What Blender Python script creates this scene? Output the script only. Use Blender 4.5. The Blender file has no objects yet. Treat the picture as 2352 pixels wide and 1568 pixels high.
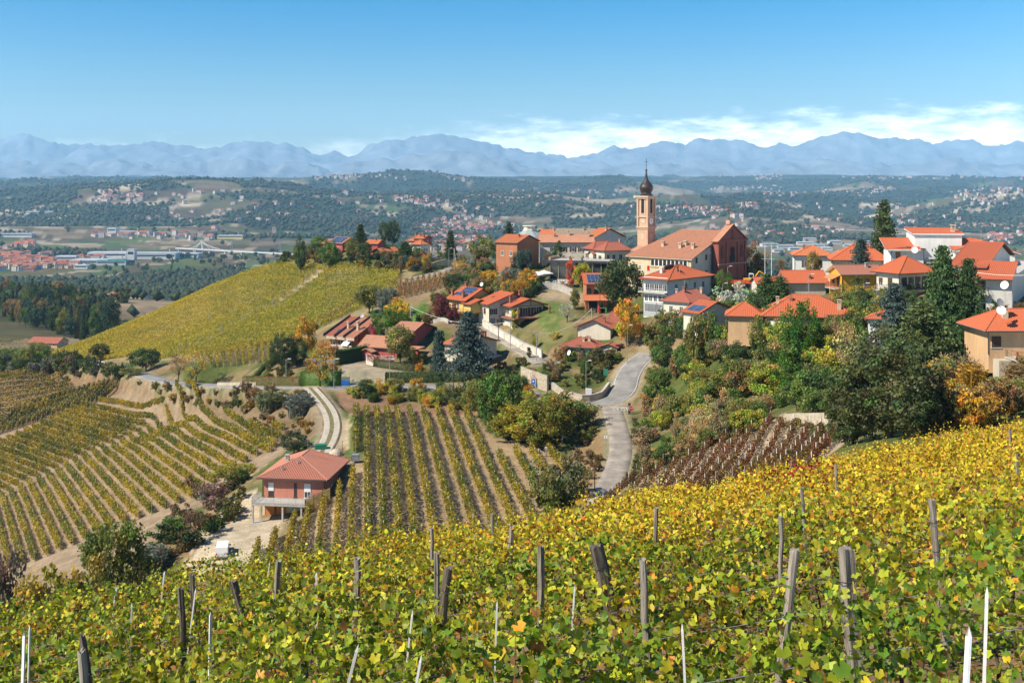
import bpy, math, random
import numpy as np
from mathutils import Vector, Matrix
R=math.radians
rng=np.random.default_rng(7); random.seed(7)
S=bpy.context.scene; COL=S.collection
# ---------------------------------------------------------------- camera, sky, sun, exposure
F=2614.0; HZ=415.0                       # 40 mm lens: pixels of a 2352 px wide picture, and its eye-level row
cam_d=bpy.data.cameras.new('camera'); cam=bpy.data.objects.new('camera',cam_d); COL.objects.link(cam)
cam.location=(0,0,0); cam.rotation_euler=(R(90),0,0)
cam_d.sensor_width=36; cam_d.lens=F/2352*36; cam_d.shift_y=-(784-HZ)/2352
cam_d.clip_start=0.2; cam_d.clip_end=60000
S.camera=cam
SUN_EL=R(45); SUN_AZ=math.atan2(-0.90,-0.44)      # towards the sun: left and a little behind the camera
sx,sy=math.cos(math.atan2(-0.44,-0.90)),math.sin(math.atan2(-0.44,-0.90))
sun_dir=Vector((sx*math.cos(SUN_EL),sy*math.cos(SUN_EL),math.sin(SUN_EL)))
sd=bpy.data.lights.new('sun','SUN'); sun=bpy.data.objects.new('sun',sd); COL.objects.link(sun)
sd.energy=5.0; sd.angle=R(0.53); sd.color=(1.0,0.91,0.75)
sun.rotation_euler=sun_dir.to_track_quat('Z','Y').to_euler()
wd=bpy.data.worlds.new('World'); S.world=wd; wd.use_nodes=True
nt=wd.node_tree; N=nt.nodes; L=nt.links; N.clear()
def nd(N,t,**k):
    n=N.new(t)
    for a,b in k.items():
        if a=='inp':
            for i,v in b.items(): n.inputs[i].default_value=v
        else: setattr(n,a,b)
    return n
out=nd(N,'ShaderNodeOutputWorld'); bg=nd(N,'ShaderNodeBackground',inp={1:0.080})
sky=nd(N,'ShaderNodeTexSky'); sky.sky_type='NISHITA'; sky.sun_disc=False
sky.sun_elevation=SUN_EL; sky.sun_rotation=math.atan2(sun_dir.x,sun_dir.y)
sky.altitude=300; sky.air_density=1.0; sky.dust_density=0.15; sky.ozone_density=2.5
tc=nd(N,'ShaderNodeTexCoord'); sep=nd(N,'ShaderNodeSeparateXYZ'); L.new(tc.outputs['Generated'],sep.inputs[0])
# bank of cloud low over the mountains: noise in azimuth and elevation
def mth(N,L,op,a,b=None,c=None,clamp=False):
    n=N.new('ShaderNodeMath'); n.operation=op; n.use_clamp=clamp
    for i,v in enumerate((a,b,c)):
        if v is None: continue
        if isinstance(v,(int,float)): n.inputs[i].default_value=v
        else: L.new(v,n.inputs[i])
    return n.outputs[0]
az=mth(N,L,'ARCTAN2',sep.outputs[0],sep.outputs[1]); el=mth(N,L,'ARCSINE',sep.outputs[2])
cb=nd(N,'ShaderNodeCombineXYZ'); L.new(mth(N,L,'MULTIPLY',az,9.0),cb.inputs[0]); L.new(mth(N,L,'MULTIPLY',el,34.0),cb.inputs[1])
n1=nd(N,'ShaderNodeTexNoise',inp={'Scale':3.2,'Detail':9,'Roughness':0.62}); L.new(cb.outputs[0],n1.inputs['Vector'])
cb2=nd(N,'ShaderNodeCombineXYZ',inp={2:3.3}); L.new(mth(N,L,'MULTIPLY',az,1.0),cb2.inputs[0])
n2=nd(N,'ShaderNodeTexNoise',inp={'Scale':4.0,'Detail':2,'Roughness':0.5}); L.new(cb2.outputs[0],n2.inputs['Vector'])
# height of the cloud tops rises towards the right
azr=nd(N,'ShaderNodeMapRange',inp={1:-0.34,2:0.16,3:0.034,4:0.064}); azr.interpolation_type='SMOOTHSTEP'; L.new(az,azr.inputs[0])
top=mth(N,L,'ADD',azr.outputs[0],mth(N,L,'MULTIPLY',mth(N,L,'SUBTRACT',n2.outputs[0],0.5),0.03))
edge=mth(N,L,'ADD',mth(N,L,'SUBTRACT',top,el),mth(N,L,'MULTIPLY',mth(N,L,'SUBTRACT',n1.outputs[0],0.5),0.045))
cm=nd(N,'ShaderNodeMapRange',inp={1:0.0,2:0.030,3:0.0,4:1.0}); cm.interpolation_type='SMOOTHSTEP'; L.new(edge,cm.inputs[0])
thin=nd(N,'ShaderNodeMapRange',inp={1:-0.05,2:0.10,3:0.34,4:0.85}); L.new(az,thin.inputs[0])
soft=nd(N,'ShaderNodeMapRange',inp={1:0.33,2:0.62,3:0.45,4:1.0}); L.new(n1.outputs[0],soft.inputs[0])
cmask=mth(N,L,'MULTIPLY',mth(N,L,'MULTIPLY',cm.outputs[0],thin.outputs[0]),soft.outputs[0],clamp=True)
mx=nd(N,'ShaderNodeMix',data_type='RGBA'); mx.clamp_factor=True
hs=nd(N,'ShaderNodeHueSaturation',inp={'Hue':0.504,'Saturation':1.85,'Value':1.0}); L.new(sky.outputs[0],hs.inputs['Color'])
L.new(cmask,mx.inputs[0]); L.new(hs.outputs[0],mx.inputs[6]); mx.inputs[7].default_value=(36,35.5,35.5,1)
L.new(mx.outputs[2],bg.inputs[0]); L.new(bg.outputs[0],out.inputs[0])
S.view_settings.view_transform='Standard'; S.view_settings.look='None'; S.view_settings.exposure=0.60; S.view_settings.gamma=1
S.view_settings.use_curve_mapping=False
S.render.engine='CYCLES'; cy=S.cycles
cy.max_bounces=5; cy.diffuse_bounces=2; cy.glossy_bounces=2; cy.transmission_bounces=3; cy.transparent_max_bounces=6; cy.volume_bounces=2
cy.use_denoising=True; cy.denoiser='OPENIMAGEDENOISE'; cy.denoising_prefilter='ACCURATE'; cy.caustics_reflective=False; cy.caustics_refractive=False
cy.use_adaptive_sampling=True; cy.adaptive_threshold=0.02
S.render.use_persistent_data=False; cy.sample_clamp_indirect=6
HAZE=5.0e-5; HAZE_COL=(0.38,0.70,1.0)
# ---------------------------------------------------------------- helpers
def W(dx,dy,Y): return np.array([(dx-1176)/F*Y, Y, -(dy-HZ)/F*Y])
def tag(o,label=None,cat=None,group=None,kind=None):
    if label: o['label']=label
    if cat: o['category']=cat
    if group: o['group']=group
    if kind: o['kind']=kind
    return o
def link(o,parent=None):
    COL.objects.link(o)
    if parent is not None: o.parent=parent
    return o
def thing(name,label,cat,loc=(0,0,0),rz=0,group=None):
    o=bpy.data.objects.new(name,None); o.empty_display_size=0.3; COL.objects.link(o)
    o.location=loc; o.rotation_euler=(0,0,rz); return tag(o,label,cat,group)
def kids(o): return [c for c in o.children]
def dup(o,loc=None,rz=None,sc=None,label=None,parent=None):
    c=o.copy(); COL.objects.link(c)
    if parent is not None: c.parent=parent
    if loc is not None: c.location=loc
    if rz is not None: c.rotation_euler=(0,0,rz)
    if sc is not None: c.scale=sc if hasattr(sc,'__len__') else (sc,sc,sc)
    if label: c['label']=label
    for k in kids(o): dup(k,parent=c)
    return c
def big(name,co,quads,mat,parent=None,col=None,tris=False,smooth=False,uv=None):
    """one mesh object from numpy arrays"""
    me=bpy.data.meshes.new(name); nv=len(co); nf=len(quads); k=3 if tris else 4
    me.vertices.add(nv); me.vertices.foreach_set('co',np.ascontiguousarray(co,dtype=np.float32).ravel())
    me.loops.add(nf*k); me.loops.foreach_set('vertex_index',np.ascontiguousarray(quads,dtype=np.int32).ravel())
    me.polygons.add(nf); me.polygons.foreach_set('loop_start',np.arange(nf,dtype=np.int32)*k)
    me.polygons.foreach_set('loop_total',np.full(nf,k,dtype=np.int32))
    if smooth: me.polygons.foreach_set('use_smooth',np.ones(nf,dtype=bool))
    if col is not None:
        a=me.color_attributes.new('Col','FLOAT_COLOR','POINT')
        c4=np.ones((nv,4),dtype=np.float32); c4[:,:3]=col; a.data.foreach_set('color',c4.ravel())
    if uv is not None:
        u=me.uv_layers.new(name='UVMap'); u.data.foreach_set('uv',np.ascontiguousarray(uv[np.asarray(quads).ravel()],dtype=np.float32).ravel())
    me.materials.append(mat); me.update(calc_edges=True); me.validate()
    o=bpy.data.objects.new(name,me); link(o,parent); return o
class MB:
    """collects simple shapes into one mesh"""
    def __init__(s): s.v=[]; s.f=[]; s.uv=[]; s.m=[]
    def face(s,pts,uv=None,m=0):
        i=len(s.v); s.v+= [tuple(p) for p in pts]; s.f.append(tuple(range(i,i+len(pts)))); s.m.append(m)
        s.uv.append(uv if uv else [(p[0]+p[1],p[2]) for p in pts]); return s
    def box(s,x0,x1,y0,y1,z0,z1,m=0,bottom=True):
        P=lambda x,y,z:(x,y,z)
        s.face([P(x0,y0,z0),P(x1,y0,z0),P(x1,y0,z1),P(x0,y0,z1)],m=m); s.face([P(x1,y0,z0),P(x1,y1,z0),P(x1,y1,z1),P(x1,y0,z1)],m=m)
        s.face([P(x1,y1,z0),P(x0,y1,z0),P(x0,y1,z1),P(x1,y1,z1)],m=m); s.face([P(x0,y1,z0),P(x0,y0,z0),P(x0,y0,z1),P(x0,y1,z1)],m=m)
        s.face([P(x0,y0,z1),P(x1,y0,z1),P(x1,y1,z1),P(x0,y1,z1)],m=m)
        if bottom: s.face([P(x0,y1,z0),P(x1,y1,z0),P(x1,y0,z0),P(x0,y0,z0)],m=m)
        return s
    def bar(s,a,b,r0,r1=None,n=6,m=0,cap=True):
        a=Vector(a); b=Vector(b); r1=r0 if r1 is None else r1; d=(b-a)
        if d.length<1e-6: return s
        d.normalize(); u=d.orthogonal().normalized(); w=d.cross(u)
        A=[a+(u*math.cos(t)+w*math.sin(t))*r0 for t in [2*math.pi*k/n for k in range(n)]]
        B=[b+(u*math.cos(t)+w*math.sin(t))*r1 for t in [2*math.pi*k/n for k in range(n)]]
        for k in range(n): s.face([A[k],A[(k+1)%n],B[(k+1)%n],B[k]],m=m)
        if cap: s.face(B,m=m); s.face(A[::-1],m=m)
        return s
    def path(s,pts,r,n=5,m=0):
        for a,b in zip(pts[:-1],pts[1:]): s.bar(a,b,r,r,n,m,cap=False)
        return s
    def lathe(s,prof,n=12,c=(0,0),m=0):
        for (r0,z0),(r1,z1) in zip(prof[:-1],prof[1:]):
            for k in range(n):
                t0,t1=2*math.pi*k/n,2*math.pi*(k+1)/n
                q=[(c[0]+r*math.cos(t),c[1]+r*math.sin(t),z) for r,t,z in((r0,t0,z0),(r0,t1,z0),(r1,t1,z1),(r1,t0,z1))]
                if r0<1e-6: q=[q[0],q[2],q[3]]
                elif r1<1e-6: q=q[:3]
                s.face(q,m=m)
        return s
    def prism(s,poly,y0,y1,m=0):
        """polygon in xz pushed along y"""
        s.face([(x,y0,z) for x,z in poly],m=m); s.face([(x,y1,z) for x,z in poly[::-1]],m=m)
        for (xa,za),(xb,zb) in zip(poly,poly[1:]+poly[:1]): s.face([(xb,y0,zb),(xa,y0,za),(xa,y1,za),(xb,y1,zb)],m=m)
        return s
    def build(s,name,mats,parent=None,loc=None,rz=0,smooth=False):
        me=bpy.data.meshes.new(name); me.from_pydata(s.v,[],s.f)
        u=me.uv_layers.new(name='UVMap'); fl=[c for f in s.uv for c in f]
        u.data.foreach_set('uv',np.array(fl,dtype=np.float32).ravel())
        for mm in (mats if isinstance(mats,(list,tuple)) else [mats]): me.materials.append(mm)
        me.polygons.foreach_set('material_index',np.array(s.m,dtype=np.int32))
        if smooth: me.polygons.foreach_set('use_smooth',np.ones(len(s.f),dtype=bool))
        me.update()
        o=bpy.data.objects.new(name,me); link(o,parent)
        if loc is not None: o.location=loc
        o.rotation_euler=(0,0,rz); return o
# ---- value noise in numpy
_perm=np.random.default_rng(3).random(1<<16)
def vnoise(x,y):
    xi=np.floor(x).astype(np.int64); yi=np.floor(y).astype(np.int64); fx=x-xi; fy=y-yi
    fx=fx*fx*(3-2*fx); fy=fy*fy*(3-2*fy)
    h=lambda a,b:_perm[(a*73856093 ^ b*19349663)&65535]
    return (h(xi,yi)*(1-fx)+h(xi+1,yi)*fx)*(1-fy)+(h(xi,yi+1)*(1-fx)+h(xi+1,yi+1)*fx)*fy
def fbm(x,y,o=4,g=0.5):
    s=0;a=1;t=0
    for i in range(o): s=s+a*vnoise(x*2**i+17*i,y*2**i-9*i); t+=a; a*=g
    return s/t
def sstep(a,b,x): t=np.clip((x-a)/(b-a),0,1); return t*t*(3-2*t)
# ---------------------------------------------------------------- materials
MATS={}
def newmat(name):
    m=bpy.data.materials.new(name); m.use_nodes=True; m.node_tree.nodes.clear(); return m,m.node_tree.nodes,m.node_tree.links
def plain(name,c,rough=0.75,var=0.12,scale=1.5,bump=0.0,metal=0.0,spec=0.3,fine=None,emit=None):
    """painted or mineral surface: base colour with broad and fine noise, optional bump"""
    if name in MATS: return MATS[name]
    m,N,L=newmat(name); o=nd(N,'ShaderNodeOutputMaterial'); p=nd(N,'ShaderNodeBsdfPrincipled')
    p.inputs['Roughness'].default_value=rough; p.inputs['Metallic'].default_value=metal; p.inputs['Specular IOR Level'].default_value=spec
    tc=nd(N,'ShaderNodeTexCoord'); n=nd(N,'ShaderNodeTexNoise',inp={'Scale':scale,'Detail':6,'Roughness':0.65}); L.new(tc.outputs['Object'],n.inputs['Vector'])
    r=nd(N,'ShaderNodeMapRange',inp={1:0.3,2:0.7,3:1-var*1.6,4:1+var*0.8}); L.new(n.outputs[0],r.inputs[0])
    v=nd(N,'ShaderNodeVectorMath',operation='SCALE'); v.inputs[0].default_value=c[:3]; L.new(r.outputs[0],v.inputs['Scale']); L.new(v.outputs[0],p.inputs['Base Color'])
    if bump:
        n2=nd(N,'ShaderNodeTexNoise',inp={'Scale':scale*9,'Detail':4}); L.new(tc.outputs['Object'],n2.inputs['Vector'])
        b=nd(N,'ShaderNodeBump',inp={'Strength':bump,'Distance':0.05}); L.new(n2.outputs[0],b.inputs['Height']); L.new(b.outputs[0],p.inputs['Normal'])
    L.new(p.outputs[0],o.inputs[0]); MATS[name]=m; return m
def wall_mat(name,c):
    """plaster: broad blotches, rain streaks under the eaves kept faint"""
    if name in MATS: return MATS[name]
    m,N,L=newmat(name); o=nd(N,'ShaderNodeOutputMaterial'); p=nd(N,'ShaderNodeBsdfPrincipled',inp={'Roughness':0.9,'Specular IOR Level':0.15})
    tc=nd(N,'ShaderNodeTexCoord'); mp=nd(N,'ShaderNodeMapping',inp={'Scale':(1.6,1.6,0.25)}); L.new(tc.outputs['Object'],mp.inputs[0])
    n=nd(N,'ShaderNodeTexNoise',inp={'Scale':1.0,'Detail':6,'Roughness':0.7}); L.new(mp.outputs[0],n.inputs['Vector'])
    n2=nd(N,'ShaderNodeTexNoise',inp={'Scale':0.35,'Detail':4}); L.new(tc.outputs['Object'],n2.inputs['Vector'])
    r=nd(N,'ShaderNodeMapRange',inp={1:0.3,2:0.75,3:1.06,4:0.82}); L.new(n.outputs[0],r.inputs[0])
    r2=nd(N,'ShaderNodeMapRange',inp={1:0.3,2:0.7,3:0.92,4:1.06}); L.new(n2.outputs[0],r2.inputs[0])
    k=mth(N,L,'MULTIPLY',r.outputs[0],r2.outputs[0])
    v=nd(N,'ShaderNodeVectorMath',operation='SCALE'); v.inputs[0].default_value=c[:3]; L.new(k,v.inputs['Scale']); L.new(v.outputs[0],p.inputs['Base Color'])
    L.new(p.outputs[0],o.inputs[0]); MATS[name]=m; return m
def roof_mat(name,c,c2,old=0.5):
    """clay tiles: colour differs tile by tile (UV in metres) with weathered patches"""
    if name in MATS: return MATS[name]
    m,N,L=newmat(name); o=nd(N,'ShaderNodeOutputMaterial'); p=nd(N,'ShaderNodeBsdfPrincipled',inp={'Roughness':0.8,'Specular IOR Level':0.25})
    uv=nd(N,'ShaderNodeUVMap'); sc=nd(N,'ShaderNodeVectorMath',operation='MULTIPLY'); sc.inputs[1].default_value=(1/0.28,1/0.42,1); L.new(uv.outputs[0],sc.inputs[0])
    fl=nd(N,'ShaderNodeVectorMath',operation='FLOOR'); L.new(sc.outputs[0],fl.inputs[0])
    wn=nd(N,'ShaderNodeTexWhiteNoise',noise_dimensions='3D'); L.new(fl.outputs[0],wn.inputs[0])
    n=nd(N,'ShaderNodeTexNoise',inp={'Scale':0.45,'Detail':5,'Roughness':0.7}); tc=nd(N,'ShaderNodeTexCoord'); L.new(tc.outputs['Object'],n.inputs['Vector'])
    f=mth(N,L,'ADD',mth(N,L,'MULTIPLY',wn.outputs[0],0.55*old+0.1),mth(N,L,'MULTIPLY',mth(N,L,'SUBTRACT',n.outputs[0],0.42),1.7*old),clamp=True)
    mx=nd(N,'ShaderNodeMix',data_type='RGBA'); mx.inputs[6].default_value=(*c,1); mx.inputs[7].default_value=(*c2,1); L.new(f,mx.inputs[0])
    # fine joint between courses
    sp=nd(N,'ShaderNodeSeparateXYZ'); L.new(sc.outputs[0],sp.inputs[0]); fr=mth(N,L,'FRACT',sp.outputs[1])
    jt=nd(N,'ShaderNodeMapRange',inp={1:0.0,2:0.16,3:0.72,4:1.0}); L.new(fr,jt.inputs[0])
    v=nd(N,'ShaderNodeVectorMath',operation='SCALE'); L.new(mx.outputs[2],v.inputs[0]); L.new(jt.outputs[0],v.inputs['Scale'])
    L.new(v.outputs[0],p.inputs['Base Color']); L.new(p.outputs[0],o.inputs[0]); MATS[name]=m; return m
def leaf_mat(name,trans=0.35,rough=0.55,spec=0.25):
    m,N,L=newmat(name); o=nd(N,'ShaderNodeOutputMaterial')
    at=nd(N,'ShaderNodeAttribute',attribute_name='Col'); oi=nd(N,'ShaderNodeObjectInfo')
    v=nd(N,'ShaderNodeVectorMath',operation='MULTIPLY'); L.new(at.outputs['Color'],v.inputs[0]); L.new(oi.outputs['Color'],v.inputs[1])
    p=nd(N,'ShaderNodeBsdfPrincipled',inp={'Roughness':rough,'Specular IOR Level':spec}); L.new(v.outputs[0],p.inputs['Base Color'])
    t=nd(N,'ShaderNodeBsdfTranslucent'); L.new(v.outputs[0],t.inputs[0])
    mx=nd(N,'ShaderNodeMixShader',inp={0:trans}); L.new(p.outputs[0],mx.inputs[1]); L.new(t.outputs[0],mx.inputs[2]); L.new(mx.outputs[0],o.inputs[0]); return m
LEAF=leaf_mat('leaves'); NEEDLE=leaf_mat('needles',0.12,0.6,0.2)
def attr_mat(name,scales=((0.5,0.25),(4.0,0.25)),bump=0.6,rough=0.95,dist=0.15):
    m,N,L=newmat(name); o=nd(N,'ShaderNodeOutputMaterial'); p=nd(N,'ShaderNodeBsdfPrincipled',inp={'Roughness':rough,'Specular IOR Level':0.1})
    at=nd(N,'ShaderNodeAttribute',attribute_name='Col'); tc=nd(N,'ShaderNodeTexCoord'); k=None; last=None
    for s,a in scales:
        n=nd(N,'ShaderNodeTexNoise',inp={'Scale':s,'Detail':7,'Roughness':0.68}); L.new(tc.outputs['Object'],n.inputs['Vector'])
        r=nd(N,'ShaderNodeMapRange',inp={1:0.3,2:0.7,3:1-a,4:1+a}); L.new(n.outputs[0],r.inputs[0]); last=n
        k=r.outputs[0] if k is None else mth(N,L,'MULTIPLY',k,r.outputs[0])
    v=nd(N,'ShaderNodeVectorMath',operation='SCALE'); L.new(at.outputs['Color'],v.inputs[0]); L.new(k,v.inputs['Scale']); L.new(v.outputs[0],p.inputs['Base Color'])
    b=nd(N,'ShaderNodeBump',inp={'Strength':bump,'Distance':dist}); L.new(last.outputs[0],b.inputs['Height']); L.new(b.outputs[0],p.inputs['Normal'])
    L.new(p.outputs[0],o.inputs[0]); return m
GROUND=attr_mat('ground_cover'); HILLM=attr_mat('far_land',((0.004,0.25),(0.03,0.3)),0.3,0.95,4.0); MTN=attr_mat('mountain_rock',((0.0006,0.3),(0.003,0.3)),0.6,0.95,60.0)
BARK=plain('bark',(0.10,0.075,0.055),0.95,0.3,6,0.8); WOODP=None
GLASS=plain('window_glass',(0.035,0.042,0.05),0.12,0.25,0.8,0,0,0.6); DARK=plain('dark_opening',(0.025,0.022,0.02),0.9,0.1)
WHITE=plain('white_paint',(0.78,0.77,0.73),0.6,0.06); CONC=plain('concrete',(0.46,0.43,0.38),0.9,0.18,1.2,0.3); STONE=plain('pale_stone',(0.50,0.42,0.31),0.9,0.25,2.0,0.5)
BROWNW=plain('brown_wood',(0.11,0.055,0.032),0.7,0.25,3); METAL=plain('galvanised_metal',(0.42,0.43,0.44),0.45,0.1,3,0,0.5); BLACK=plain('black_rubber',(0.02,0.02,0.02),0.8,0.1)
STEELD=plain('dark_steel',(0.06,0.06,0.065),0.5,0.1,3,0,0.3); GREENP=plain('green_plastic',(0.03,0.22,0.13),0.5,0.1); REDP=plain('red_paint',(0.55,0.02,0.02),0.45,0.1)
BRICK=plain('red_brick',(0.36,0.15,0.09),0.9,0.28,5,0.3)
T_NEW=roof_mat('new_red_tiles',(0.50,0.115,0.043),(0.36,0.14,0.08),0.5)
T_ORG=roof_mat('orange_tiles',(0.54,0.16,0.06),(0.38,0.17,0.095),0.55)
T_OLD=roof_mat('weathered_tiles',(0.44,0.16,0.085),(0.30,0.19,0.14),0.8)
T_PALE=roof_mat('pale_old_tiles',(0.57,0.24,0.13),(0.38,0.22,0.15),1.0)
T_RED=roof_mat('dark_red_tiles',(0.36,0.10,0.06),(0.30,0.14,0.10),0.6)
T_BRN=roof_mat('brown_red_tiles',(0.33,0.13,0.085),(0.30,0.15,0.11),0.3)
# ---------------------------------------------------------------- the land
CP=[]                                       # control points (x,y,z)
def g(dx,dy,Y): CP.append(W(dx,dy,Y))
def gz(dx,Y,z): CP.append(np.array([(dx-1176)/F*Y,Y,z]))
def gx(u,Y,z): CP.append(np.array([u*Y,Y,z]))
VT=lambda X,Y: -1.49-0.2515*Y+0.1466*X      # tops of the nearest vines
for Y in (1.5,6,12,20,28):
    for u in (-0.9,-0.5,-0.25,0,0.25,0.5,0.9): gx(u,Y,VT(u*Y,Y)-1.65)
for u,Y in ((0,36),(0.15,42),(0.2,46),(0.3,42),(0.3,51),(0.43,48),(0.43,60),(0.65,50),(0.65,70),(0.9,60)): gx(u,Y,VT(u*Y,Y)-1.7)
for u,l in {0:((55,-18.6),(80,-28),(110,-39),(130,-46)),-0.336:((45,-17.6),(60,-24.5),(85,-36),(110,-47),(140,-56)),
            -0.16:((40,-14.3),(60,-22.5),(85,-33),(110,-43),(132,-48.5)),-0.6:((45,-20),(80,-38),(120,-58),(160,-68)),-0.9:((45,-24),(100,-52),(170,-78)),
            0.2:((70,-21),(100,-29.5),(125,-33.2)),0.1:((60,-19.5),(80,-26.5),(110,-35),(140,-41.5)),
            0.33:((65,-17.5),(85,-21.5),(110,-25)),0.43:((85,-20.5),(110,-24),(140,-25.5)),0.6:((100,-20),(150,-22)),0.9:((100,-14),(160,-16))}.items():
    for Y,z in l: gx(u,Y,z)
# courtyard and pink house
for dx,Y in ((560,150),(500,165),(530,180),(600,160),(600,172),(660,171)): gz(dx,Y,-51.5)
for dx,Y,z in ((740,190,-46.5),(800,182,-46.8),(760,173,-48.5),(640,192,-48),(720,160,-49.3),(680,150,-50),(770,165,-47.6)): gz(dx,Y,z)
# left vineyards
for a in ((25,1133,265),(150,1070,271),(277,1013,277),(360,975,282),(438,940,286),(-120,1210,258),(80,1290,196),(250,1240,190),(447,1149,195),(540,1085,203),(630,1024,214),(-100,1330,205),
          (55,993,300),(140,958,305),(227,924,310),(-100,1060,290),(267,858,372),(190,890,355),(100,920,345),(0,975,322),(80,960,328),(20,875,375),(150,865,380),(-120,900,375),(-120,990,325),
          (330,905,300),(400,880,290),(540,885,268),(560,960,245),(640,930,240),(480,930,277),(560,1000,232),(640,985,226),(300,885,320),(340,845,330)): g(*a)
# road, track, centre vineyard
for a in ((620,890,256),(710,885,245),(765,945,222),(770,975,213),(750,1040,195),(830,948,231),(900,948,231),(1000,945,231),(1060,940,231),(830,1100,179),(900,1180,161),(1000,1180,161),(1000,1060,190),
          (1130,1040,197),(1250,1040,197),(1220,1180,161),(1290,1100,180),(900,918,238),(1000,886,246),(1100,888,244),(1180,895,240),(1260,915,234),(1060,915,238),(1200,960,225),(1150,1000,210),
          (1330,1050,197),(1360,980,212),(1390,1120,168),(1400,1040,188),(1400,980,205),(1410,930,228),(1440,880,239),(1470,828,248),(1400,1180,152)): g(*a)
# village slope
for a in ((1000,832,262),(1080,862,255),(1140,848,255),(1180,830,262),(1250,862,250),(1330,870,247),(1120,745,292),(1180,780,278),(1240,815,262),(1230,705,291),(1240,668,303),(1300,672,302),(1320,740,275),(1300,790,264),
          (930,830,266),(870,832,264),(800,815,283),(745,832,272),(690,820,280),(640,850,268),(580,850,275),(1060,735,292),(1120,728,296),(990,740,290),(1150,753,286),(1220,758,280),
          (1400,818,258),(1478,806,253),(1350,712,292),(1400,715,290),(1500,727,264),(1600,712,270),(1600,732,248),(1290,640,314),(1200,640,322),(1250,600,345),(1400,602,330),(1450,640,310),(1330,610,328),(1400,560,352),
          (1650,690,300),(1720,690,292),(1780,676,288),(1860,640,300),(1560,722,266),(1540,765,246),(1650,725,256),(1700,770,225),(1800,762,206)): g(*a)
# right bank
for a in ((1490,860,246),(1550,905,222),(1470,1000,200),(1460,1080,178),(1530,960,200),(1650,955,186),(1600,1010,172),(1700,990,164),(1780,985,154),(1750,1040,143),(1650,1070,148),(1540,1100,155),(1470,1115,160),(1880,1000,138),(1900,930,150),
          (1800,900,182),(1850,830,195),(2050,905,150),(2200,860,160),(2330,875,150),(2200,765,184),(1930,690,233),(2050,672,222),(2160,665,218),(2260,702,196),(2345,700,190),(2120,610,252),(2240,612,256),(1950,640,262),(2350,640,240),(2500,700,190),(2500,870,150),(1600,850,225),(1700,860,210),(1750,740,232),(1870,720,212)): g(*a)
# saddle, hill with the long vineyard
for a in ((1080,640,360),(1100,700,312),(1000,690,322),(940,650,375),(900,720,312),(950,762,297),(860,745,300),(1140,690,308),(1170,660,318),
          (110,828,430),(300,820,390),(500,815,345),(650,790,318),(760,745,312),(110,816,452),(300,745,480),(480,665,486),(630,608,470),(740,616,437),(900,630,402),(690,588,470),(720,600,452),(650,592,482),(800,600,430),(400,780,430),(560,740,405),(700,690,385),(800,660,400),(600,660,440),(720,640,430),(840,690,345),(820,720,318),
          (760,578,448),(860,568,455),(960,584,432),(920,600,425),(1020,612,405),(1060,625,390),(840,603,422),(880,560,470),(1000,590,440),(640,600,476)): g(*a)
# behind the ridges and down to the plain
for dx,Y,z in ((100,520,-82),(300,560,-88),(480,580,-84),(630,570,-70),(760,540,-58),(880,545,-55),(1000,520,-58),(1100,460,-58),(1250,440,-55),(1400,440,-60),(1600,400,-55),(1800,400,-58),(2000,390,-58),(2200,380,-58),(2500,380,-55),
               (-100,500,-80),(-100,620,-84),(100,640,-85),(250,600,-85),(400,700,-98),(630,700,-105),(900,680,-108),(1200,640,-112),(1600,600,-110),(2000,580,-110),(2400,560,-110),
               (-100,900,-95),(150,900,-95),(300,900,-96),(500,900,-99),(800,900,-130),(1200,900,-140),(1700,900,-145),(2300,900,-145),(0,1150,-104),(300,1150,-108),(500,1150,-112),(900,1200,-150),(1500,1200,-160),(2300,1200,-160)): gz(dx,Y,z)
for a in ((1640,762,228),(1780,790,196),(1680,785,216),(1880,800,193),(1960,775,197),(1600,765,240)): g(*a)
bend=[(25,1133,265),(150,1070,271),(277,1013,277),(360,975,282),(438,940,286)]
def bpt(i):
    i=float(i); xs_=[0,6,12,16,19.5]; f=lambda j:np.interp(i,xs_,[p[j] for p in bend]) if i>=0 else bend[0][j]+(bend[1][j]-bend[0][j])/6*i
    return W(f(0),f(1),f(2))
def uppt(i):
    j=i-9; zx,zy=165+57*j,590-25.6*j; return W(zx*.3333,796.25+zy*.3333,np.interp(j,[-9,0,10],[291,300,311]))
for i in range(-9,20,2):
    a=bpt(i); t=np.interp(i,[-9,0,12,19],[52,69,80,72])
    for s in (.2,.4,.6,.8,1.0): CP.append(a+np.array((.5,-1,.104))*t*s)
    if -2<=i<18:
        b=uppt(i)
        for s in (.25,.5,.75,1.0): CP.append(a+(b-a)*s)
CP=np.array(CP)
def feat(X,Y): return np.stack([X/1.0,Y/1.0],-1)
_c=9.0
def _phi(A,B):
    d2=(A[:,None,0]-B[None,:,0])**2+(A[:,None,1]-B[None,:,1])**2
    return np.sqrt(d2+_c*_c)
_A=_phi(CP[:,:2],CP[:,:2])-0.0*np.eye(len(CP)); n_=len(CP)
_P=np.c_[np.ones(n_),CP[:,:2]]
_M=np.block([[_A+(-0.35)*np.eye(n_),_P],[_P.T,np.zeros((3,3))]])
_sol=np.linalg.solve(_M,np.r_[CP[:,2],np.zeros(3)])
def rbf(X,Y):
    X=np.asarray(X,float).ravel(); Y=np.asarray(Y,float).ravel(); o=np.empty(len(X))
    for i in range(0,len(X),20000):
        q=np.c_[X[i:i+20000],Y[i:i+20000]]
        o[i:i+20000]=_phi(q,CP[:,:2])@_sol[:n_]+_sol[n_]+q@_sol[n_+1:]
    return o
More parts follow.
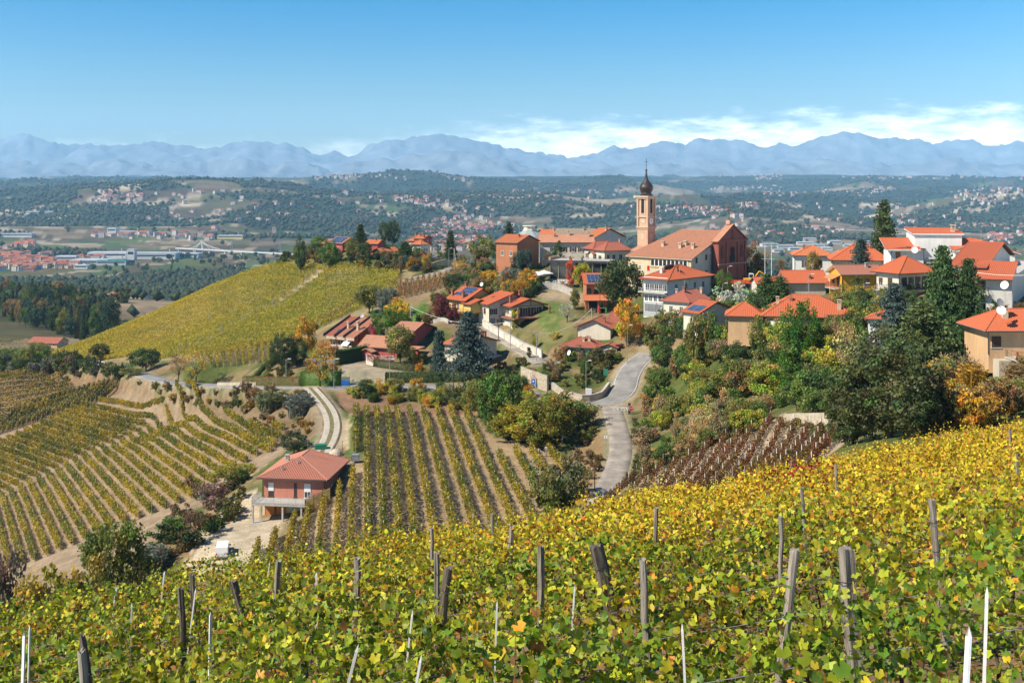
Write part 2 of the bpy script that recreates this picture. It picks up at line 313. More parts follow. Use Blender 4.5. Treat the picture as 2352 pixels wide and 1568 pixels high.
def farz(X,Y):
    u=X/Y*F+1176
    base=-188+0*X
    rise=np.interp(Y,[3200,4500,6000,8000,10500,13500,16000],[0,10,45,90,150,215,190])
    rough=np.interp(Y,[2600,3500,5000,8000,13000],[0,30,105,150,130])
    lf=fbm(X/2600+3.1,Y/1500+8.2,4,0.5)-0.5; mf=fbm(X/800+9,Y/620,4,0.55)-0.5
    rid=1-np.abs(2*fbm(X/1700+40,Y/1100+11,3,.45)-1)
    z=base+rise*.9+rough*(1.5*lf+0.9*mf)+rough*1.9*(rid-0.74)
    # a near wooded spur on the left, lower valley floor in the middle right
    sp=np.exp(-(((X+1500)/800)**2+((Y-5400)/900)**2))*75; z=z+sp
    sp=np.exp(-(((X-1700)/900)**2+((Y-4700)/500)**2))*45+np.exp(-(((X-3300)/1200)**2+((Y-5200)/1100)**2))*95; z=z+sp
    # crest of the last ridge, level with the eye
    crest=np.interp(u,[-600,0,300,640,900,1200,1500,1800,2100,2352,3000],[424,424,414,408,409,405,406,402,404,407,412])
    zc=-(crest-HZ)/F*13500
    k=np.exp(-((Y-13500)/1700)**2); z=z*(1-k)+(zc+ (fbm(X/350,Y/400,4)-0.5)*42-8)*k
    return z
NU,UMAX=370,0.60
us=np.linspace(-UMAX,UMAX,NU)
ys=[1.0]
while ys[-1]<17000:
    y=ys[-1]; ys.append(y*(1.035 if y<60 else 1.0125 if y<700 else 1.016))
ys=np.array(ys); NY=len(ys)
GX=(us[None,:]*ys[:,None]); GY=np.repeat(ys[:,None],NU,1)
near=ys<1900; GZ=np.zeros_like(GX)
zn=rbf(GX[near],GY[near]).reshape(-1,NU)
GZ[:]=farz(GX,GY)
wv=sstep(900,1850,GY[near]); GZ[near]=zn*(1-wv)+GZ[near]*wv
amp=np.interp(GY,[40,120,320,900,2000],[0.05,0.12,0.25,1.6,0]); GZ+=(fbm(GX/7,GY/7,4)-0.5)*amp
def hz(x,y):
    """height of the ground at (x,y), bilinear in the fan grid"""
    x=np.atleast_1d(np.asarray(x,float)); y=np.atleast_1d(np.asarray(y,float))
    u=(np.clip(x/y,-UMAX+1e-4,UMAX-1e-4)+UMAX)/(2*UMAX)*(NU-1); i=np.floor(u).astype(int); fu=u-i
    j=np.clip(np.searchsorted(ys,y)-1,0,NY-2); fv=(y-ys[j])/(ys[j+1]-ys[j])
    return (GZ[j,i]*(1-fu)+GZ[j,i+1]*fu)*(1-fv)+(GZ[j+1,i]*(1-fu)+GZ[j+1,i+1]*fu)*fv
def hit(dx,dy,ymin=100,ymax=16500):
    """first point of the ground along the line of sight through a picture point"""
    u=(dx-1176)/F; yy=ys[(ys>ymin)&(ys<ymax)]; 
    yy=np.sort(np.r_[yy,(yy[:-1]+yy[1:])/2]); z=hz(u*yy,yy); d=z+(dy-HZ)/F*yy
    k=np.argmax(d>=0)
    if d[k]<0: k=int(np.argmax(d)); return u*yy[k],yy[k],z[k]
    if k==0: return u*yy[0],yy[0],z[0]
    t=d[k-1]/(d[k-1]-d[k]); y=yy[k-1]+(yy[k]-yy[k-1])*t
    return u*y,y,float(hz(u*y,y)[0])
def flat(poly,width,zf=None,drop=0.07,soft=2.5):
    """level the ground under a road: poly = Nx3 centre line"""
    global GZ
    P=resample(poly,0.8); lo=P[:,:2].min(0)-width-soft; hi=P[:,:2].max(0)+width+soft
    m=(GX>lo[0])&(GX<hi[0])&(GY>lo[1])&(GY<hi[1]); idx=np.nonzero(m)
    q=np.c_[GX[idx],GY[idx]]
    for i in range(0,len(q),8000):
        s=slice(i,i+8000); d=np.sqrt(((q[s][:,None,:]-P[None,:,:2])**2).sum(-1)); k=d.argmin(1); dm=d[np.arange(len(k)),k]
        w=1-sstep(width/2+0.9,width/2+0.9+soft,dm); a=(idx[0][s],idx[1][s])
        GZ[a]=GZ[a]*(1-w)+(P[k,2]-drop)*w
def resample(P,step):
    P=np.asarray(P,float); d=np.r_[0,np.cumsum(np.linalg.norm(np.diff(P[:,:2],axis=0),axis=1))]
    n=max(2,int(d[-1]/step)+1); t=np.linspace(0,d[-1],n); return np.c_[[np.interp(t,d,P[:,k]) for k in range(P.shape[1])]].T
def smooth(P,it=2):
    P=np.asarray(P,float)
    for _ in range(it):
        Q=[P[0]]
        for a,b in zip(P[:-1],P[1:]): Q+= [a*0.75+b*0.25,a*0.25+b*0.75]
        Q.append(P[-1]); P=np.array(Q)
    return P
# roads as centre lines of picture point + distance
ROADS={}
def road(name,pts,width,soft=2.5):
    P=smooth([W(*p) for p in pts]); P=resample(P,1.5)
    for _ in range(8): P[1:-1,2]=(P[:-2,2]+2*P[1:-1,2]+P[2:,2])/4
    ROADS[name]=(P,width); flat(P,width,soft=soft); return P
road('lane',[(1372,1185,150),(1388,1140,162),(1402,1110,170),(1421,1063,183),(1427,1031,191),(1423,999,200),(1412,958,214),(1404,932,228)],3.7)
road('road',[(1250,912,235),(1330,926,229),(1385,930,229),(1420,915,233),(1436,890,237),(1440,866,242),(1458,836,248),(1490,812,253)],5.2)
road('valley_road',[(60,850,400),(240,832,372),(330,862,315),(400,881,290),(540,886,268),(640,888,255),(720,888,246),(900,887,245),(1050,887,245),(1170,893,241),(1250,912,235)],5.0)
road('track',[(712,890,244),(735,915,233),(757,945,222),(764,975,213),(758,1005,204),(738,1040,195)],3.6,1.5)
road('house_lane',[(1245,835,256),(1205,808,266),(1160,780,278),(1120,760,286),(1075,745,290),(1040,735,293)],4.0,1.5)
road('yard_lane',[(930,640,375),(990,632,385),(1040,615,398),(1090,600,405)],3.5)
# ---- ground colours: what grows or lies there
dX=GX/GY*F+1176; dY=HZ-GZ/GY*F
C=np.zeros((NY,NU,3))
n1=fbm(GX/9,GY/9,4)[...,None]; n2=fbm(GX/2.5+5,GY/2.5,3)[...,None]; n3=fbm(GX/60,GY/60,4)[...,None]
grass=np.array((0.085,0.105,0.028)); dry=np.array((0.22,0.155,0.08)); soil=np.array((0.26,0.19,0.12)); pale=np.array((0.44,0.36,0.25)); lush=np.array((0.06,0.14,0.02)); litter=np.array((0.18,0.115,0.06)); lawn=np.array((0.13,0.17,0.04))
C[:]=grass*(0.6+0.8*n2); t=sstep(0.42,0.62,n1); C=C*(1-t)+dry*(0.7+0.6*n2)*t
def inpoly(px,py,poly):
    c=np.zeros(px.shape,bool); n=len(poly)
    for i in range(n):
        x1,y1=poly[i]; x2,y2=poly[(i+1)%n]
        if y1==y2: continue
        c^=((y1>py)!=(y2>py))&(px<(x2-x1)*(py-y1)/(y2-y1)+x1)
    return c
def paint(poly,Y0,Y1,col,mixv=1.0,edge=6.0,nz=None):
    """lay a ground cover over the area seen within poly between two distances; ragged edge"""
    global C
    jx=dX+(n2[...,0]-0.5)*edge*2.2; jy=dY+(n1[...,0]-0.5)*edge
    m=inpoly(jx,jy,poly)&(GY>Y0)&(GY<Y1)
    k=m.astype(float)[...,None]*mixv
    if nz is not None: k=k*nz
    C=C*(1-k)+col*(0.72+0.56*n2)*k
paint([(-900,0),(3300,0),(3300,1700),(-900,1700)],0,100,np.array((0.23,0.155,0.09)))
paint([(-200,900),(260,900),(440,930),(660,1030),(560,1110),(440,1170),(350,1240),(40,1420),(-300,1420),(-300,950)],150,330,soil)
paint([(-200,830),(270,850),(290,900),(0,1000),(-200,1010)],300,420,np.array((0.2,0.13,0.075)))
paint([(810,930),(1070,930),(1130,1000),(1260,1030),(1320,1060),(1230,1220),(1000,1260),(620,1290),(680,1190),(800,1090)],110,236,np.array((0.31,0.225,0.13)))
paint([(800,955),(835,955),(835,1060),(790,1060)],180,236,lush*.85,0.7,edge=3)
paint([(772,965),(808,968),(800,1030),(756,1030)],180,225,np.array((0.42,0.33,0.2)),edge=2)
paint([(775,900),(860,905),(900,925),(1080,930),(1060,950),(820,955),(775,930)],205,250,np.array((0.23,0.14,0.085)))
paint([(300,880),(420,895),(690,900),(735,930),(760,980),(730,1030),(660,1030),(560,985),(440,935),(330,915)],205,325,np.array((0.20,0.135,0.08)),0.85)
paint([(560,1125),(600,1130),(596,1190),(660,1190),(640,1235),(600,1290),(430,1330),(420,1290),(500,1180)],140,184,pale,edge=3)
paint([(420,1290),(470,1230),(520,1160),(545,1130),(500,1180),(440,1290)],140,190,litter,0.8)
paint([(655,1190),(760,1110),(800,1070),(830,1090),(760,1160),(660,1260),(600,1290)],130,195,np.array((0.22,0.17,0.085)),0.8)
paint([(1340,990),(1390,990),(1385,1150),(1260,1150),(1290,1060)],150,215,np.array((0.26,0.16,0.085)),0.75)
paint([(1230,660),(1345,668),(1320,760),(1290,800),(1160,760),(1230,690)],250,310,np.array((0.17,0.15,0.06)),0.9)
paint([(1240,700),(1290,690),(1290,760),(1250,770)],250,310,lush*1.1,0.5,edge=26)
paint([(1230,668),(1350,672),(1340,700),(1250,690)],280,310,np.array((0.38,0.29,0.2)),0.7)
paint([(1360,935),(1470,820),(1460,900),(1440,960),(1380,1000)],190,268,np.array((0.25,0.2,0.11)),0.7)
paint([(1440,1120),(1800,950),(1960,1000),(1900,1050),(1600,1110),(1440,1140)],110,185,np.array((0.40,0.30,0.19)),0.95)
paint([(1780,965),(1900,985),(1930,1010),(1880,1000)],120,175,np.array((0.14,0.17,0.04)),0.9)
paint([(90,830),(640,600),(960,620),(900,700),(760,750),(640,800),(520,830)],290,500,np.array((0.25,0.20,0.09)),1.0)
paint([(476,776),(738,620),(752,622),(492,776)],320,470,pale*.85,1.0,3)
paint([(850,640),(1030,620),(1010,700),(900,720)],290,390,np.array((0.24,0.17,0.09)),0.9)
paint([(930,705),(985,695),(975,740),(925,755)],280,325,lush*1.2,0.8)
paint([(780,830),(900,840),(960,835),(960,880),(780,880)],240,275,np.array((0.4,0.34,0.25)),0.6)
for P,wd_ in ROADS.values():
    lo=P[:,:2].min(0)-6; hi=P[:,:2].max(0)+6; m=(GX>lo[0])&(GX<hi[0])&(GY>lo[1])&(GY<hi[1]); idx=np.nonzero(m); q=np.c_[GX[idx],GY[idx]]
    for i in range(0,len(q),8000):
        s=slice(i,i+8000); d=np.sqrt(((q[s][:,None,:]-P[None,:,:2])**2).sum(-1)).min(1); k=((1-sstep(wd_/2,wd_/2+1.6,d))*0.7)[:,None]
        a=(idx[0][s],idx[1][s]); C[a]=C[a]*(1-k)+np.array((0.36,0.30,0.2))*k
# far land: patchwork of fields, woods on the steeper and noisier ground
def fields(X,Y,cell,seed):
    r=np.random.default_rng(seed).random((4,1<<14)); x=X/cell; y=Y/(cell*1.3)
    # rotate the patchwork slowly so that the plots do not line up
    a=fbm(X/2500,Y/2500,2)*2.4; x,y=x*np.cos(a)-y*np.sin(a),x*np.sin(a)+y*np.cos(a)
    xi=np.floor(x).astype(int); yi=np.floor(y).astype(int); best=np.full(X.shape,9.9); bid=np.zeros(X.shape,int)
    for ox in (-1,0,1):
        for oy in (-1,0,1):
            h=((xi+ox)*7919^(yi+oy)*104729)&16383; d=np.maximum(np.abs(xi+ox+0.15+0.7*r[0][h]-x),np.abs(yi+oy+0.15+0.7*r[1][h]-y)); c=d<best; best=np.where(c,d,best); bid=np.where(c,h,bid)
    return bid,r,best
far=ys>480
FX,FY=GX[far],GY[far]; bid,r,best=fields(FX,FY,150,5)
pal=np.array([(0.12,0.11,0.055),(0.09,0.105,0.04),(0.105,0.14,0.04),(0.25,0.19,0.12),(0.15,0.11,0.065),(0.19,0.145,0.08),(0.085,0.13,0.045),(0.12,0.095,0.055),(0.13,0.12,0.05),(0.32,0.25,0.165)])
fc=pal[(r[2][bid]*len(pal)).astype(int)]*(0.8+0.4*r[3][bid])[...,None]
stripe=np.sin((FX*np.cos(r[3][bid]*6)+FY*np.sin(r[3][bid]*6))/3.0); fc=fc*(1+0.10*stripe*(FY<1800))[...,None]
gy_,gx_=np.gradient(GZ[far]); slope=np.abs(gx_)/(np.gradient(GX[far],axis=1)+1e-6)+np.abs(gy_)/(np.gradient(FY,axis=0)+1e-6)
def woodmask(X,Y):
    w=fbm(X/620+2,Y/480+7,4,0.55)+np.interp(Y,[500,1500,2600,4000,7000,12000],[-0.02,-0.06,-0.10,0.015,0.075,0.11])
    return w
wm=woodmask(FX,FY)+np.clip(slope-0.12,0,0.25)*0.25
wk=sstep(0.505,0.53,wm)[...,None]; wood=np.array((0.032,0.05,0.024))*(0.7+0.7*fbm(FX/45,FY/45,3))[...,None]
fc=fc*(1-wk)+wood*wk
trk=((best>0.47)&(wm<0.5)&(r[3][(bid+7)&16383]>0.55))[...,None]; fc=np.where(trk,np.array((0.42,0.34,0.24)),fc)
fc=fc*.78; k=sstep(480,640,FY)[...,None]; C[far]=C[far]*(1-k)+fc*k
# bare cuts in the left hills
cut=sstep(0.66,0.70,fbm(FX/300+50,FY/170+3,3))*sstep(3800,4600,FY)*(1-sstep(7000,9500,FY)); C[far]=C[far]*(1-cut[...,None])+np.array((0.46,0.37,0.26))*cut[...,None]
co=np.stack([GX,GY,GZ],-1).reshape(-1,3); I=np.arange(NY*NU).reshape(NY,NU)
q=np.stack([I[:-1,:-1],I[:-1,1:],I[1:,1:],I[1:,:-1]],-1)
jn=int(np.searchsorted(ys,600)); jm=int(np.searchsorted(ys,2400))
def sheet(name,a,b,mat):
    v0=a*NU; qq=q[a:b].reshape(-1,4)-v0; c=slice(v0,(b+1)*NU)
    o=big(name,co[c],qq,mat,col=C.reshape(-1,3)[c],smooth=True); o['kind']='structure'; return o
sheet('hillside_ground',0,jn,GROUND); sheet('valley_ground',jn,jm,HILLM); sheet('far_hills',jm,NY-1,HILLM)
# mountains: three ranges of ridged relief
def range_(name,prof,Y0,dep,seed,foot):
    nx,ny=420,46; xs=np.linspace(-0.66,0.66,nx); t=np.linspace(0,1,ny)
    px=xs*F+1176; top_=np.interp(px,[p[0] for p in prof],[p[1] for p in prof])
    top_=top_+(fbm(px/30+seed,px*0+seed,4,.6)-.5)*11-(1-np.abs(2*fbm(px/70+seed,px*0+3,3)-1)-.6)*6; Y=Y0+dep*t[:,None]+0*xs; X=xs*Y; zt=-(top_-HZ)/F*(Y0+dep*0.55)
    s=np.where(t<0.55,t/0.55,1-(t-0.55)/0.45*0.6)[:,None]
    rd=1-np.abs(2*fbm(X/1500+seed,Y/1700+seed,5,0.55)-1); rd2=1-np.abs(2*fbm(X/520+seed,Y/600,4,0.55)-1)
    Z=foot+(zt-foot)*s**0.85*(0.66+0.36*np.clip(rd*1.15,0,1))+(rd2-0.62)*260*s
    c=np.array((0.20,0.225,0.26))*(0.8+0.4*rd2)[...,None]; J=np.arange(nx*ny).reshape(ny,nx)
    o=big(name,np.stack([X,Y,Z],-1).reshape(-1,3),np.stack([J[:-1,:-1],J[:-1,1:],J[1:,1:],J[1:,:-1]],-1).reshape(-1,4),MTN,col=c.reshape(-1,3),smooth=True); o['kind']='structure'
range_('mountains',[(-600,340),(0,326),(60,318),(130,332),(200,324),(290,340),(380,326),(430,336),(500,343),(570,322),(650,333),(720,352),(800,346),(880,332),(960,318),(1040,319),(1100,336),(1180,350),(1300,362),(1400,346),(1480,334),(1560,328),(1650,318),(1735,333),(1830,336),(1900,320),(2000,312),(2100,327),(2200,333),(2352,334),(2900,330)],21500,3500,11.3,-150)
range_('foothills',[(-600,395),(0,378),(150,388),(300,372),(450,386),(600,376),(760,392),(900,370),(1040,356),(1150,372),(1300,392),(1450,388),(1600,372),(1760,384),(1900,376),(2050,388),(2200,374),(2352,386),(2900,380)],17500,2600,31.7,-190)
# ---------------------------------------------------------------- houses
class House: pass
_mc={}
def mcache(key,fn):
    if key not in _mc:
        o=fn(); _mc[key]=o.data; bpy.data.objects.remove(o)
    return _mc[key]
def inst(name,me,parent,loc,rz=0,mat=None):
    o=bpy.data.objects.new(name,me); link(o,parent); o.location=loc; o.rotation_euler=(0,0,rz); return o
def house(name,label,Lp,Np,Rp,Y,h,theta=None,cat='house',group=None):
    """eave points left, nearest, right (picture points of one height) -> frame with its origin under the nearest corner"""
    zE=-(Np[1]-HZ)/F*Y; XN=(Np[0]-1176)/F*Y
    if theta is None:
        ths=[];ws=[]
        for p,sg in ((Lp,'l'),(Rp,'r')):
            if p is None: continue
            y2=-zE*F/(p[1]-HZ); x2=(p[0]-1176)/F*y2; v=(x2-XN,y2-Y)
            a=math.atan2(-v[1],-v[0]) if sg=='l' else math.atan2(-v[0],v[1])
            ths.append(a); ws.append(abs(p[0]-Np[0]))
        th=sum(a*b for a,b in zip(ths,ws))/sum(ws)
    else: th=R(theta)
    c,s=math.cos(th),math.sin(th)
    def solve(p,vx,vy):   # length l so that N + l v projects on column p
        k=(p[0]-1176)/F; return (k*Y-XN)/(vx-k*vy)
    H=House(); H.w=abs(solve(Lp,-c,-s)) if Lp else 8; H.d=abs(solve(Rp,-s,c)) if Rp else 8
    H.w=min(max(H.w,2),40); H.d=min(max(H.d,2),40)
    H.h=h; H.th=th; H.root=thing(name,label,cat,(XN,Y,zE-h),th,group); H.o=(XN,Y,zE-h)
    return H
def hw(H,x,y,z):
    c,s=math.cos(H.th),math.sin(H.th); return (H.o[0]+c*x-s*y,H.o[1]+s*x+c*y,H.o[2]+z)
def roofblock(root,x0,x1,y0,y1,z,rise,axis,i0,i1,mat,thick=0.16,pitch=0.30,edge=None,tiles=True,ridge=0.5,name='roof',crest=0.055):
    """ridge along axis; i0,i1 = hip insets at its ends (0 = gable); ridge = where across the span the ridge lies"""
    T=(lambda a,b,c:(a,b,c)) if axis=='x' else (lambda a,b,c:(b,a,c))
    if axis=='x': a0,a1,b0,b1=x0,x1,y0,y1
    else: a0,a1,b0,b1=y0,y1,x0,x1
    bm=b0+(b1-b0)*ridge; zr=z+rise
    polys=[[(a0,b0,z),(a1,b0,z),(a1-i1,bm,zr),(a0+i0,bm,zr)],[(a1,b1,z),(a0,b1,z),(a0+i0,bm,zr),(a1-i1,bm,zr)]]
    if i0>0: polys.append([(a0,b1,z),(a0,b0,z),(a0+i0,bm,zr)])
    if i1>0: polys.append([(a1,b0,z),(a1,b1,z),(a1-i1,bm,zr)])
    if ridge>=0.999: polys=[polys[0]]
    elif ridge<=0.001: polys=[polys[1]]
    return slab_roof(root,[[T(*p) for p in q] for q in polys],mat,thick,pitch,edge,tiles,axis=='y',name,crest)
def slab_roof(root,polys,mat,thick,pitch,edge,tiles,flip,name='roof',crest=0.055):
    mb=MB(); ts=MB()
    for q in polys:
        q=[Vector(p) for p in (q[::-1] if flip else q)]
        if flip: q=[q[-1]]+q[:-1]; q=q[::-1]; q=[q[0]]+q[1:] if False else q
        nrm=(q[1]-q[0]).cross(q[2]-q[1]).normalized()
        if nrm.z<0: q=q[::-1]; nrm=-nrm
        # eave edge: the lowest horizontal edge
        k=min(range(len(q)),key=lambda i:q[i].z+q[(i+1)%len(q)].z); a,b=q[k],q[(k+1)%len(q)]
        e=(b-a).normalized(); up=nrm.cross(e).normalized()
        if up.z<0: up=-up
        uv=[((p-a).dot(e),(p-a).dot(up)) for p in q]
        mb.face(q,uv)
        lo=[p-Vector((0,0,thick)) for p in q]; mb.face(lo[::-1],m=1)
        for i in range(len(q)): j=(i+1)%len(q); mb.face([lo[i],lo[j],q[j],q[i]],m=1)
        if tiles:
            us_=[p[0] for p in uv]; n=max(1,int((max(us_)-min(us_))/pitch)); st=(max(us_)-min(us_))/n
            for c in range(n):
                uc=min(us_)+(c+0.5)*st
                def span(x):
                    vs=[]
                    for i in range(len(uv)):
                        (xa,va),(xb,vb)=uv[i],uv[(i+1)%len(uv)]
                        if (xa-x)*(xb-x)<=0 and abs(xb-xa)>1e-6: vs.append(va+(vb-va)*(x-xa)/(xb-xa))
                    return (min(vs),max(vs)) if len(vs)>1 else None
                s0=span(uc)
                if not s0 or s0[1]-s0[0]<0.15: continue
                P=lambda uu,vv,hh:a+e*uu+up*vv+nrm*hh
                v0,v1=s0[0]-0.04,s0[1]; w=st*0.34
                A,Bq=P(uc-w,v0,0.004),P(uc-w,v1,0.004); Cq,D=P(uc-w*0.45,v0,crest),P(uc-w*0.45,v1,crest); C2,D2=P(uc+w*0.45,v0,crest),P(uc+w*0.45,v1,crest); E,G=P(uc+w,v0,0.004),P(uc+w,v1,0.004)
                for qq,(ua,ub) in (([A,Cq,D,Bq],(uc-w,uc-w*.45)),([Cq,C2,D2,D],(uc-w*.45,uc+w*.45)),([C2,E,G,D2],(uc+w*.45,uc+w))):
                    ts.face(qq,[(ua,v0),(ub,v0),(ub,v1),(ua,v1)])
        # ridge and hip tiles
        for i in range(len(q)):
            p1,p2=q[i],q[(i+1)%len(q)]
            if i!=k and (p2-p1).length>0.4: ts.bar(p1+Vector((0,0,0.03)),p2+Vector((0,0,0.03)),0.10,n=5)
    r=mb.build(name,[mat,edge or BROWNW],root)
    if tiles:
        t=ts.build('roof_tiles',mat,r); t['kind']='stuff'
    return r
def wallblock(root,x0,x1,y0,y1,z0,z1,mat,gable=None,g=0.0,ridge=0.5,name='wall'):
    mb=MB()
    if gable=='x':
        ym=y0+(y1-y0)*ridge
        poly=[(y0,z0),(y1,z0),(y1,z1),(ym,z1+g),(y0,z1)]
        mb.face([(x1,y,z) for y,z in poly]); mb.face([(x0,y,z) for y,z in poly[::-1]])
        mb.face([(x0,y0,z0),(x1,y0,z0),(x1,y0,z1),(x0,y0,z1)]); mb.face([(x1,y1,z0),(x0,y1,z0),(x0,y1,z1),(x1,y1,z1)])
    elif gable=='y':
        xm=x0+(x1-x0)*ridge
        poly=[(x0,z0),(x1,z0),(x1,z1),(xm,z1+g),(x0,z1)]
        mb.face([(x,y0,z) for x,z in poly]); mb.face([(x,y1,z) for x,z in poly[::-1]])
        mb.face([(x1,y0,z0),(x1,y1,z0),(x1,y1,z1),(x1,y0,z1)]); mb.face([(x0,y1,z0),(x0,y0,z0),(x0,y0,z1),(x0,y1,z1)])
    else: mb.box(x0,x1,y0,y1,z0,z1)
    return mb.build(name,mat,root)
def body(H,x0,x1,y0,y1,z0,h,rt,rise,wm,rm,over=0.6,edge=None,pitch=0.33,i0=None,i1=None,tiles=True,ridge=0.5,found=2.5,thick=0.16,crest=.055):
    """walls and roof over an eave rectangle (overhang included); rt: gx gy hx hy"""
    root=H.root; ax=rt[1]; hip=rt[0]=='h'
    span=(y1-y0) if ax=='x' else (x1-x0); half=span/2
    dfl=half if hip else 0
    L=(x1-x0) if ax=='x' else (y1-y0)
    a=dfl if i0 is None else i0; b=dfl if i1 is None else i1
    if a+b>L-0.2: k=(L-0.2)/(a+b); a*=k; b*=k
    sl=rise/(span*max(ridge,1-ridge)) if 0<ridge<1 else rise/span
    o=over; wz=z0+h-thick+sl*o-0.01
    gg=None; gh=0
    if a==0 or b==0:
        gg=ax; gh=(rise)*(1-o/half)-0.02
    wallblock(root,x0+o,x1-o,y0+o,y1-o,z0-found,wz,wm,gg,gh,ridge)
    r=roofblock(root,x0,x1,y0,y1,z0+h,rise,ax,a,b,rm,thick,pitch,edge,tiles,ridge,crest=crest)
    # gutters along the eaves, each a part
    e=z0+h-0.10; G=[]
    if ax=='x' or hip: G+=[((x0,y0-0.05,e),(x1,y0-0.05,e)),((x0,y1+0.05,e),(x1,y1+0.05,e))]
    if ax=='y' or hip: G+=[((x1+0.05,y0,e),(x1+0.05,y1,e)),((x0-0.05,y0,e),(x0-0.05,y1,e))]
    for ga,gb in G: MB().bar(ga,gb,0.07,n=5).build('gutter',STEELD,root)
    for px,py in ((x1-o+0.07,y0+o-0.07),(x0+o-0.07,y0+o-0.07)): MB().bar((px,py,z0),(px,py,z0+h-0.1),0.05,n=5).build('downpipe',STEELD,root)
    if tiles and (x1-x0)>6 and (y1-y0)>6:
        ar=random.Random(int(x0*97+y1*31+h*7)); axx,ayy=((x0+x1)/2+ar.uniform(-1,1),y0+(y1-y0)*ridge); zt_=z0+h+rise-.15
        an=MB().bar((axx,ayy,zt_),(axx,ayy,zt_+2.3),.03,n=4)
        for zz in (1.5,1.9,2.2): an.bar((axx-.5,ayy,zt_+zz),(axx+.5,ayy,zt_+zz),.018,n=3)
        an.build('antenna',METAL,root)
        if ar.random()<.6: chimney(root,x0+(x1-x0)*ar.choice((.3,.7)),y0+(y1-y0)*.36,z0+h+rise*.55,1.3,ar.choice((BRICK,CONC)),.5)
    B=House(); B.x0,B.x1,B.y0,B.y1,B.z0,B.h=x0+o,x1-o,y0+o,y1-o,z0,h; B.root=root; B.top=z0+h+rise; return B
def _win(w,h,mat,fr=0.06):
    mb=MB(); mb.box(-w/2-0.1,w/2+0.1,-0.10,0,-0.08,0)          # sill
    for x0,x1,z0,z1 in ((-w/2,-w/2+fr,0,h),(w/2-fr,w/2,0,h),(-w/2+fr,w/2-fr,0,fr),(-w/2+fr,w/2-fr,h-fr,h),(-fr/2,fr/2,fr,h-fr)): mb.box(x0,x1,-0.05,0.0,z0,z1)
    return mb.build('window',mat)
def _pane(w,h): return MB().box(-w/2+0.03,w/2-0.03,-0.022,-0.004,0.03,h-0.03).build('pane',GLASS)
def _shut(w,h,mat):
    mb=MB(); mb.box(-w/2,w/2,-0.05,0,0,h)
    n=max(3,int(h/0.25))
    for k in range(n): z=h*(k+0.5)/n; mb.box(-w/2+0.05,w/2-0.05,-0.075,-0.05,z-0.06,z+0.06)
    return mb.build('shutter',mat)
def win(B,face,u,z,w=0.95,h=1.35,kind='',frame=None,sh=None):
    """u: 0..1 across the face as seen from outside, z above the block's floor"""
    frame=frame or WHITE; sh=sh or BROWNW
    if face=='F': loc=(B.x0+(B.x1-B.x0)*u,B.y0,B.z0+z); rz=0
    elif face=='R': loc=(B.x1,B.y0+(B.y1-B.y0)*u,B.z0+z); rz=R(90)
    elif face=='L': loc=(B.x0,B.y1-(B.y1-B.y0)*u,B.z0+z); rz=R(-90)
    c,s=math.cos(rz),math.sin(rz); off=0.004
    loc=(loc[0]+s*off,loc[1]-c*off,loc[2])
    if kind in ('door','garage'):
        me=mcache(('d',w,h,sh.name,kind),lambda:MB().box(-w/2,w/2,-0.05,0,0,h).box(-w/2-0.08,-w/2,-0.08,0,0,h+0.08).box(w/2,w/2+0.08,-0.08,0,0,h+0.08).box(-w/2,w/2,-0.08,0,h,h+0.08).box(-w/2+w*.1,-w*.03,-0.07,-0.05,h*.08,h*.45).box(w*.03,w/2-w*.1,-0.07,-0.05,h*.08,h*.45).box(-w/2+w*.1,-w*.03,-0.07,-0.05,h*.53,h*.92).box(w*.03,w/2-w*.1,-0.07,-0.05,h*.53,h*.92).build('door',sh))
        return inst('garage_door' if kind=='garage' else 'door',me,B.root,loc,rz)
    o=inst('window',mcache(('w',w,h,frame.name),lambda:_win(w,h,frame)),B.root,loc,rz)
    inst('pane',mcache(('p',w,h),lambda:_pane(w,h)),o,(0,0,0))
    if 's' in kind:
        me=mcache(('s',w/2,h,sh.name),lambda:_shut(w/2,h,sh)); inst('shutter',me,o,(-w*0.77,0,0)); inst('shutter',me,o,(w*0.77,0,0))
    if 'c' in kind:
        me=mcache(('s',w/2-0.02,h,sh.name),lambda:_shut(w/2-0.02,h,sh)); inst('shutter',me,o,(-w*0.25,-0.055,0)); inst('shutter',me,o,(w*0.25,-0.055,0))
    if 'r' in kind:      # roller blind let halfway down
        me=mcache(('r',w,h,sh.name),lambda:MB().box(-w/2,w/2,-0.07,-0.052,h*0.42,h).build('blind',sh)); inst('roller_blind',me,o,(0,0,0))
    return o
def chimney(root,x,y,z,h=1.3,mat=None,w=0.55):
    mat=mat or BRICK
    me=mcache(('ch',h,w,mat.name),lambda:MB().box(-w/2,w/2,-w/2,w/2,-1.0,h*0.62).box(-w*.62,w*.62,-w*.62,w*.62,h*.62,h*.70).box(-w*.45,-w*.25,-w*.45,w*.45,h*.70,h*.9).box(w*.25,w*.45,-w*.45,w*.45,h*.70,h*.9).box(-w*.66,w*.66,-w*.66,w*.66,h*.9,h).build('chimney',mat))
    return inst('chimney',me,root,(x,y,z))
def rail(root,pts,h=1.0,mat=None,step=0.14,r=0.014,name='railing'):
    mb=MB(); mat=mat or STEELD
    for a,b in zip(pts[:-1],pts[1:]):
        a=Vector(a); b=Vector(b); n=max(1,int((b-a).length/step)); U=Vector((0,0,h))
        mb.bar(a+U,b+U,0.03,n=4); mb.bar(a+U*0.08,b+U*0.08,0.02,n=4)
        for k in range(n+1):
            p=a+(b-a)*(k/n); mb.bar(p,p+U,r*(2.2 if k%8==0 else 1),n=3,cap=False)
    return mb.build(name,mat,root)
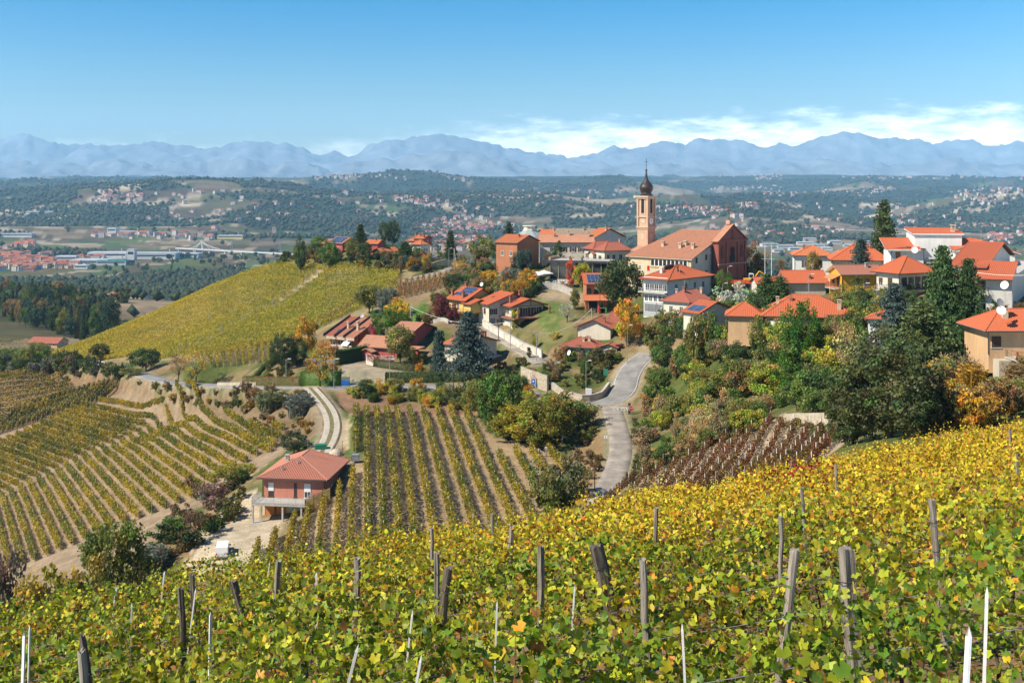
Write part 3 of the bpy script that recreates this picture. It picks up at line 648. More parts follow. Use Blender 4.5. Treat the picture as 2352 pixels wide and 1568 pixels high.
def balcony(B,face,u0,u1,z,dep=1.3,mat=None,rl=None,rh=1.0):
    mat=mat or CONC
    if face=='F':
        x0,x1=B.x0+(B.x1-B.x0)*u0,B.x0+(B.x1-B.x0)*u1; y=B.y0; Z=B.z0+z
        MB().box(x0,x1,y-dep,y-0.003,Z-0.2,Z).build('balcony',mat,B.root)
        rail(B.root,[(x0+.05,y-.05,Z),(x0+.05,y-dep+.06,Z),(x1-.05,y-dep+.06,Z),(x1-.05,y-.05,Z)],rh,rl)
    elif face=='R':
        y0,y1=B.y0+(B.y1-B.y0)*u0,B.y0+(B.y1-B.y0)*u1; x=B.x1; Z=B.z0+z
        MB().box(x+.003,x+dep,y0,y1,Z-0.2,Z).build('balcony',mat,B.root)
        rail(B.root,[(x+.05,y0+.05,Z),(x+dep-.06,y0+.05,Z),(x+dep-.06,y1-.05,Z),(x+.05,y1-.05,Z)],rh,rl)
    else:
        y1,y0=B.y1-(B.y1-B.y0)*u0,B.y1-(B.y1-B.y0)*u1; x=B.x0; Z=B.z0+z
        MB().box(x-dep,x-.003,y0,y1,Z-0.2,Z).build('balcony',mat,B.root)
        rail(B.root,[(x-.05,y0+.05,Z),(x-dep+.06,y0+.05,Z),(x-dep+.06,y1-.05,Z),(x-.05,y1-.05,Z)],rh,rl)
SOLAR=plain('solar_cells',(0.02,0.05,0.13),0.18,0.25,2.0,0,0.1,0.6); SFR=plain('panel_frame',(0.45,0.46,0.48),0.4,0.1,3,0,0.6); SKYL=plain('collector_glass',(0.06,0.10,0.17),0.1,0.3,0.5,0,0,0.8)
def panels(root,o,e,up,nx,ny,pw=1.0,ph=1.55,skip=(),cell=SOLAR,name='solar_panel'):
    """rows of panels on a roof slope: origin, direction along the eave, direction up the slope"""
    e=Vector(e).normalized(); up=Vector(up).normalized(); nrm=e.cross(up).normalized()
    if nrm.z<0: nrm=-nrm
    def mk():
        mb=MB(); mb.box(0,pw,0,ph,0,0.035,m=1)
        cx,cy_=6,9
        if cell is SOLAR:
            for i in range(3):
                for j in range(4): mb.box(0.03+i*(pw-.06)/3+.012,0.03+(i+1)*(pw-.06)/3-.012,0.03+j*(ph-.06)/4+.012,0.03+(j+1)*(ph-.06)/4-.012,0.035,0.04,m=0,bottom=False)
        else: mb.box(0.05,pw-.05,0.05,ph-.05,0.035,0.04,m=0,bottom=False)
        return mb.build(name,[cell,SFR])
    me=mcache(('sp',pw,ph,cell.name),mk)
    M=Matrix((e,up,nrm)).transposed()
    for i in range(nx):
        for j in range(ny):
            if (i,j) in skip: continue
            ob=bpy.data.objects.new(name,me); link(ob,root); ob.location=Vector(o)+e*(i*(pw+.02))+up*(j*(ph+.02))+nrm*0.09; ob.rotation_euler=M.to_euler()
def slopevec(B,rise,half): return rise/half
# wall colours
Wcream=wall_mat('cream_plaster',(0.62,0.50,0.33)); Wpale=wall_mat('pale_cream_plaster',(0.66,0.60,0.48)); Wwhite=wall_mat('white_plaster',(0.76,0.75,0.71)); Wyel=wall_mat('yellow_plaster',(0.68,0.50,0.16)); Wora=wall_mat('orange_yellow_plaster',(0.74,0.37,0.045))
Wred=wall_mat('red_plaster',(0.42,0.10,0.09)); Wpink=wall_mat('salmon_red_plaster',(0.54,0.22,0.15)); Wbrk=wall_mat('orange_brick',(0.45,0.19,0.10)); Wgrey=wall_mat('grey_plaster',(0.50,0.48,0.44)); Wfac=wall_mat('faded_dark_red_plaster',(0.30,0.10,0.075)); Wpeach=wall_mat('peach_plaster',(0.62,0.40,0.22)); Wtow=wall_mat('pinkish_stone_plaster',(0.56,0.36,0.24)); Wrough=wall_mat('rough_stone_wall',(0.52,0.46,0.36))
CREAMP=plain('cream_trim',(0.56,0.42,0.30),0.8,0.1)

T_FARM=roof_mat('farm_tiles',(0.52,0.195,0.125),(0.36,0.20,0.15),0.8)
# --- salmon red farmhouse by the dirt yard
H=house('farmhouse','salmon red farmhouse with hipped tile roof and concrete carport beside the dirt yard',(590,1103.6),(752,1102.5),(803.6,1052),173,6.0,theta=-7)
B=body(H,-H.w,0,0,H.d,2.95,3.05,'hy',2.35,Wpink,T_FARM,over=0.75,pitch=0.27,i0=4.6,i1=4.0,found=2.95,crest=.10)
win(B,'F',0.13,0.05,0.85,2.2,'r',BROWNW,WHITE); win(B,'F',0.53,0.05,0.45,2.2,'',BROWNW); win(B,'F',0.73,0.05,1.0,2.2,'r',WHITE,WHITE); win(B,'R',0.35,1.0,0.9,1.2); win(B,'R',0.7,1.0,0.9,1.2)
w=H.w
MB().box(-w+0.2,-2.6,-3.0,0.74,2.66,2.9).build('terrace',CONC,H.root); rail(H.root,[(-w+.25,.6,2.9),(-w+.25,-2.95,2.9),(-2.65,-2.95,2.9),(-2.65,0.6,2.9)],1.0,METAL)
for x in (-w+0.35,-w+5.0,-3.2): MB().box(x-.13,x+.13,-2.9,-2.64,-0.05,2.655).build('column',CONC,H.root)
MB().box(-w+.2,-2.3,-3.2,0.6,-0.28,-0.03).build('floor_slab',CONC,H.root)
ORW=plain('orange_wood_door',(0.55,0.21,0.06),0.7,0.2,4)
MB().box(-w+0.76,-0.8,0.35,0.745,-1.0,2.65).build('wall',Wpale,H.root)
win_b=House(); win_b.x0,win_b.x1,win_b.y0,win_b.y1,win_b.z0,win_b.root=-w+.76,-.8,0.35,5,0,H.root
for u in (0.14,0.30): win(win_b,'F',u,0,1.7,2.3,'garage',sh=ORW)
TARP=plain('yellowed_sheet',(0.52,0.36,0.15),0.7,0.3,0.8)
sa,sb=Vector((-2.5,-3.0,1.6)),Vector((0.9,-1.5,3.2)); sn=Vector((-.04,.09,0))
for k in range(3):
    for j in range(2):
        a,b=sa.lerp(sb,k/3+.01),sa.lerp(sb,(k+1)/3-.01); u0,u1=Vector((0,0,j*1.05)),Vector((0,0,j*1.05+1.0)); mb=MB().face([a+u0,b+u0,b+u1,a+u1]).face([a+u1+sn,b+u1+sn,b+u0+sn,a+u0+sn]); mb.face([a+u1,b+u1,b+u1+sn,a+u1+sn]); mb.build('screen_sheet',TARP,H.root)
for k in range(4): p=sa.lerp(sb,k/3)+sn*1.6; MB().bar(p-Vector((0,0,2.2)),p+Vector((0,0,2.15)),.06,n=5).build('screen_post',BROWNW,H.root)
MB().bar(sa+sn*1.6+Vector((0,0,2.1)),sb+sn*1.6+Vector((0,0,2.1)),.05,n=5).build('screen_rail',BROWNW,H.root)
for x,y in ((-5.6,3.0),(-7.6,1.6)): MB().bar((x,y,6.8),(x,y,8.1 if y>2 else 7.4),0.10,n=8).bar((x,y,8.1 if y>2 else 7.4),(x,y,8.25 if y>2 else 7.55),0.17,n=8).build('vent_pipe',METAL,H.root)
B2=body(H,-w-0.9,-w+5.0,13.2,18.6,1.4,3.3,'hx',1.5,Wyel,T_RED,over=0.6,pitch=0.26,found=2)
win(B2,'F',0.3,1.2,0.7,1.0)
for k in range(60):
    pass
lg=MB(); rr=random.Random(4)
for k in range(90):
    x=-3.9+rr.uniform(-1.3,1.6); z=0.1+rr.random()*1.0*max(0.1,1-abs(x+3.4)/2.2); y=-1.6+rr.uniform(-.8,.8); a=rr.uniform(0,6.3); lg.bar((x,y,z),(x+.5*math.cos(a),y+.5*math.sin(a),z+rr.uniform(-.1,.25)),0.05,n=5)
o=lg.build('firewood_pile',plain('split_wood',(0.20,0.14,0.10),0.9,0.4,3)); o.location=H.root.location; o.rotation_euler=H.root.rotation_euler; tag(o,'heap of split firewood under the carport of the salmon farmhouse','firewood pile')
# --- church, its annex and the bell tower
H=house('church','parish church with dark red facade and one long pale tiled roof','' or (1436,588),(1589,596),None,290,8.6,theta=-43,cat='church')
w=H.w
wallblock(H.root,-w+.6,-0.6,0.6,10,-4,8.6,Wcream); MB().face([(-0.595,0.6,-4),(-0.595,10,-4),(-0.595,10,11.6),(-0.595,0.6,8.5)]).build('wall',Wpale,H.root)
slab_roof(H.root,[[(-w,0,8.6),(0,0,8.6),(0,17,15.3),(-w+6.5,17,15.3)],[(-w,30,8.6),(-w,0,8.6),(-w+6.5,17,15.3)]],T_PALE,0.22,0.5,CREAMP,True,False,crest=0.13)
wallblock(H.root,-w+7,-0.2,11,26,-4,11.5,Wcream)
# facade
fx=1.6; y0,y1=9.6,23.4; ym=(y0+y1)/2
MB().prism([(0,0)],0,0) if False else None
fm=MB(); poly=[(y0,-4),(y1,-4),(y1,12.9),(ym,16.9),(y0,12.9)]
fm.face([(fx,y,z) for y,z in poly]); fm.face([(0.1,y,z) for y,z in poly[::-1]]); fm.face([(0.1,y0,-4),(fx,y0,-4),(fx,y0,12.9),(0.1,y0,12.9)]); fm.face([(fx,y1,-4),(0.1,y1,-4),(0.1,y1,12.9),(fx,y1,12.9)]); fm.build('facade',Wfac,H.root)
roofblock(H.root,-.2,fx+0.4,y0-0.5,y1+0.5,12.85,4.3,'x',0,0,T_PALE,0.2,0.42,Wfac)
tm=MB()
for z,p in ((6.2,.35),(12.6,.45),(0.5,.3)): tm.box(fx+.003,fx+p,y0-.1,y1+.1,z,z+0.55)
for y in (y0+.5,y0+4.2,y1-4.2,y1-.5):
    tm.box(fx+.003,fx+.22,y-.42,y+.42,1.05,6.2); tm.box(fx+.003,fx+.22,y-.42,y+.42,6.75,12.6)
tm.build('cornice',Wfac,H.root)
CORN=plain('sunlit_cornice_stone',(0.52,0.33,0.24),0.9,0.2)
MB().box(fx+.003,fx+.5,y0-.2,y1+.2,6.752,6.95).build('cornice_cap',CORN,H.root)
def arched(root,face_x,yc,z,wd,ht,mat,name,dep=0.06,n=8):
    pts=[(yc-wd/2,z),(yc+wd/2,z)]+[(yc+wd/2*math.cos(math.pi*k/n),z+ht-wd/2+wd/2*math.sin(math.pi*k/n)) for k in range(n+1)]
    mb=MB(); mb.face([(face_x+dep,y,zz) for y,zz in pts])
    for (ya,za),(yb,zb) in zip(pts,pts[1:]+pts[:1]): mb.face([(face_x,ya,za),(face_x,yb,zb),(face_x+dep,yb,zb),(face_x+dep,ya,za)])
    return mb.build(name,mat,root)
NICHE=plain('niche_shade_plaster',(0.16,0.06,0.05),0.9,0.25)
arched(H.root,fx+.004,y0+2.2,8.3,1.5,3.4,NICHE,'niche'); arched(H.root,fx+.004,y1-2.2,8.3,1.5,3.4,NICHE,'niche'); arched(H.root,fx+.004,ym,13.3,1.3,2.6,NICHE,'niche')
# mixtilinear window in the middle: a tall lobed opening with a moulded frame
def lobed(sc,dep,mat,name):
    pts=[]
    for k in range(28):
        t=2*math.pi*k/28; rr_=1+0.16*math.cos(4*t+math.pi); pts.append((ym+sc*1.25*rr_*math.cos(t)*(1.1 if math.sin(t)<0 else 0.85),9.2+sc*2.2*rr_*math.sin(t)))
    mb=MB(); mb.face([(fx+dep,y,z) for y,z in pts])
    for (ya,za),(yb,zb) in zip(pts,pts[1:]+pts[:1]): mb.face([(fx+.003,ya,za),(fx+.003,yb,zb),(fx+dep,yb,zb),(fx+dep,ya,za)])
    return mb.build(name,mat,H.root)
lobed(1.22,0.10,Wfac,'window_surround'); wf=lobed(1.0,0.14,DARK,'facade_window')
arched(H.root,fx+.004,ym,-1.5,2.6,5.2,BROWNW,'portal',0.1)
pd=MB().box(-0.6+fx-1,0.6+fx-1,ym-.6,ym+.6,17.2,18.2).build('pedestal',CORN,H.root)
cm_=MB(); cm_.bar((fx-1,ym,18.2),(fx-1,ym,22.6),0.09,n=6).bar((fx-1,ym-.9,20.9),(fx-1,ym+.9,20.9),0.07,n=6)
for a in range(8): t=a*math.pi/4; cm_.bar((fx-1,ym,20.9),(fx-1,ym+.7*math.cos(t),20.9+.7*math.sin(t)),0.03,n=4)
for z,r in ((18.6,.35),(19.3,.22)): cm_.lathe([(0,z-.2),(r,z),(0,z+.3)],8,(fx-1,ym))
cm_.build('ornate_cross',plain('rusted_iron',(0.16,0.10,0.05),0.7,0.3),H.root)
BA=House(); BA.x0,BA.x1,BA.y0,BA.y1,BA.z0,BA.root=-w+.6,-.6,.6,10,0,H.root
arc=MB()
for k in range(9):      # arcaded loggia under the eave
    u=0.40+k*0.064; x=BA.x0+(BA.x1-BA.x0)*u
    pts=[(x-.5,6.5),(x+.5,6.5)]+[(x+.5*math.cos(math.pi*j/6),7.5+.5*math.sin(math.pi*j/6)) for j in range(7)]
    mb=MB(); mb.face([(px,.54,pz) for px,pz in pts]); mb.face([(px,.595,pz) for px,pz in pts[::-1]]); ob=mb.build('arch_opening',DARK,H.root)
    MB().box(x+.55,x+.8,.44,.598,6.4,8.3).build('pilaster',WHITE,H.root)
MB().box(BA.x0+(BA.x1-BA.x0)*.36,BA.x1,.38,.598,6.05,6.38).build('string_course',Wcream,H.root)
for u,z in ((0.19,5.0),(0.33,5.0),(0.44,3.6),(0.19,1.6),(0.33,1.6)): win(BA,'F',u,z,0.75,1.3,'c' if u==.33 else '',WHITE,REDP if u==.33 else None)
for u,z,hh in ((0.25,7.4,1.5),(0.72,8.0,1.5),(0.72,4.0,1.4),(.25,4.0,1.4)): win(BA,'R',u,z,0.85,hh,'c')
# sundial / clock on the end wall
ck=MB().lathe([(0,0),(0.85,0.0),(0.85,.08),(0,.08)],20).build('wall_clock',WHITE,H.root); ck.location=(-.59,9.1,10.3); ck.rotation_euler=(0,R(90),0)
MB().box(-.49,-.47,9.06,9.14,10.3,10.95).box(-.49,-.47,9.1,9.55,10.26,10.34).build('clock_hand',DARK,H.root)
for x,y,m in ((-13.5,6.5,CREAMP),(-7.6,6.0,CREAMP),(-6.9,7.4,CREAMP),(-3.6,6.0,CREAMP),(-10.2,2.4,CREAMP)):
    if x==-10.2: continue
    chimney(H.root,x,y,8.6+6*y/17,1.7,m,0.75)
# bell tower
TX,TY=(1484.5-1176)/F*311,311
T=thing('bell_tower','tall pinkish bell tower with dark onion dome beside the long church roof','bell tower',(TX,TY,0),R(-43)); zt=lambda dy:-(dy-HZ)/F*TY
a=1.72   # half width
zb,z1,z2,z3=zt(567),zt(520),zt(449),zt(440)
MB().box(-a-.9,a+.9,-a-.9,a+.9,zb-14,zb-.9).build('base',Wtow,T)
slab_roof(T,[[(-a-1.3,-a-1.3,zb-.9),(a+1.3,-a-1.3,zb-.9),(a,-a,zb+.15),(-a,-a,zb+.15)],[(a+1.3,-a-1.3,zb-.9),(a+1.3,a+1.3,zb-.9),(a,a,zb+.15),(a,-a,zb+.15)],[(-a-1.3,a+1.3,zb-.9),(-a-1.3,-a-1.3,zb-.9),(-a,-a,zb+.15),(-a,a,zb+.15)]],T_PALE,0.15,0.35,CREAMP,True,False,'skirt_roof')
MB().box(-a,a,-a,a,zb-1,z1-.25).build('lower_stage',Wtow,T)
MB().box(-a-.35,a+.35,-a-.35,a+.35,z1-.25,z1).box(-a-.2,a+.2,-a-.2,a+.2,z1-.6,z1-.255).build('cornice',CREAMP,T)
b=a-.12
MB().box(-b,b,-b,b,z1+.003,z2-.9).build('belfry_stage',Wtow,T)
pil=MB()
for sx_ in (-1,1):
    for sy_ in (-1,1): pil.box(sx_*b-.28,sx_*b+.28,sy_*b-.28,sy_*b+.28,z1+.003,z2-.9)
pil.build('corner_pilaster',Wtow,T)
c1=z1+(z2-z1)*0.30
MB().box(-b-.3,b+.3,-b-.3,b+.3,c1,c1+.22).build('string_course',CREAMP,T)
MB().box(-b-.42,b+.42,-b-.42,b+.42,z2-.9,z2-.5).box(-b-.65,b+.65,-b-.65,b+.65,z2-.495,z2-.1).build('cornice',CREAMP,T)
def face_arch(ry,zc,wd,ht,mat,name,off,base):
    pts=[(-wd/2,0),(wd/2,0)]+[(wd/2*math.cos(math.pi*k/8),ht-wd/2+wd/2*math.sin(math.pi*k/8)) for k in range(9)]
    mb=MB(); mb.face([(x,-base-off,z) for x,z in pts])
    for (xa,za),(xb,zb_) in zip(pts,pts[1:]+pts[:1]): mb.face([(xa,-base,za),(xb,-base,zb_),(xb,-base-off,zb_),(xa,-base-off,za)])
    o=mb.build(name,mat,T); o.location=(0,0,zc); o.rotation_euler=(0,0,ry); return o
for ry in (0,R(90),R(-90),R(180)):
    face_arch(ry,c1+.9,1.6,4.6,CREAMP,'arch_surround',0.08,b); face_arch(ry,c1+1.1,1.0,4.1,DARK,'belfry_opening',0.09,b)
    face_arch(ry,z1+.9,1.3,1.3,CREAMP,'panel',0.05,b) if ry!=R(90) else None
    e=MB().lathe([(0,0),(1,0),(1,.06),(.8,.09),(0,.09)],18).build('oval_panel',CREAMP,T); e.scale=(.62,.95,1); e.location=(math.sin(ry)*a,-math.cos(ry)*a,(zb+z1)/2); e.rotation_euler=(R(90),0,ry)
    face_arch(ry,zb+.6,2.6,z1-zb-2.0,Wtow,'panel_frame',0.04,a)
cf=MB().lathe([(0,0),(.85,0),(.85,.08),(0,.08)],20).build('clock_face',WHITE,T); cf.location=(b+.005,0,z1+1.45); cf.rotation_euler=(0,R(90),0)
MB().box(b+.09,b+.11,-.04,.04,z1+1.45,z1+2.1).box(b+.09,b+.11,0,.45,z1+1.41,z1+1.49).build('clock_hand',DARK,T)
bl=MB().lathe([(.05,1.0),(.28,.9),(.36,.3),(.55,0),(0,0)],12).build('bell',plain('bronze',(0.12,0.08,0.03),0.5,0.2,3,0,0.6),T); bl.location=(b-.05,0,c1+2.6)
DOME=plain('dark_copper_dome',(0.055,0.04,0.034),0.5,0.3,1.2,0,0.2,0.4)
zd=z2-.1
MB().lathe([(1.75,zd),(1.8,zd+.35),(1.45,zd+.5),(1.4,zd+.95),(1.5,zd+1.15),(1.85,zd+1.9),(1.88,zd+2.4),(1.62,zd+3.0),(1.08,zd+3.6),(.62,zd+4.3),(.36,zd+5.2),(.22,zd+6.2),(.2,zd+6.7),(.32,zd+6.95),(.2,zd+7.25),(0,zd+7.3)],20).build('onion_dome',DOME,T,smooth=True)
MB().bar((0,0,zd+7.2),(0,0,zd+10.2),0.06,n=6).bar((-.55,0,zd+9.3),(.55,0,zd+9.3),0.05,n=6).bar((-.22,0,zd+8.3),(.22,0,zd+8.3),0.05,n=6).build('cross',STEELD,T)
# --- white three-storey house below the church
H=house('white_house','white three storey house with red hipped roof below the church',(1466,640.5),(1535,644),(1644,629),261,8.5,theta=-42)
w,d=H.w,H.d
B=body(H,-w,0,0,d,0,8.5,'hy',2.8,Wwhite,T_NEW,over=0.9,i0=d*.45,i1=d*.45)
for u in (0.12,0.3,0.5,0.70,0.88): win(B,'F',u,3.3,.95,1.4)
for u in (0.17,0.36,0.55,0.74,0.90): win(B,'F',u,5.8,1.25,1.6)
MB().box(B.x0-.9,B.x1+.02,B.y0-1.1,B.y0-.003,5.25,5.5).build('balcony',CONC,H.root); rail(H.root,[(B.x0-.8,B.y0-1.0,5.5),(B.x1,B.y0-1.0,5.5)],0.9,WHITE)
GATE=plain('grey_metal_gate',(0.42,0.44,0.44),0.5,0.15,2)
for u,wd_ in ((0.31,3.6),(0.76,3.0)):
    gt=win(B,'F',u,-0.3,wd_,3.2,'garage',sh=GATE)
    gp=MB()
    for i in range(8):
        for j in range(4): gp.box(-wd_/2+.25+i*(wd_-.5)/8,-wd_/2+.25+(i+.7)*(wd_-.5)/8,-0.095,-0.08,1.3+j*.42,1.3+j*.42+.28)
    gp.build('glazing',GLASS,gt)
for u,z in ((0.2,5.8),(0.42,5.8),(0.62,5.8),(0.82,5.8),(0.3,3.2),(.5,3.2)): win(B,'R',u,z,1.0,1.5)
chimney(H.root,-w*.55,d*.2,9.7,1.3,WHITE,0.6); MB().bar((-w*.2,d*.35,9.0),(-w*.2,d*.35,10.8),0.08,n=6).build('vent_pipe',METAL,H.root)
panels(H.root,(-w*.63,d*.42,8.5+2.8*(.37*2)),(0,-1,0),(w/2,0,3.0),3,1,1.1,1.6,cell=SKYL,name='skylight')
# --- small house in front of it with an old hip roof
H=house('small_house','low house with dark weathered hip roof beside the white three storey house',(1516.5,696.7),(1584.5,698),(1634,674.4),243,3.0,theta=-40)
B=body(H,-H.w,0,0,H.d,0,3.2,'hy',2.2,Wpale,T_RED,over=0.5,i0=3.2,i1=0.5)
chimney(H.root,-H.w*.45,H.d*.35,5.2,1.1,BRICK,.5); chimney(H.root,-H.w*.3,H.d*.95,4.7,1.1,CREAMP,.5); win(B,'F',.3,.9); win(B,'F',.7,.9); win(B,'R',.4,.9)
# --- cream house on the street corner
H=house('cream_corner_house','cream two storey house with dark red tile roofs at the street corner',(1318,758),(1407,755.5),(1474,744),262,6.4,theta=-20)
B=body(H,-H.w,0,0,8.2,0,6.4,'gy',2.0,Wpale,T_RED,over=0.7)
win(B,'R',.35,3.6,1,1.5,'c'); win(B,'R',.68,3.6,1,1.5,'c'); balcony(B,'R',.2,.85,3.2,1.2,Wpale)
B3=body(H,-3.4,3.4,6.6,17.5,0.4,6.6,'gx',2.0,Wpale,T_RED,over=0.6)
for u in (.28,.58,.85):
    win(B3,'R',u,3.9,.9,1.35,'s'); win(B3,'R',u,1.0,.9,1.35,'s')
Wl=House()
B2=body(H,-H.w-1.6,-2.0,-6.5,0.65,-0.3,3.1,'hx',1.9,Wpale,T_RED,over=0.8,pitch=0.26,i0=4,i1=3.4)
win(B2,'F',.33,.1,1.15,2.3,'c',sh=BROWNW); win(B2,'R',.2,.2,.9,2.1,'c'); win(B2,'R',.75,.2,.9,2.1,'c')
MB().box(B2.x0+.3,B2.x1-3.4,B2.y0-1.3,B2.y0-.003,-.35,-.12).build('balcony',CONC,H.root); rail(H.root,[(B2.x0+.35,B2.y0-.1,-.12),(B2.x0+.35,B2.y0-1.25,-.12),(B2.x1-3.45,B2.y0-1.25,-.12)],.95)
chimney(H.root,-5.6,-4.4,3.6,1.4,CREAMP,.5); chimney(H.root,-4.3,-4.2,3.7,1.4,CREAMP,.5)
body(H,-2.2,2.4,-4.0,0.6,-0.2,2.9,'gy',0.8,Wpale,T_RED,over=0.5)
MB().box(0.1,1.7,-3.53,-3.505,0,2.2).build('arch_door',DARK,H.root)
# --- house with deck on the grassy slope
H=house('deck_house','pale house with stepped red gable roofs and wide deck on the grassy slope',(1098,696),(1120.6,700.5),(1228,690),286,6.0,theta=-61)
w,d=H.w,H.d
B=body(H,-max(w,7.5),0,0,d,0,6.0,'gx',2.6,Wpale,T_NEW,over=0.8,ridge=0.55)
win(B,'R',.10,3.4,1,1.5,'s'); win(B,'R',.08,.2,1.3,2.2,'door',sh=plain('grey_door',(0.3,0.29,0.27)))
win(B,'F',.6,3.4,1.1,1.5,'c'); win(B,'R',.24,1.0,.7,1.2,'s')
B2=body(H,-3,4.6,4.0,d+1.2,3.1,2.6,'gx',1.75,Wpale,T_NEW,over=0.9,found=.1,ridge=.5)
MB().box(-2.0,7.2,3.6,d+1.4,2.75,3.05).build('deck',BRICK,H.root); rail(H.root,[(0.9,3.7,3.05),(7.1,3.7,3.05),(7.1,d+1.3,3.05)],1.0,STEELD,0.3)
MB().box(-2.0,4.4,4.6,d+.6,-2.5,2.74).build('wall',Wpale,H.root)
for u in (.42,.78): win(B2,'R',u,.05,1.5,2.1,'s')
win(B2,'F',.55,.7,.9,1.2,'s'); win(B2,'R',.12,.6,.9,1.2,'s')
fr=MB()
for t in (-1,1): fr.bar((4.4,4.2+(d-2.2)*.5+t*(d-3.2)*.5,5.8),(4.4,4.2+(d-2.2)*.5,7.1),.09,n=4)
fr.bar((4.45,4.8,5.75),(4.45,d+.6,5.75),.1,n=4).bar((4.45,4.2+(d-2.2)*.5,5.7),(4.45,4.2+(d-2.2)*.5,7.2),.09,n=4); fr.build('gable_truss',BROWNW,H.root)
for y in (5.0,d+.4): MB().box(6.6,6.95,y-.17,y+.17,3.06,5.7).build('column',BRICK,H.root)
chimney(H.root,1.0,6.0,6.7,1.7,BRICK,.6); chimney(H.root,-0.6,9.6,7.4,1.8,BRICK,.6)
# --- yellow house with photovoltaic roof
H=house('yellow_solar_house','yellow house with solar panels on red roof above the driveway',(1029,682),(1068,692.3),(1149,678),291,5.4,theta=-52)
w,d=max(H.w,9),H.d
B=body(H,-w,0,0,d,0,5.4,'gx',2.9,Wyel,T_NEW,over=0.8)
sl=Vector((0,d/2,2.9)).normalized()
panels(H.root,Vector((-w+1.2,0,5.4))+sl*2.2,(1,0,0),sl,6,3,1.0,1.35,skip=((0,2),(0,1),(5,0)))
win(B,'F',.3,2.9,.9,1.4,'s'); win(B,'F',.55,2.7,.9,2.1,''); win(B,'R',.22,2.7,1.2,2.1,'c'); win(B,'F',.3,.3,.9,1.4); win(B,'R',.6,3.0,1.0,1.4,'s'); win(B,'R',.2,0.2,1.2,2.0,'c')
MB().box(-w-.2,2.4,-1.3,.79,2.4,2.62).box(.003,2.4,.8,d*.5,2.4,2.62).build('balcony',BRICK,H.root); rail(H.root,[(-w-.1,-1.2,2.62),(2.3,-1.2,2.62),(2.3,d*.5,2.62)],.95,STEELD,.3)
body(H,-1.2,3.0,-.4,d*.55,2.6,2.2,'gx',1.1,Wyel,T_NEW,over=.5,found=0,thick=.12)
chimney(H.root,-w*.86,1.6,6.6,1.4,BRICK,.6); chimney(H.root,-w*.28,1.3,6.3,1.5,BRICK,.6); chimney(H.root,-w*.9,d*.55,8.0,1.5,BRICK,.6)
# --- pale house behind the big blue cedar
H=house('cedar_house','pale house half hidden behind the big blue cedar',(1013,784),(1066,796),(1149,792),257,5.6,theta=-40)
B=body(H,-H.w,0,0,H.d,0,5.6,'gx',1.7,Wpale,T_ORG,over=0.6)
for u in (.2,.55): win(B,'F',u,3.2,.9,1.4,'s')
win(B,'R',.35,3.1,1.6,1.6,'s',WHITE,BROWNW); win(B,'R',.72,-.1,2.6,2.2,'garage',sh=DARK); win(B,'R',.25,.4,.9,1.3,'s')
MB().box(.003,1.6,H.d*.1,H.d*.9,2.35,2.55).build('balcony',CONC,H.root)
chimney(H.root,-2,H.d*.75,6.6,1.4,BRICK,.5); chimney(H.root,-2.9,H.d*.78,6.6,1.4,BRICK,.5)
# --- red house
H=house('red_house','bright red house with pale tiled gable roof behind the round green tree',(925,757),(943,768.5),(1004,768),272,6.2,theta=-22)
B=body(H,-max(H.w,6.5),0,0,H.d,0,6.2,'gx',2.0,Wred,T_PALE,over=0.6); win(B,'F',.5,3.4,.9,1.3)
H.w=max(H.w,6.5)
B=body(H,-H.w-5.5,-1.0,-4.5,4.5,0,3.4,'gx',2.1,Wred,T_PALE,over=0.6)
for u in (.1,.3): win(B,'F',u,.1,1.0,2.2,'')
B2=body(H,-H.w-3.6,-H.w-0.4,-6.6,-3.5,0,2.5,'gy',.8,Wred,T_PALE,over=.4); win(B2,'F',.5,.4,.9,1.5)
MB().box(-.6,.4,-2.2,-1.4,-2,3.2).build('column',Wred,H.root); MB().box(2.2,3.0,-2.2,-1.4,-2,3.2).build('column',Wred,H.root); MB().box(-1,3.6,-2.6,.6,3.2,3.5).build('porch_roof',T_PALE,H.root)
# --- house of three stepped sloping roofs
H=house('stepped_roof_house','house with three parallel sloping red roofs divided by dark parapets',(745,769),(812,774.5),None,280,4.6,theta=-30)
w=H.w; d=10.2
for k,(xa,xb,dz,dy_) in enumerate(((-w,-w*.62,0,0),(-w*.60,-w*.28,0.05,-.3),(-w*.26,.6,.1,-.6))):
    slab_roof(H.root,[[(xa,dy_,4.5+dz),(xb,dy_,4.5+dz),(xb,d+dy_,8.1+dz),(xa,d+dy_,8.1+dz)]],T_RED if k==0 else T_OLD,.2,.34,CREAMP,True,False)
    pm=MB(); pm.face([(xa-.12,dy_-.4,4.3+dz),(xa-.12,dy_-.4,4.95+dz),(xa-.12,d+dy_+.2,8.65+dz),(xa-.12,d+dy_+.2,7.9+dz)]); pm.face([(xa+.12,dy_-.4,4.3+dz),(xa+.12,d+dy_+.2,7.9+dz),(xa+.12,d+dy_+.2,8.65+dz),(xa+.12,dy_-.4,4.95+dz)]); pm.face([(xa-.12,dy_-.4,4.95+dz),(xa+.12,dy_-.4,4.95+dz),(xa+.12,d+dy_+.2,8.65+dz),(xa-.12,d+dy_+.2,8.65+dz)]); pm.face([(xa-.12,dy_-.4,4.3+dz),(xa+.12,dy_-.4,4.3+dz),(xa+.12,dy_-.4,4.95+dz),(xa-.12,dy_-.4,4.95+dz)]); pm.build('parapet',STEELD,H.root)
    MB().box(xa+.2,xb,dy_+.05,dy_+.25,3.7+dz,4.3+dz).build('fascia_beam',CREAMP,H.root)
wm_=MB(); pp=[(1.2,-3),(d-.4,-3),(d-.4,7.75),(1.2,4.8)]
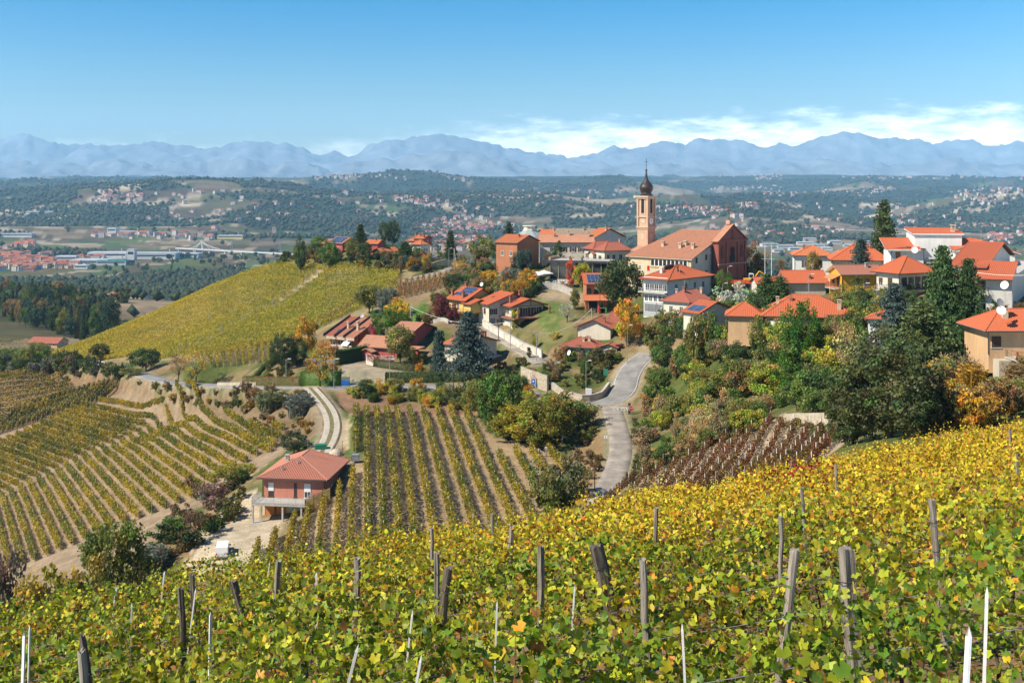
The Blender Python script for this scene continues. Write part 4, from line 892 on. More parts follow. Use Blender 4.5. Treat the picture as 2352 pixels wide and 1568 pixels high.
wm_.face([(.2,y,z) for y,z in pp]); wm_.face([(-w+.4,y,z) for y,z in pp[::-1]]); wm_.face([(-w+.4,1.2,-3),(.2,1.2,-3),(.2,1.2,4.75),(-w+.4,1.2,4.75)]); wm_.build('wall',Wbrk,H.root)
B=House(); B.x0,B.x1,B.y0,B.y1,B.z0,B.root=-w+.4,.2,1.2,d-.4,0,H.root
for u,wd_ in ((.15,1.8),(.42,1.6),(.72,1.4)): win(B,'F',u,2.0,wd_,1.9)
MB().box(-w+.2,.1,-.9,1.19,1.5,1.72).box(-w*.5,.1,-.95,-.8,1.725,2.6).build('balcony',CREAMP,H.root)
for x in (-w+.6,-w*.55,-.4): MB().box(x-.2,x+.2,-.7,-.3,-2.5,1.5).build('column',CREAMP,H.root)
aw=MB(); aw.face([(-2.9,1.1,4.1),(-.9,1.1,4.1),(-.9,-1.3,2.7),(-2.9,-1.3,2.7)]).face([(-2.9,-1.3,2.66),(-.9,-1.3,2.66),(-.9,1.1,4.06),(-2.9,1.1,4.06)]).face([(-2.9,-1.3,2.7),(-.9,-1.3,2.7),(-.9,-1.3,2.45),(-2.9,-1.3,2.45)]).build('awning',WHITE,H.root)
chimney(H.root,-w*.52,4.0,6.2,1.6,CREAMP,.5); chimney(H.root,-w*.12,3.2,6.2,2.0,CREAMP,.55); panels(H.root,(-w*.78,2.2,5.3),(1,0,0),(0,d,3.6),2,1,.8,1.2,cell=SKYL,name='skylight'); MB().bar((.3,1.8,-.5),(.3,1.8,5.6),.1,n=6).build('flue_pipe',STEELD,H.root)
win(B,'R',.35,1.8,.9,1.3); win(B,'R',.7,1.8,.9,1.3)
# --- upper village
H=house('brick_house','tall orange brick house with simple gable roof at the left end of the upper village',(1174.5,555),(1189,558),(1241,553),326,7.4,theta=-32)
B=body(H,-max(H.w,8),0,0,H.d,0,7.4,'gx',2.0,Wbrk,T_ORG,over=.4); 
for u in (.3,.7): win(B,'F',u,3.6,.9,1.4)
H=house('long_house','long pale house with old tiled roof behind the small conifer',(1237,557),(1366,557),None,338,6.4,theta=0)
B=body(H,-H.w,0,0,9,0,6.4,'gx',2.2,Wpale,T_PALE,over=.5)
for u in (.25,.45,.62,.78,.93): win(B,'F',u,3.6,.95,1.4,'s')
win(B,'F',.93,0.3,1.2,2.1,'c'); chimney(H.root,-H.w*.45,4,8.4,1.6,CREAMP,.6); chimney(H.root,-H.w*.1,3.2,8.2,1.6,CREAMP,.6)
for nm,lb,Lp,Np,Rp,Y,h,th,rt,rise,rm,wm in (
 ('orange_roof_house','house with orange tiled roof behind the palm of the upper village',(1236,541),(1281,541),(1290,534),368,5.5,-15,'gx',1.8,T_ORG,Wpale),
 ('grey_roof_house','house with wide grey brown roof in the middle of the upper village',(1273,546),(1366,545),None,356,5.5,-8,'gx',2.6,plain('grey_fibre_roof',(0.27,0.21,0.15),.9,.15),Wgrey),
 ('cream_gable_house','cream house with big blank gable beside the bell tower',(1359,543),(1366,546),(1438,543),352,6.5,-58,'gx',2.7,T_ORG,Wgrey),
 ('back_roof_house','small house with bright orange roof behind the grey roof',(1330,538),(1358,538),(1366,533),378,5,-15,'gx',1.6,T_ORG,Wpale)):
    H=house(nm,lb,Lp,Np,Rp,Y,h,th); dd=H.d if Rp else 9
    B=body(H,-max(H.w,6),0,0,dd,0,h,rt,rise,wm,rm,over=.5,tiles=not nm.startswith('grey')); chimney(H.root,-H.w*.3,dd*.4,h+rise*.7,1.3,CREAMP,.5)
    win(B,'R',.5,3,.9,1.3)
# twin hip roofed villa
H=house('hip_roof_villa','cream villa under two dark red hip roofs beside the church',(1366.6,574),(1388,576.5),(1453,572.6),318,3.9,theta=-62)
d=H.d; w=max(H.w,6)
B=body(H,-w,0,0,d,0,3.9,'hy',2.3,Wpale,T_RED,over=.5,i0=3,i1=3)
for u in (.12,.35,.62,.86): win(B,'R',u,1.1,1.1,1.7)
win(B,'F',.5,1.0,1.6,1.5)
B=body(H,-w-7.5,-w-1.6,1.0,11,0.2,3.7,'hy',2.2,Wpale,T_RED,over=.5,i0=3,i1=3)
for u in (.3,.7): win(B,'F',u,1.0,.8,1.5,'s')
for u in (.2,.6): win(B,'R',u,1.0,.9,1.5)
body(H,-w-2,-w+1.0,-.6,6,0,2.7,'gy',.9,Wpale,T_BRN,over=.3)
chimney(H.root,-w*.6,d*.8,5.6,1.3,CREAMP,.5)
# restaurant terrace with glazed pavilion
PV=thing('glazed_pavilion','glazed restaurant pavilion under a flat paved roof terrace','pavilion',tuple(W(1262,640,313)),R(-18))
z=(640-597)/F*313
MB().box(-.6,16.5,-.8,9,z-.55,z-.05).build('roof_slab',CONC,PV); MB().box(-.6,16.5,-.85,-.8,z-.6,z+.02).build('fascia',STEELD,PV)
for k in range(7): MB().box(.1+k*2.4,.35+k*2.4,-.2,.05,-2,z-.56).build('column',plain('olive_post',(.2,.2,.15)),PV)
for k in range(6):
    f=MB(); x=.36+k*2.4; f.box(x,x+2.13,.0,.04,0,z-.57).build('glass_panel',GLASS,PV)
MB().box(.1,16,4.5,8.9,-3,z-.56).build('wall',DARK,PV); MB().box(-.3,16.3,-.4,9,-4,-.01).build('floor_slab',CONC,PV)
rail(PV,[(-.5,8.5,z-.05),(-.5,-.7,z-.05),(16.4,-.7,z-.05)],1.0,STEELD,.35); MB().box(-.5,.0,1.0,8.5,z-.045,z+.75).build('parapet_wall',Wpeach,PV)
MB().box(7,9,0,2,z-.045,z+.9).build('roof_vent',CONC,PV)
# house with arches, half hidden by the tall tree
H=house('arched_window_house','orange brick house with arched windows and solar roof behind the tall dark tree',(1341,652),(1404,652),None,290,6.9,theta=4)
B=body(H,-H.w,0,0,9,0,6.9,'gx',2.4,Wbrk,T_NEW,over=.9)
sl=Vector((0,4.5,2.4)).normalized(); panels(H.root,Vector((-H.w+1.1,0,6.9))+sl*.5,(1,0,0),sl,4,3,1.0,1.25)
def arch_f(root,x,y,z,wd,ht,mat,name):
    pts=[(x-wd/2,z),(x+wd/2,z)]+[(x+wd/2*math.cos(math.pi*k/8),z+ht-wd/2+wd/2*math.sin(math.pi*k/8)) for k in range(9)]
    mb=MB(); mb.face([(a,y-.06,c) for a,c in pts])
    for (xa,za),(xb,zb_) in zip(pts,pts[1:]+pts[:1]): mb.face([(xa,y,za),(xb,y,zb_),(xb,y-.06,zb_),(xa,y-.06,za)])
    return mb.build(name,mat,root)
for x in (-5.6,-3.7): arch_f(H.root,x,.895,4.3,1.25,1.5,GLASS,'arched_window')
slab_roof(H.root,[[(-H.w-.3,-2.6,2.95),(.3,-2.6,2.95),(.3,.89,4.0),(-H.w-.3,.89,4.0)]],T_ORG,.14,.33,BROWNW,True,False,'porch_roof')
for x in (-H.w+.2,-3.6): MB().box(x-.2,x+.2,-2.2,-1.8,-2,2.85).build('column',Wbrk,H.root)
win(B,'F',.3,.2,2.0,2.2,'door',sh=DARK); win(B,'F',.68,.6,1.4,1.5)
# --- hilltop estate on the left
H=house('pink_hill_house','pink house with solar panels at the left end of the hilltop',(753,555),(786,560),(811.5,546.5),442,5.6,theta=-48)
w=H.w; d=max(H.d,8)
B=body(H,-w,0,0,d,0,5.6,'gx',2.3,Wred,T_OLD,over=.5); 
sl=Vector((0,d/2,2.3)).normalized(); panels(H.root,Vector((-w+.6,0,5.6))+sl*.5,(1,0,0),sl,int(max(2,(w-1)//1.05)),3,1.0,1.3)
win(B,'R',.5,2.8,1.2,1.6,'c'); win(B,'F',.3,2.8,.9,1.4); win(B,'F',.7,2.8,.9,1.4)
B=body(H,-w-8,-w+.4,2,9,0.3,4.6,'gx',1.7,Wred,T_OLD,over=.5)
for u in (.15,.4,.65,.88): win(B,'F',u,1.8,.9,1.4)
H=house('pink_lodge','low pink lodge with broad tiled roof on the hilltop',(857,575),(878,580),(917,575),428,3.4,theta=-25)
B=body(H,-max(H.w,5),0,0,H.d,0,3.4,'gy',1.6,Wred,T_ORG,over=.6); win(B,'R',.4,.6,1.6,1.8); win(B,'F',.5,.5,1.4,1.9)
B2=body(H,-9.5,-3.4,2.5,8,0,6.4,'gx',1.4,Wred,T_ORG,over=.4); win(B2,'F',.5,3.2,.8,1.2); win(B2,'R',.4,3.4,.8,1.2); chimney(H.root,-6,5,7.4,1.2,BRICK,.5)
H=house('turreted_villa','pale villa with several small tiled roofs and dormers on the hilltop',(942,559),(967.5,562),(993,556),436,4.2,theta=-35)
w=H.w; d=H.d
B=body(H,-w,0,0,d,0,4.2,'hx',1.8,Wpale,T_ORG,over=.6); win(B,'F',.3,1.2,.9,1.4,'s'); win(B,'F',.7,1.2,.9,1.4,'s'); win(B,'R',.5,1.2,.9,1.4,'s')
B2=body(H,-w-1,-w+4.4,3,8.5,3.9,2.4,'gx',1.2,Wred,T_ORG,over=.35,found=.5); win(B2,'F',.5,.4,.9,1.3,'s'); win(B2,'R',.5,.4,.9,1.3,'s')
B3=body(H,-w-6,-w-1.2,4,9.5,0,5.2,'hx',1.3,Wpale,T_ORG,over=.5); win(B3,'F',.5,2.6,.9,1.3,'s')
for x,y in ((-w+1,5),(-2,4),(-w-3,7)): chimney(H.root,x,y,6.6 if x>-3 else 7.0,1.4,BRICK,.6)
# --- right side of the village
H=house('yellow_balcony_house','bright yellow orange house with brown gable roof and small balconies',(1895,622),(1931,631),(2017,628.5),235,5.9,theta=-24)
w,d=max(H.w,5),max(H.d,12)
H.d=d
B=body(H,-w,0,0,d*.0+9.5,0,5.9,'gy',2.0,Wora,T_BRN,over=.6,edge=WHITE,ridge=.42) if False else None
# ridge runs to the right, gable towards the left
H.root.rotation_euler=(0,0,R(8)); H.th=R(8)
B=body(H,0,9.8,0,7.6,0,5.9,'gx',1.7,Wora,T_BRN,over=.6,edge=WHITE)
win(B,'L',.35,3.1,1.0,2.0,'c'); win(B,'L',.7,3.1,1.0,2.0,'c'); win(B,'L',.5,.3,1.0,1.3,'c'); balcony(B,'L',.1,.9,2.9,1.3,CONC,plain('red_rail',(.45,.1,.06))); balcony(B,'L',.3,.95,.1,1.2,CONC,plain('red_rail',(.45,.1,.06)))
win(B,'F',.62,3.4,1.2,1.6,'c',sh=BRICK); win(B,'F',.88,3.4,.8,1.6,'c',sh=BRICK)
aw=MB(); aw.face([(B.x0-.003,1.4,5.7),(B.x0-.003,6.2,5.7),(B.x0-1.8,6.2,4.9),(B.x0-1.8,1.4,4.9)][::-1]).face([(B.x0-.003,1.4,5.66),(B.x0-.003,6.2,5.66),(B.x0-1.8,6.2,4.86),(B.x0-1.8,1.4,4.86)]).build('awning',plain('orange_awning',(.55,.22,.08)),H.root)
H=house('big_hip_roof_house','house with big bright red hip roof and glazed loggia among conifers',(1999,619.5),(2065,629),(2157,626),212,5.6,theta=-63)
w,d=H.w,H.d
B=body(H,-w,0,0,d,0,5.6,'hx',2.9,Wpale,T_NEW,over=.8,pitch=.3,i0=w*.45,i1=w*.42)
for u in (.15,.35,.55,.75,.92): win(B,'R',u,2.6,1.3,2.2,'',STEELD)
win(B,'F',.2,3.0,1.0,1.5,'r'); win(B,'F',.62,2.5,1.1,2.1,'c'); balcony(B,'F',.02,.98,2.3,1.1,CONC); balcony(B,'R',.0,.9,2.3,1.2,CONC)
H=house('white_modern_house','white house with raised flat block between two red roofs at the top right',(2045,566),(2092,568.5),(2176,573),252,5.6,theta=-6)
w=H.w
B=body(H,-w,3.2,0,9,0,5.4,'gy',0.4,Wwhite,T_NEW,over=.4,tiles=False)
win(B,'F',.2,2.8,1.1,1.8,'r',sh=BRICK); 
slab_roof(H.root,[[(-w-1.0,-.8,5.2),(2.0,-.8,5.2),(2.0,6.5,7.4),(-w-1.0,6.5,7.4)]],T_NEW,.25,.33,WHITE,True,False)
MB().box(1.0,11.2,1.0,8.5,3.0,8.6).build('wall',Wwhite,H.root); slab_roof(H.root,[[(.6,.6,8.7),(11.6,.6,8.7),(11.6,8.9,9.6),(.6,8.9,9.6)]],T_NEW,.3,.33,WHITE,True,False)
slab_roof(H.root,[[(8.6,-1.4,5.1),(15.2,-1.4,5.1),(15.2,5,7.4),(8.6,5,7.4)]],T_NEW,.25,.33,WHITE,True,False)
B2=House(); wallblock(H.root,3.21,9.4,1.6,8,-3,5.2,Wwhite); B2.x0,B2.x1,B2.y0,B2.y1,B2.z0,B2.root=3.21,9.4,1.6,8,0,H.root
for u in (.3,.62,.9): win(B2,'F',u,2.4,.95,2.1,'c')
MB().box(3.3,9.3,.2,1.59,2.1,2.35).build('balcony',CONC,H.root); rail(H.root,[(3.3,.3,2.35),(9.3,.3,2.35)],.95,STEELD,.25)
wb=MB(); pl=[(9.4,-3),(22,-3),(22,4.6),(15.2,7.0),(9.4,5.0)]
wb.face([(x,-.6,z) for x,z in pl]); wb.face([(x,9,z) for x,z in pl[::-1]]); wb.face([(9.4,9,-3),(9.4,-.6,-3),(9.4,-.6,5),(9.4,9,5)]); wb.build('wall',Wwhite,H.root)
slab_roof(H.root,[[(23,-1.4,4.5),(23,9.5,4.5),(15.2,9.5,7.3),(15.2,-1.4,7.3)],[(15.2,-1.4,7.3),(15.2,9.5,7.3),(9.0,9.5,5.1),(9.0,-1.4,5.1)]],T_NEW,.25,.33,WHITE,True,False)
chimney(H.root,9.8,3,8.2,2.4,CREAMP,.8)
B3=House(); B3.x0,B3.x1,B3.y0,B3.y1,B3.z0,B3.root=9.4,22,-.6,9,0,H.root
win(B3,'F',.62,1.6,.5,1.6); win(B3,'F',.85,2.6,1.2,1.4,'c'); win(B3,'F',.12,2.6,1.0,1.4,'c')
H=house('big_right_house','large grey house with two sloping red roofs and flowered balcony at the right edge',(2176,612.5),(2266,615),(2346,589),192,6.2,theta=-30)
w,d=H.w,H.d
B=body(H,-w,0,0,d,0,6.2,'gx',3.1,Wgrey,T_NEW,over=.8,pitch=.3,ridge=.6)
win(B,'F',.12,3.2,1.2,1.7,'c',sh=plain('beige_shutter',(.5,.3,.2))); win(B,'F',.45,3.2,1.2,1.7,'c',sh=plain('beige_shutter',(.5,.3,.2))); win(B,'F',.75,3.2,.9,1.7,'c',sh=plain('beige_shutter',(.5,.3,.2)))
slab_roof(H.root,[[(-2.2,-3.8,4.6),(4.4,-3.8,4.6),(4.4,4.4,7.0),(-2.2,4.4,7.0)]],T_NEW,.25,.3,STEELD,True,False,'lower_roof')
MB().box(.2,4.2,-2.4,d-1,-3,5.0).build('wall',Wgrey,H.root); B4=House(); B4.x0,B4.x1,B4.y0,B4.y1,B4.z0,B4.root=.2,4.2,-2.4,d-1,0,H.root
gm=MB(); gm.face([(4.2,-2.4,5.0),(4.2,4.2,5.0),(4.2,4.2,6.7),(4.2,-2.4,4.98)]); gm.build('wall',Wgrey,H.root)
MB().box(-3.6,.8,-3.6,-.1,1.9,2.15).build('balcony',CONC,H.root); rail(H.root,[(-3.5,-.2,2.15),(-3.5,-3.5,2.15),(.7,-3.5,2.15),(.7,-2.5,2.15)],.95,STEELD,.25)
B5=House(); B5.x0,B5.x1,B5.y0,B5.y1,B5.z0,B5.root=-w,.2,.795,5,0,H.root
win(B5,'F',.83,2.2,1.1,2.1,'c'); win(B5,'F',.92,2.2,.9,2.1,''); win(B5,'F',.8,.2,1.6,1.5)
H=house('peach_house','peach house with red tiled roof and railed deck at the lower right edge',(2236,738),(2263,760),(2446,757.5),151,3.2,theta=2)
B=body(H,0,12,0,9,0,3.2,'hx',2.4,Wpeach,T_NEW,over=.8,pitch=.28,i0=4,edge=WHITE)
win(B,'F',.1,.9,1.3,1.5,'c'); win(B,'F',.55,.3,1.2,2.0,'c'); chimney(H.root,3.9,2.8,4.8,1.7,CREAMP,.75)
MB().box(3.0,12,-2.6,.795,-.5,-.28).build('deck',CONC,H.root); dk=rail(H.root,[(3.1,.7,-.28),(3.1,-2.5,-.28),(11.9,-2.5,-.28)],1.0,BROWNW,1.2)
for x in (3.1,4.7,6.3): MB().box(x-.12,x+.12,-2.62,-2.38,-.27,.85).build('rail_post',BRICK,H.root)
for x in (3.4,6.0): MB().box(x-.15,x+.15,-2.3,-2,-6,-.5).build('column',Wrough,H.root)
MB().box(1.4,12,-1.0,.79,-6,-.6).build('wall',Wrough,H.root)
H=house('long_garage_house','low pale house with long red tiled roof below the excavator',(1771,628),(1804.7,650),(1896,648.8),246,3.1,theta=2)
B=body(H,0,9.5,0,8.2,0,3.1,'gx',2.4,Wrough,T_NEW,over=.6,edge=WHITE)
B2=body(H,-5.5,.4,3.6,9.8,0,2.6,'gx',1.2,Wpale,T_NEW,over=.4)
chimney(H.root,5.6,1.4,3.7,1.1,BRICK,.5)
H=house('shuttered_villa','pale villa with brown shutters and pediment behind the yard trees',(1824.6,584.5),(1836,587),(1903,585),278,6.6,theta=-10)
B=body(H,-1.6,8.4,0,10,0,6.6,'hx',2.3,Wwhite,T_ORG,over=.6)
for u in (.3,.62): win(B,'F',u,3.7,1.0,1.7,'s'); win(B,'F',u,.7,1.0,1.7,'s')
B=body(H,7.6,12.4,-.5,7,0,6.0,'gy',1.6,Wpeach,T_PALE,over=.4,edge=CREAMP); win(B,'F',.5,3.6,.9,1.5,'s')
H=house('broad_hip_roof_house','pale house under a broad orange red hip roof behind the blue spruce',(1906.5,586),(1972,598),(2048,600),262,4.4,theta=-12)
B=body(H,-H.w,7.2,0,11,0,4.4,'hx',3.6,Wpale,T_NEW,over=.8,i0=6,i1=5)
for u in (.12,.3,.5,.7,.88): win(B,'F',u,1.6,1.0,1.5,'r')
H=house('skylight_house','low house with long skylight panels on its orange roof among bushes',(1595,709.6),(1605.6,721),(1690,696),226,3.0,theta=-50)
w,d=max(H.w,5),max(H.d,9)
B=body(H,-w,0,0,d,0,3.0,'gx',2.0,Wpale,T_NEW,over=.5) ; sl=Vector((0,d/2,2.0)).normalized()
panels(H.root,Vector((-w+.8,0,3.0))+sl*1.0,(1,0,0),sl,2,1,1.7,2.6,cell=SKYL,name='skylight'); win(B,'R',.5,.9,.9,1.3)
H=house('red_hip_house','low house with wide red hip roof and pale chimney below the yellow house',(1758,711),(1803,727),(2003,713),201,3.4,theta=-12)
B=body(H,-4,13.2,0,11.5,0,3.4,'hx',3.4,Wpeach,T_NEW,over=.7,pitch=.3,i0=5.5,i1=7.5)
chimney(H.root,9.4,2.2,5.0,1.4,CREAMP,.6); chimney(H.root,-1.2,4.5,5.2,1.3,CREAMP,.5)
for u in (.12,.35,.6,.85): win(B,'F',u,.8,1.0,1.4,'c')
aw=MB(); aw.face([(-2.6,.68,2.7),(.2,.68,2.7),(.2,-1.0,1.7),(-2.6,-1.0,1.7)]).face([(-2.6,-1.0,1.66),(.2,-1.0,1.66),(.2,.68,2.66),(-2.6,.68,2.66)]).build('awning',plain('pale_green_awning',(.50,.58,.42)),H.root)
B2=body(H,-10.5,-3.6,1.5,9,0.2,2.9,'hx',2.2,Wpeach,T_NEW,over=.5)
H=house('annex_roof_house','small low house with red lean-to roof beside the blue cedar',(2020,727),(2035,734),(2072,721),190,3.0,theta=-25)
B=body(H,-3.5,3,0,6,0,3.0,'hx',1.2,Wwhite,T_NEW,over=.5); win(B,'F',.35,.3,1.2,2.0,'r')
# --- farmhouses out in the valley, far behind
def farm(name,label,dx,dy,Y,w,d,h,th,wm,rm,rise=1.8,group=None):
    x,Y,zz_=hit(dx,dy+3,480); h*=.8; o=thing(name,label,'farmhouse',(x,Y,zz_),R(th),group); H=House(); H.root=o
    B=body(H,-w/2,w/2,0,d,0,h,'hx' if w<d*1.4 else 'gx',rise,wm,rm,over=.5,tiles=False,found=6); n=max(2,int(w/3.5))
    for k in range(n):
        for zz in ((1.0,) if h<4.5 else (1.0,3.8)): win(B,'F',(k+.5)/n,zz,1.0,1.5,'s' if h>4.5 else '')
    win(B,'R',.5,1.0,1.0,1.5)
    return o
farm('valley_farmhouse','long white farmhouse with red roof left of the brown valley fields',164,640,1080,15,9,6,-12,Wwhite,T_OLD)
farm('valley_farmhouse','white farmhouse with gable end beside the long white valley farmhouse',191,640,1090,11,9,6,-35,Wwhite,T_OLD)
farm('valley_farmhouse','peach villa with hip roof on the valley rise below the bridge',446,638,1120,15,12,7,-8,Wpeach,T_ORG)
farm('valley_farmhouse','low shed beside the peach valley villa',402,638,1130,15,8,3,-5,Wwhite,T_OLD)
farm('valley_farmhouse','orange farmhouse with pale gable at the left of the green valley field',254,690,900,9,8,7,-10,Wpeach,T_OLD)
farm('valley_farmhouse','wide farmhouse with dark red roof in the middle of the green valley field',315,683,920,15,9,6,-8,Wpale,T_OLD)
farm('valley_farmhouse','small brick tower barn above the green valley field',333,665,980,5,5,4.5,-5,Wbrk,T_OLD)
farm('valley_farmhouse','pale farmhouse tucked behind the ridge of the long vineyard',421,678,935,13,9,5,-15,Wpale,T_OLD)
farm('valley_farmhouse','single storey house with broad dark red roof left of the long vineyard',97,795,560,17,11,2.8,-10,Wpeach,T_RED,2.4)
farm('valley_farmhouse','two storey house with bright orange roof near the far factory',350,588,1500,14,11,7,-10,Wpeach,T_NEW)
farm('valley_farmhouse','house with bright orange hip roof beside the factory',383,584,1550,17,12,7,10,Wpeach,T_NEW)
# ---------------------------------------------------------------- roads, walls
def asphalt(name,c,v):
    return plain(name,c,0.9,v,0.35,0.25)
ASPH=asphalt('asphalt',(0.27,0.255,0.235),0.25); ASPL=asphalt('pale_worn_asphalt',(0.33,0.285,0.235),0.28); TRACK=asphalt('gravel_track',(0.25,0.18,0.11),0.35)
def ribbon(name,P,w,mat,off,label=None,x0=-1,x1=1,crown=0.05):
    T=np.gradient(P[:,:2],axis=0); T/=np.linalg.norm(T,axis=1)[:,None]; Nn=np.c_[T[:,1],-T[:,0]]
    fr=np.linspace(x0,x1,5); rows=[np.c_[P[:,:2]+Nn*(w/2*f),P[:,2]+off+crown*(1-f*f)] for f in fr]
    co=np.stack(rows,1).reshape(-1,3); I=np.arange(len(co)).reshape(-1,5); q=np.stack([I[:-1,:-1],I[:-1,1:],I[1:,1:],I[1:,:-1]],-1).reshape(-1,4)
    if x1-x0>1.9:
        ea=np.c_[P[:,:2]-Nn*(w/2+.25),P[:,2]-.35]; eb=np.c_[P[:,:2]+Nn*(w/2+.25),P[:,2]-.35]; n0=len(co); m0=len(P); co=np.r_[co,ea,eb]; a=np.arange(m0-1)
        q=np.r_[q,np.stack([n0+a,I[:-1,0],I[1:,0],n0+a+1],-1),np.stack([I[:-1,4],n0+m0+a,n0+m0+a+1,I[1:,4]],-1)]
    o=big(name,co,q[:,::-1],mat,smooth=True); o['kind']='structure'; return o
RP=lambda n:ROADS[n][0]
ribbon('lane',RP('lane'),3.7,ASPL,0.02); ribbon('road',RP('road'),5.2,ASPH,0.03); ribbon('valley_road',RP('valley_road'),5.0,ASPH,0.024); ribbon('house_lane',RP('house_lane'),4.0,ASPL,0.02); ribbon('yard_lane',RP('yard_lane'),3.5,ASPL,0.02)
ribbon('track',RP('track'),3.6,TRACK,0.01,crown=0); ribbon('wheel_strip',RP('track'),3.6,plain('white_gravel',(0.50,0.44,0.35),.95,.25,1.5,.3),0.03,x0=-.8,x1=-.22,crown=0); ribbon('wheel_strip',RP('track'),3.6,MATS['white_gravel'],0.03,x0=.22,x1=.8,crown=0)
gv=ribbon('track_verge',RP('track'),3.6,plain('track_grass',(0.20,0.17,0.07),.95,.4,2),0.026,x0=-.18,x1=.18,crown=0)
LINE=plain('road_paint',(0.68,0.67,0.62),.7,.3,2.5)
ribbon('edge_line',RP('road'),5.2,LINE,0.05,x0=-.93,x1=-.89,crown=.06); ribbon('edge_line',RP('road'),5.2,LINE,0.05,x0=.88,x1=.92,crown=.06)
def tomesh(name,cu):
    t=bpy.data.objects.new(name,cu); me=bpy.data.meshes.new_from_object(t); bpy.data.objects.remove(t); return bpy.data.objects.new(name,me)
# stop line and lettering where the lane meets the street
def atroad(dx,dy):
    x,y,z=hit(dx,dy,140); return x,y,z+0.30
x,y,z=atroad(1423,939); ob=MB().box(-1.7,1.5,-.25,.25,0,.012).build('stop_line',LINE,loc=(x,y,z-.02)); ob['kind']='structure'
fc_=bpy.data.curves.new('stop_lettering','FONT'); fc_.body='STOP'; fc_.size=1.9; fc_.align_x='CENTER'; fc_.space_character=1.25; fc_.materials.append(LINE); fo=tomesh('stop_lettering',fc_); link(fo); fo.location=(x+.1,y-3.2,z); fo.scale=(.62,1.5,1); fo.rotation_euler=(R(2),0,R(2)); fo['kind']='structure'
def wall_along(name,label,pts,h,t,mat,cap=None,cat='wall',zoff=0,found=1.0):
    """pts: world xyz along the foot"""
    P=np.array(pts,float); o=None
    cen=P.mean(0); root=thing(name,label,cat,tuple(cen))
    T=np.gradient(P[:,:2],axis=0); T/=np.linalg.norm(T,axis=1)[:,None]; Nn=np.c_[-T[:,1],T[:,0]]
    hh=h if hasattr(h,'__len__') else [h]*len(P); mb=MB(); cp=MB()
    for i in range(len(P)-1):
        a,b=P[i]-cen,P[i+1]-cen; na,nb=Nn[i]*t/2,Nn[i+1]*t/2
        q=lambda p,n,z,s:(p[0]+s*n[0],p[1]+s*n[1],p[2]+z)
        A=[q(a,na,-found,-1),q(b,nb,-found,-1),q(b,nb,hh[i+1],-1),q(a,na,hh[i],-1)]; Bq=[q(b,nb,-found,1),q(a,na,-found,1),q(a,na,hh[i],1),q(b,nb,hh[i+1],1)]
        mb.face(A); mb.face(Bq); mb.face([A[3],A[2],Bq[3],Bq[2]])
        if i==0: mb.face([A[0],A[3],Bq[2],Bq[1]])
        if i==len(P)-2: mb.face([A[1],Bq[0],Bq[3],A[2]])
        if cap:
            na2,nb2=Nn[i]*(t/2+.06),Nn[i+1]*(t/2+.06); C0=[q(a,na2,hh[i]+.005,-1),q(b,nb2,hh[i+1]+.005,-1),q(b,nb2,hh[i+1]+.09,-1),q(a,na2,hh[i]+.09,-1)]; C1=[q(b,nb2,hh[i+1]+.005,1),q(a,na2,hh[i]+.005,1),q(a,na2,hh[i]+.09,1),q(b,nb2,hh[i+1]+.09,1)]
            cp.face(C0); cp.face(C1); cp.face([C0[3],C0[2],C1[3],C1[2]])
    mb.build('wall',mat,root)
    if cap: cp.build('coping',cap,root)
    return root
def gpts(L,ymin=120,n=8):
    """ground points under picture points (dx,dy) or (dx,dy,Y), resampled"""
    P=[]
    for p in L:
        if len(p)==3: x,y,_=W(*p); P.append((x,y,float(hz(x,y)[0])))
        else: P.append(hit(p[0],p[1],ymin))
    P=resample(np.array(P),1.6); P[:,2]=hz(P[:,0],P[:,1]); return P
WALLW=plain('whitewashed_concrete',(0.66,0.61,0.52),.9,.25,.5,.2)
wall_along('retaining_wall','long white retaining wall stepping down beside the lane below the deck house',gpts([(1112,748,289),(1152,772,280),(1200,798,268),(1245,818,261)]),1.9,.35,WALLW,CONC)
wall_along('terrace_wall','pale concrete wall holding up the restaurant terrace',gpts([(1240,655,305),(1275,662,304),(1317,672,300)]),1.7,.4,CONC,CONC)
wall_along('stone_wall','low pale stone wall along the road below the hedges',gpts([(500,879,272),(600,882,262),(690,883,251),(800,881,247)]),.9,.35,STONE)
wall_along('corner_wall','broad pale rock wall at the bend of the road below the garden',gpts([(1198,880,246),(1225,893,243),(1258,905,240)]),3.2,.5,STONE)
wall_along('garden_wall','curved stone wall round the small garden at the junction',gpts([(1265,895,241),(1300,918,235),(1340,925,231),(1380,915,233),(1400,900,238)]),1.3,.4,STONE,CONC)
wall_along('yard_wall','white wall overgrown with red creeper below the red house',gpts([(842,852,262),(866,862,259),(905,852,259)]),2.4,.35,WALLW)
wall_along('drive_wall','curved pale wall along the driveway of the yellow solar house',gpts([(995,752,292),(1020,755,291),(1030,765,288)]),1.0,.3,CONC)
wall_along('estate_wall','grey stone wall beside the lane of the hilltop estate',gpts([(990,622,395),(1020,612,404),(1060,600,412)]),2.6,.4,STONE)
wall_along('vineyard_bank_wall','crumbling ochre wall under the dark trees above the russet vineyard',gpts([(1805,958,152),(1850,975,146),(1905,985,141)]),1.4,.4,STONE)
wall_along('roadside_wall','pale wall at the foot of the long vineyard hill',gpts([(222,834,378),(262,829,375),(300,826,368)]),1.6,.4,WALLW)
# courtyards and paved patches as thin sheets on the ground
def patch(name,poly,Y0,mat,off=.08):
    P=np.array([hit(dx,dy,Y0) for dx,dy in poly]); c=P.mean(0)
    mb=MB(); n=len(P)
    for i in range(n): mb.face([P[i],P[(i+1)%n],c])
    v=np.array(mb.v); v[:,2]=hz(v[:,0],v[:,1])+off; mb.v=[tuple(p) for p in v]; o=mb.build(name,mat); o['kind']='structure'; return o
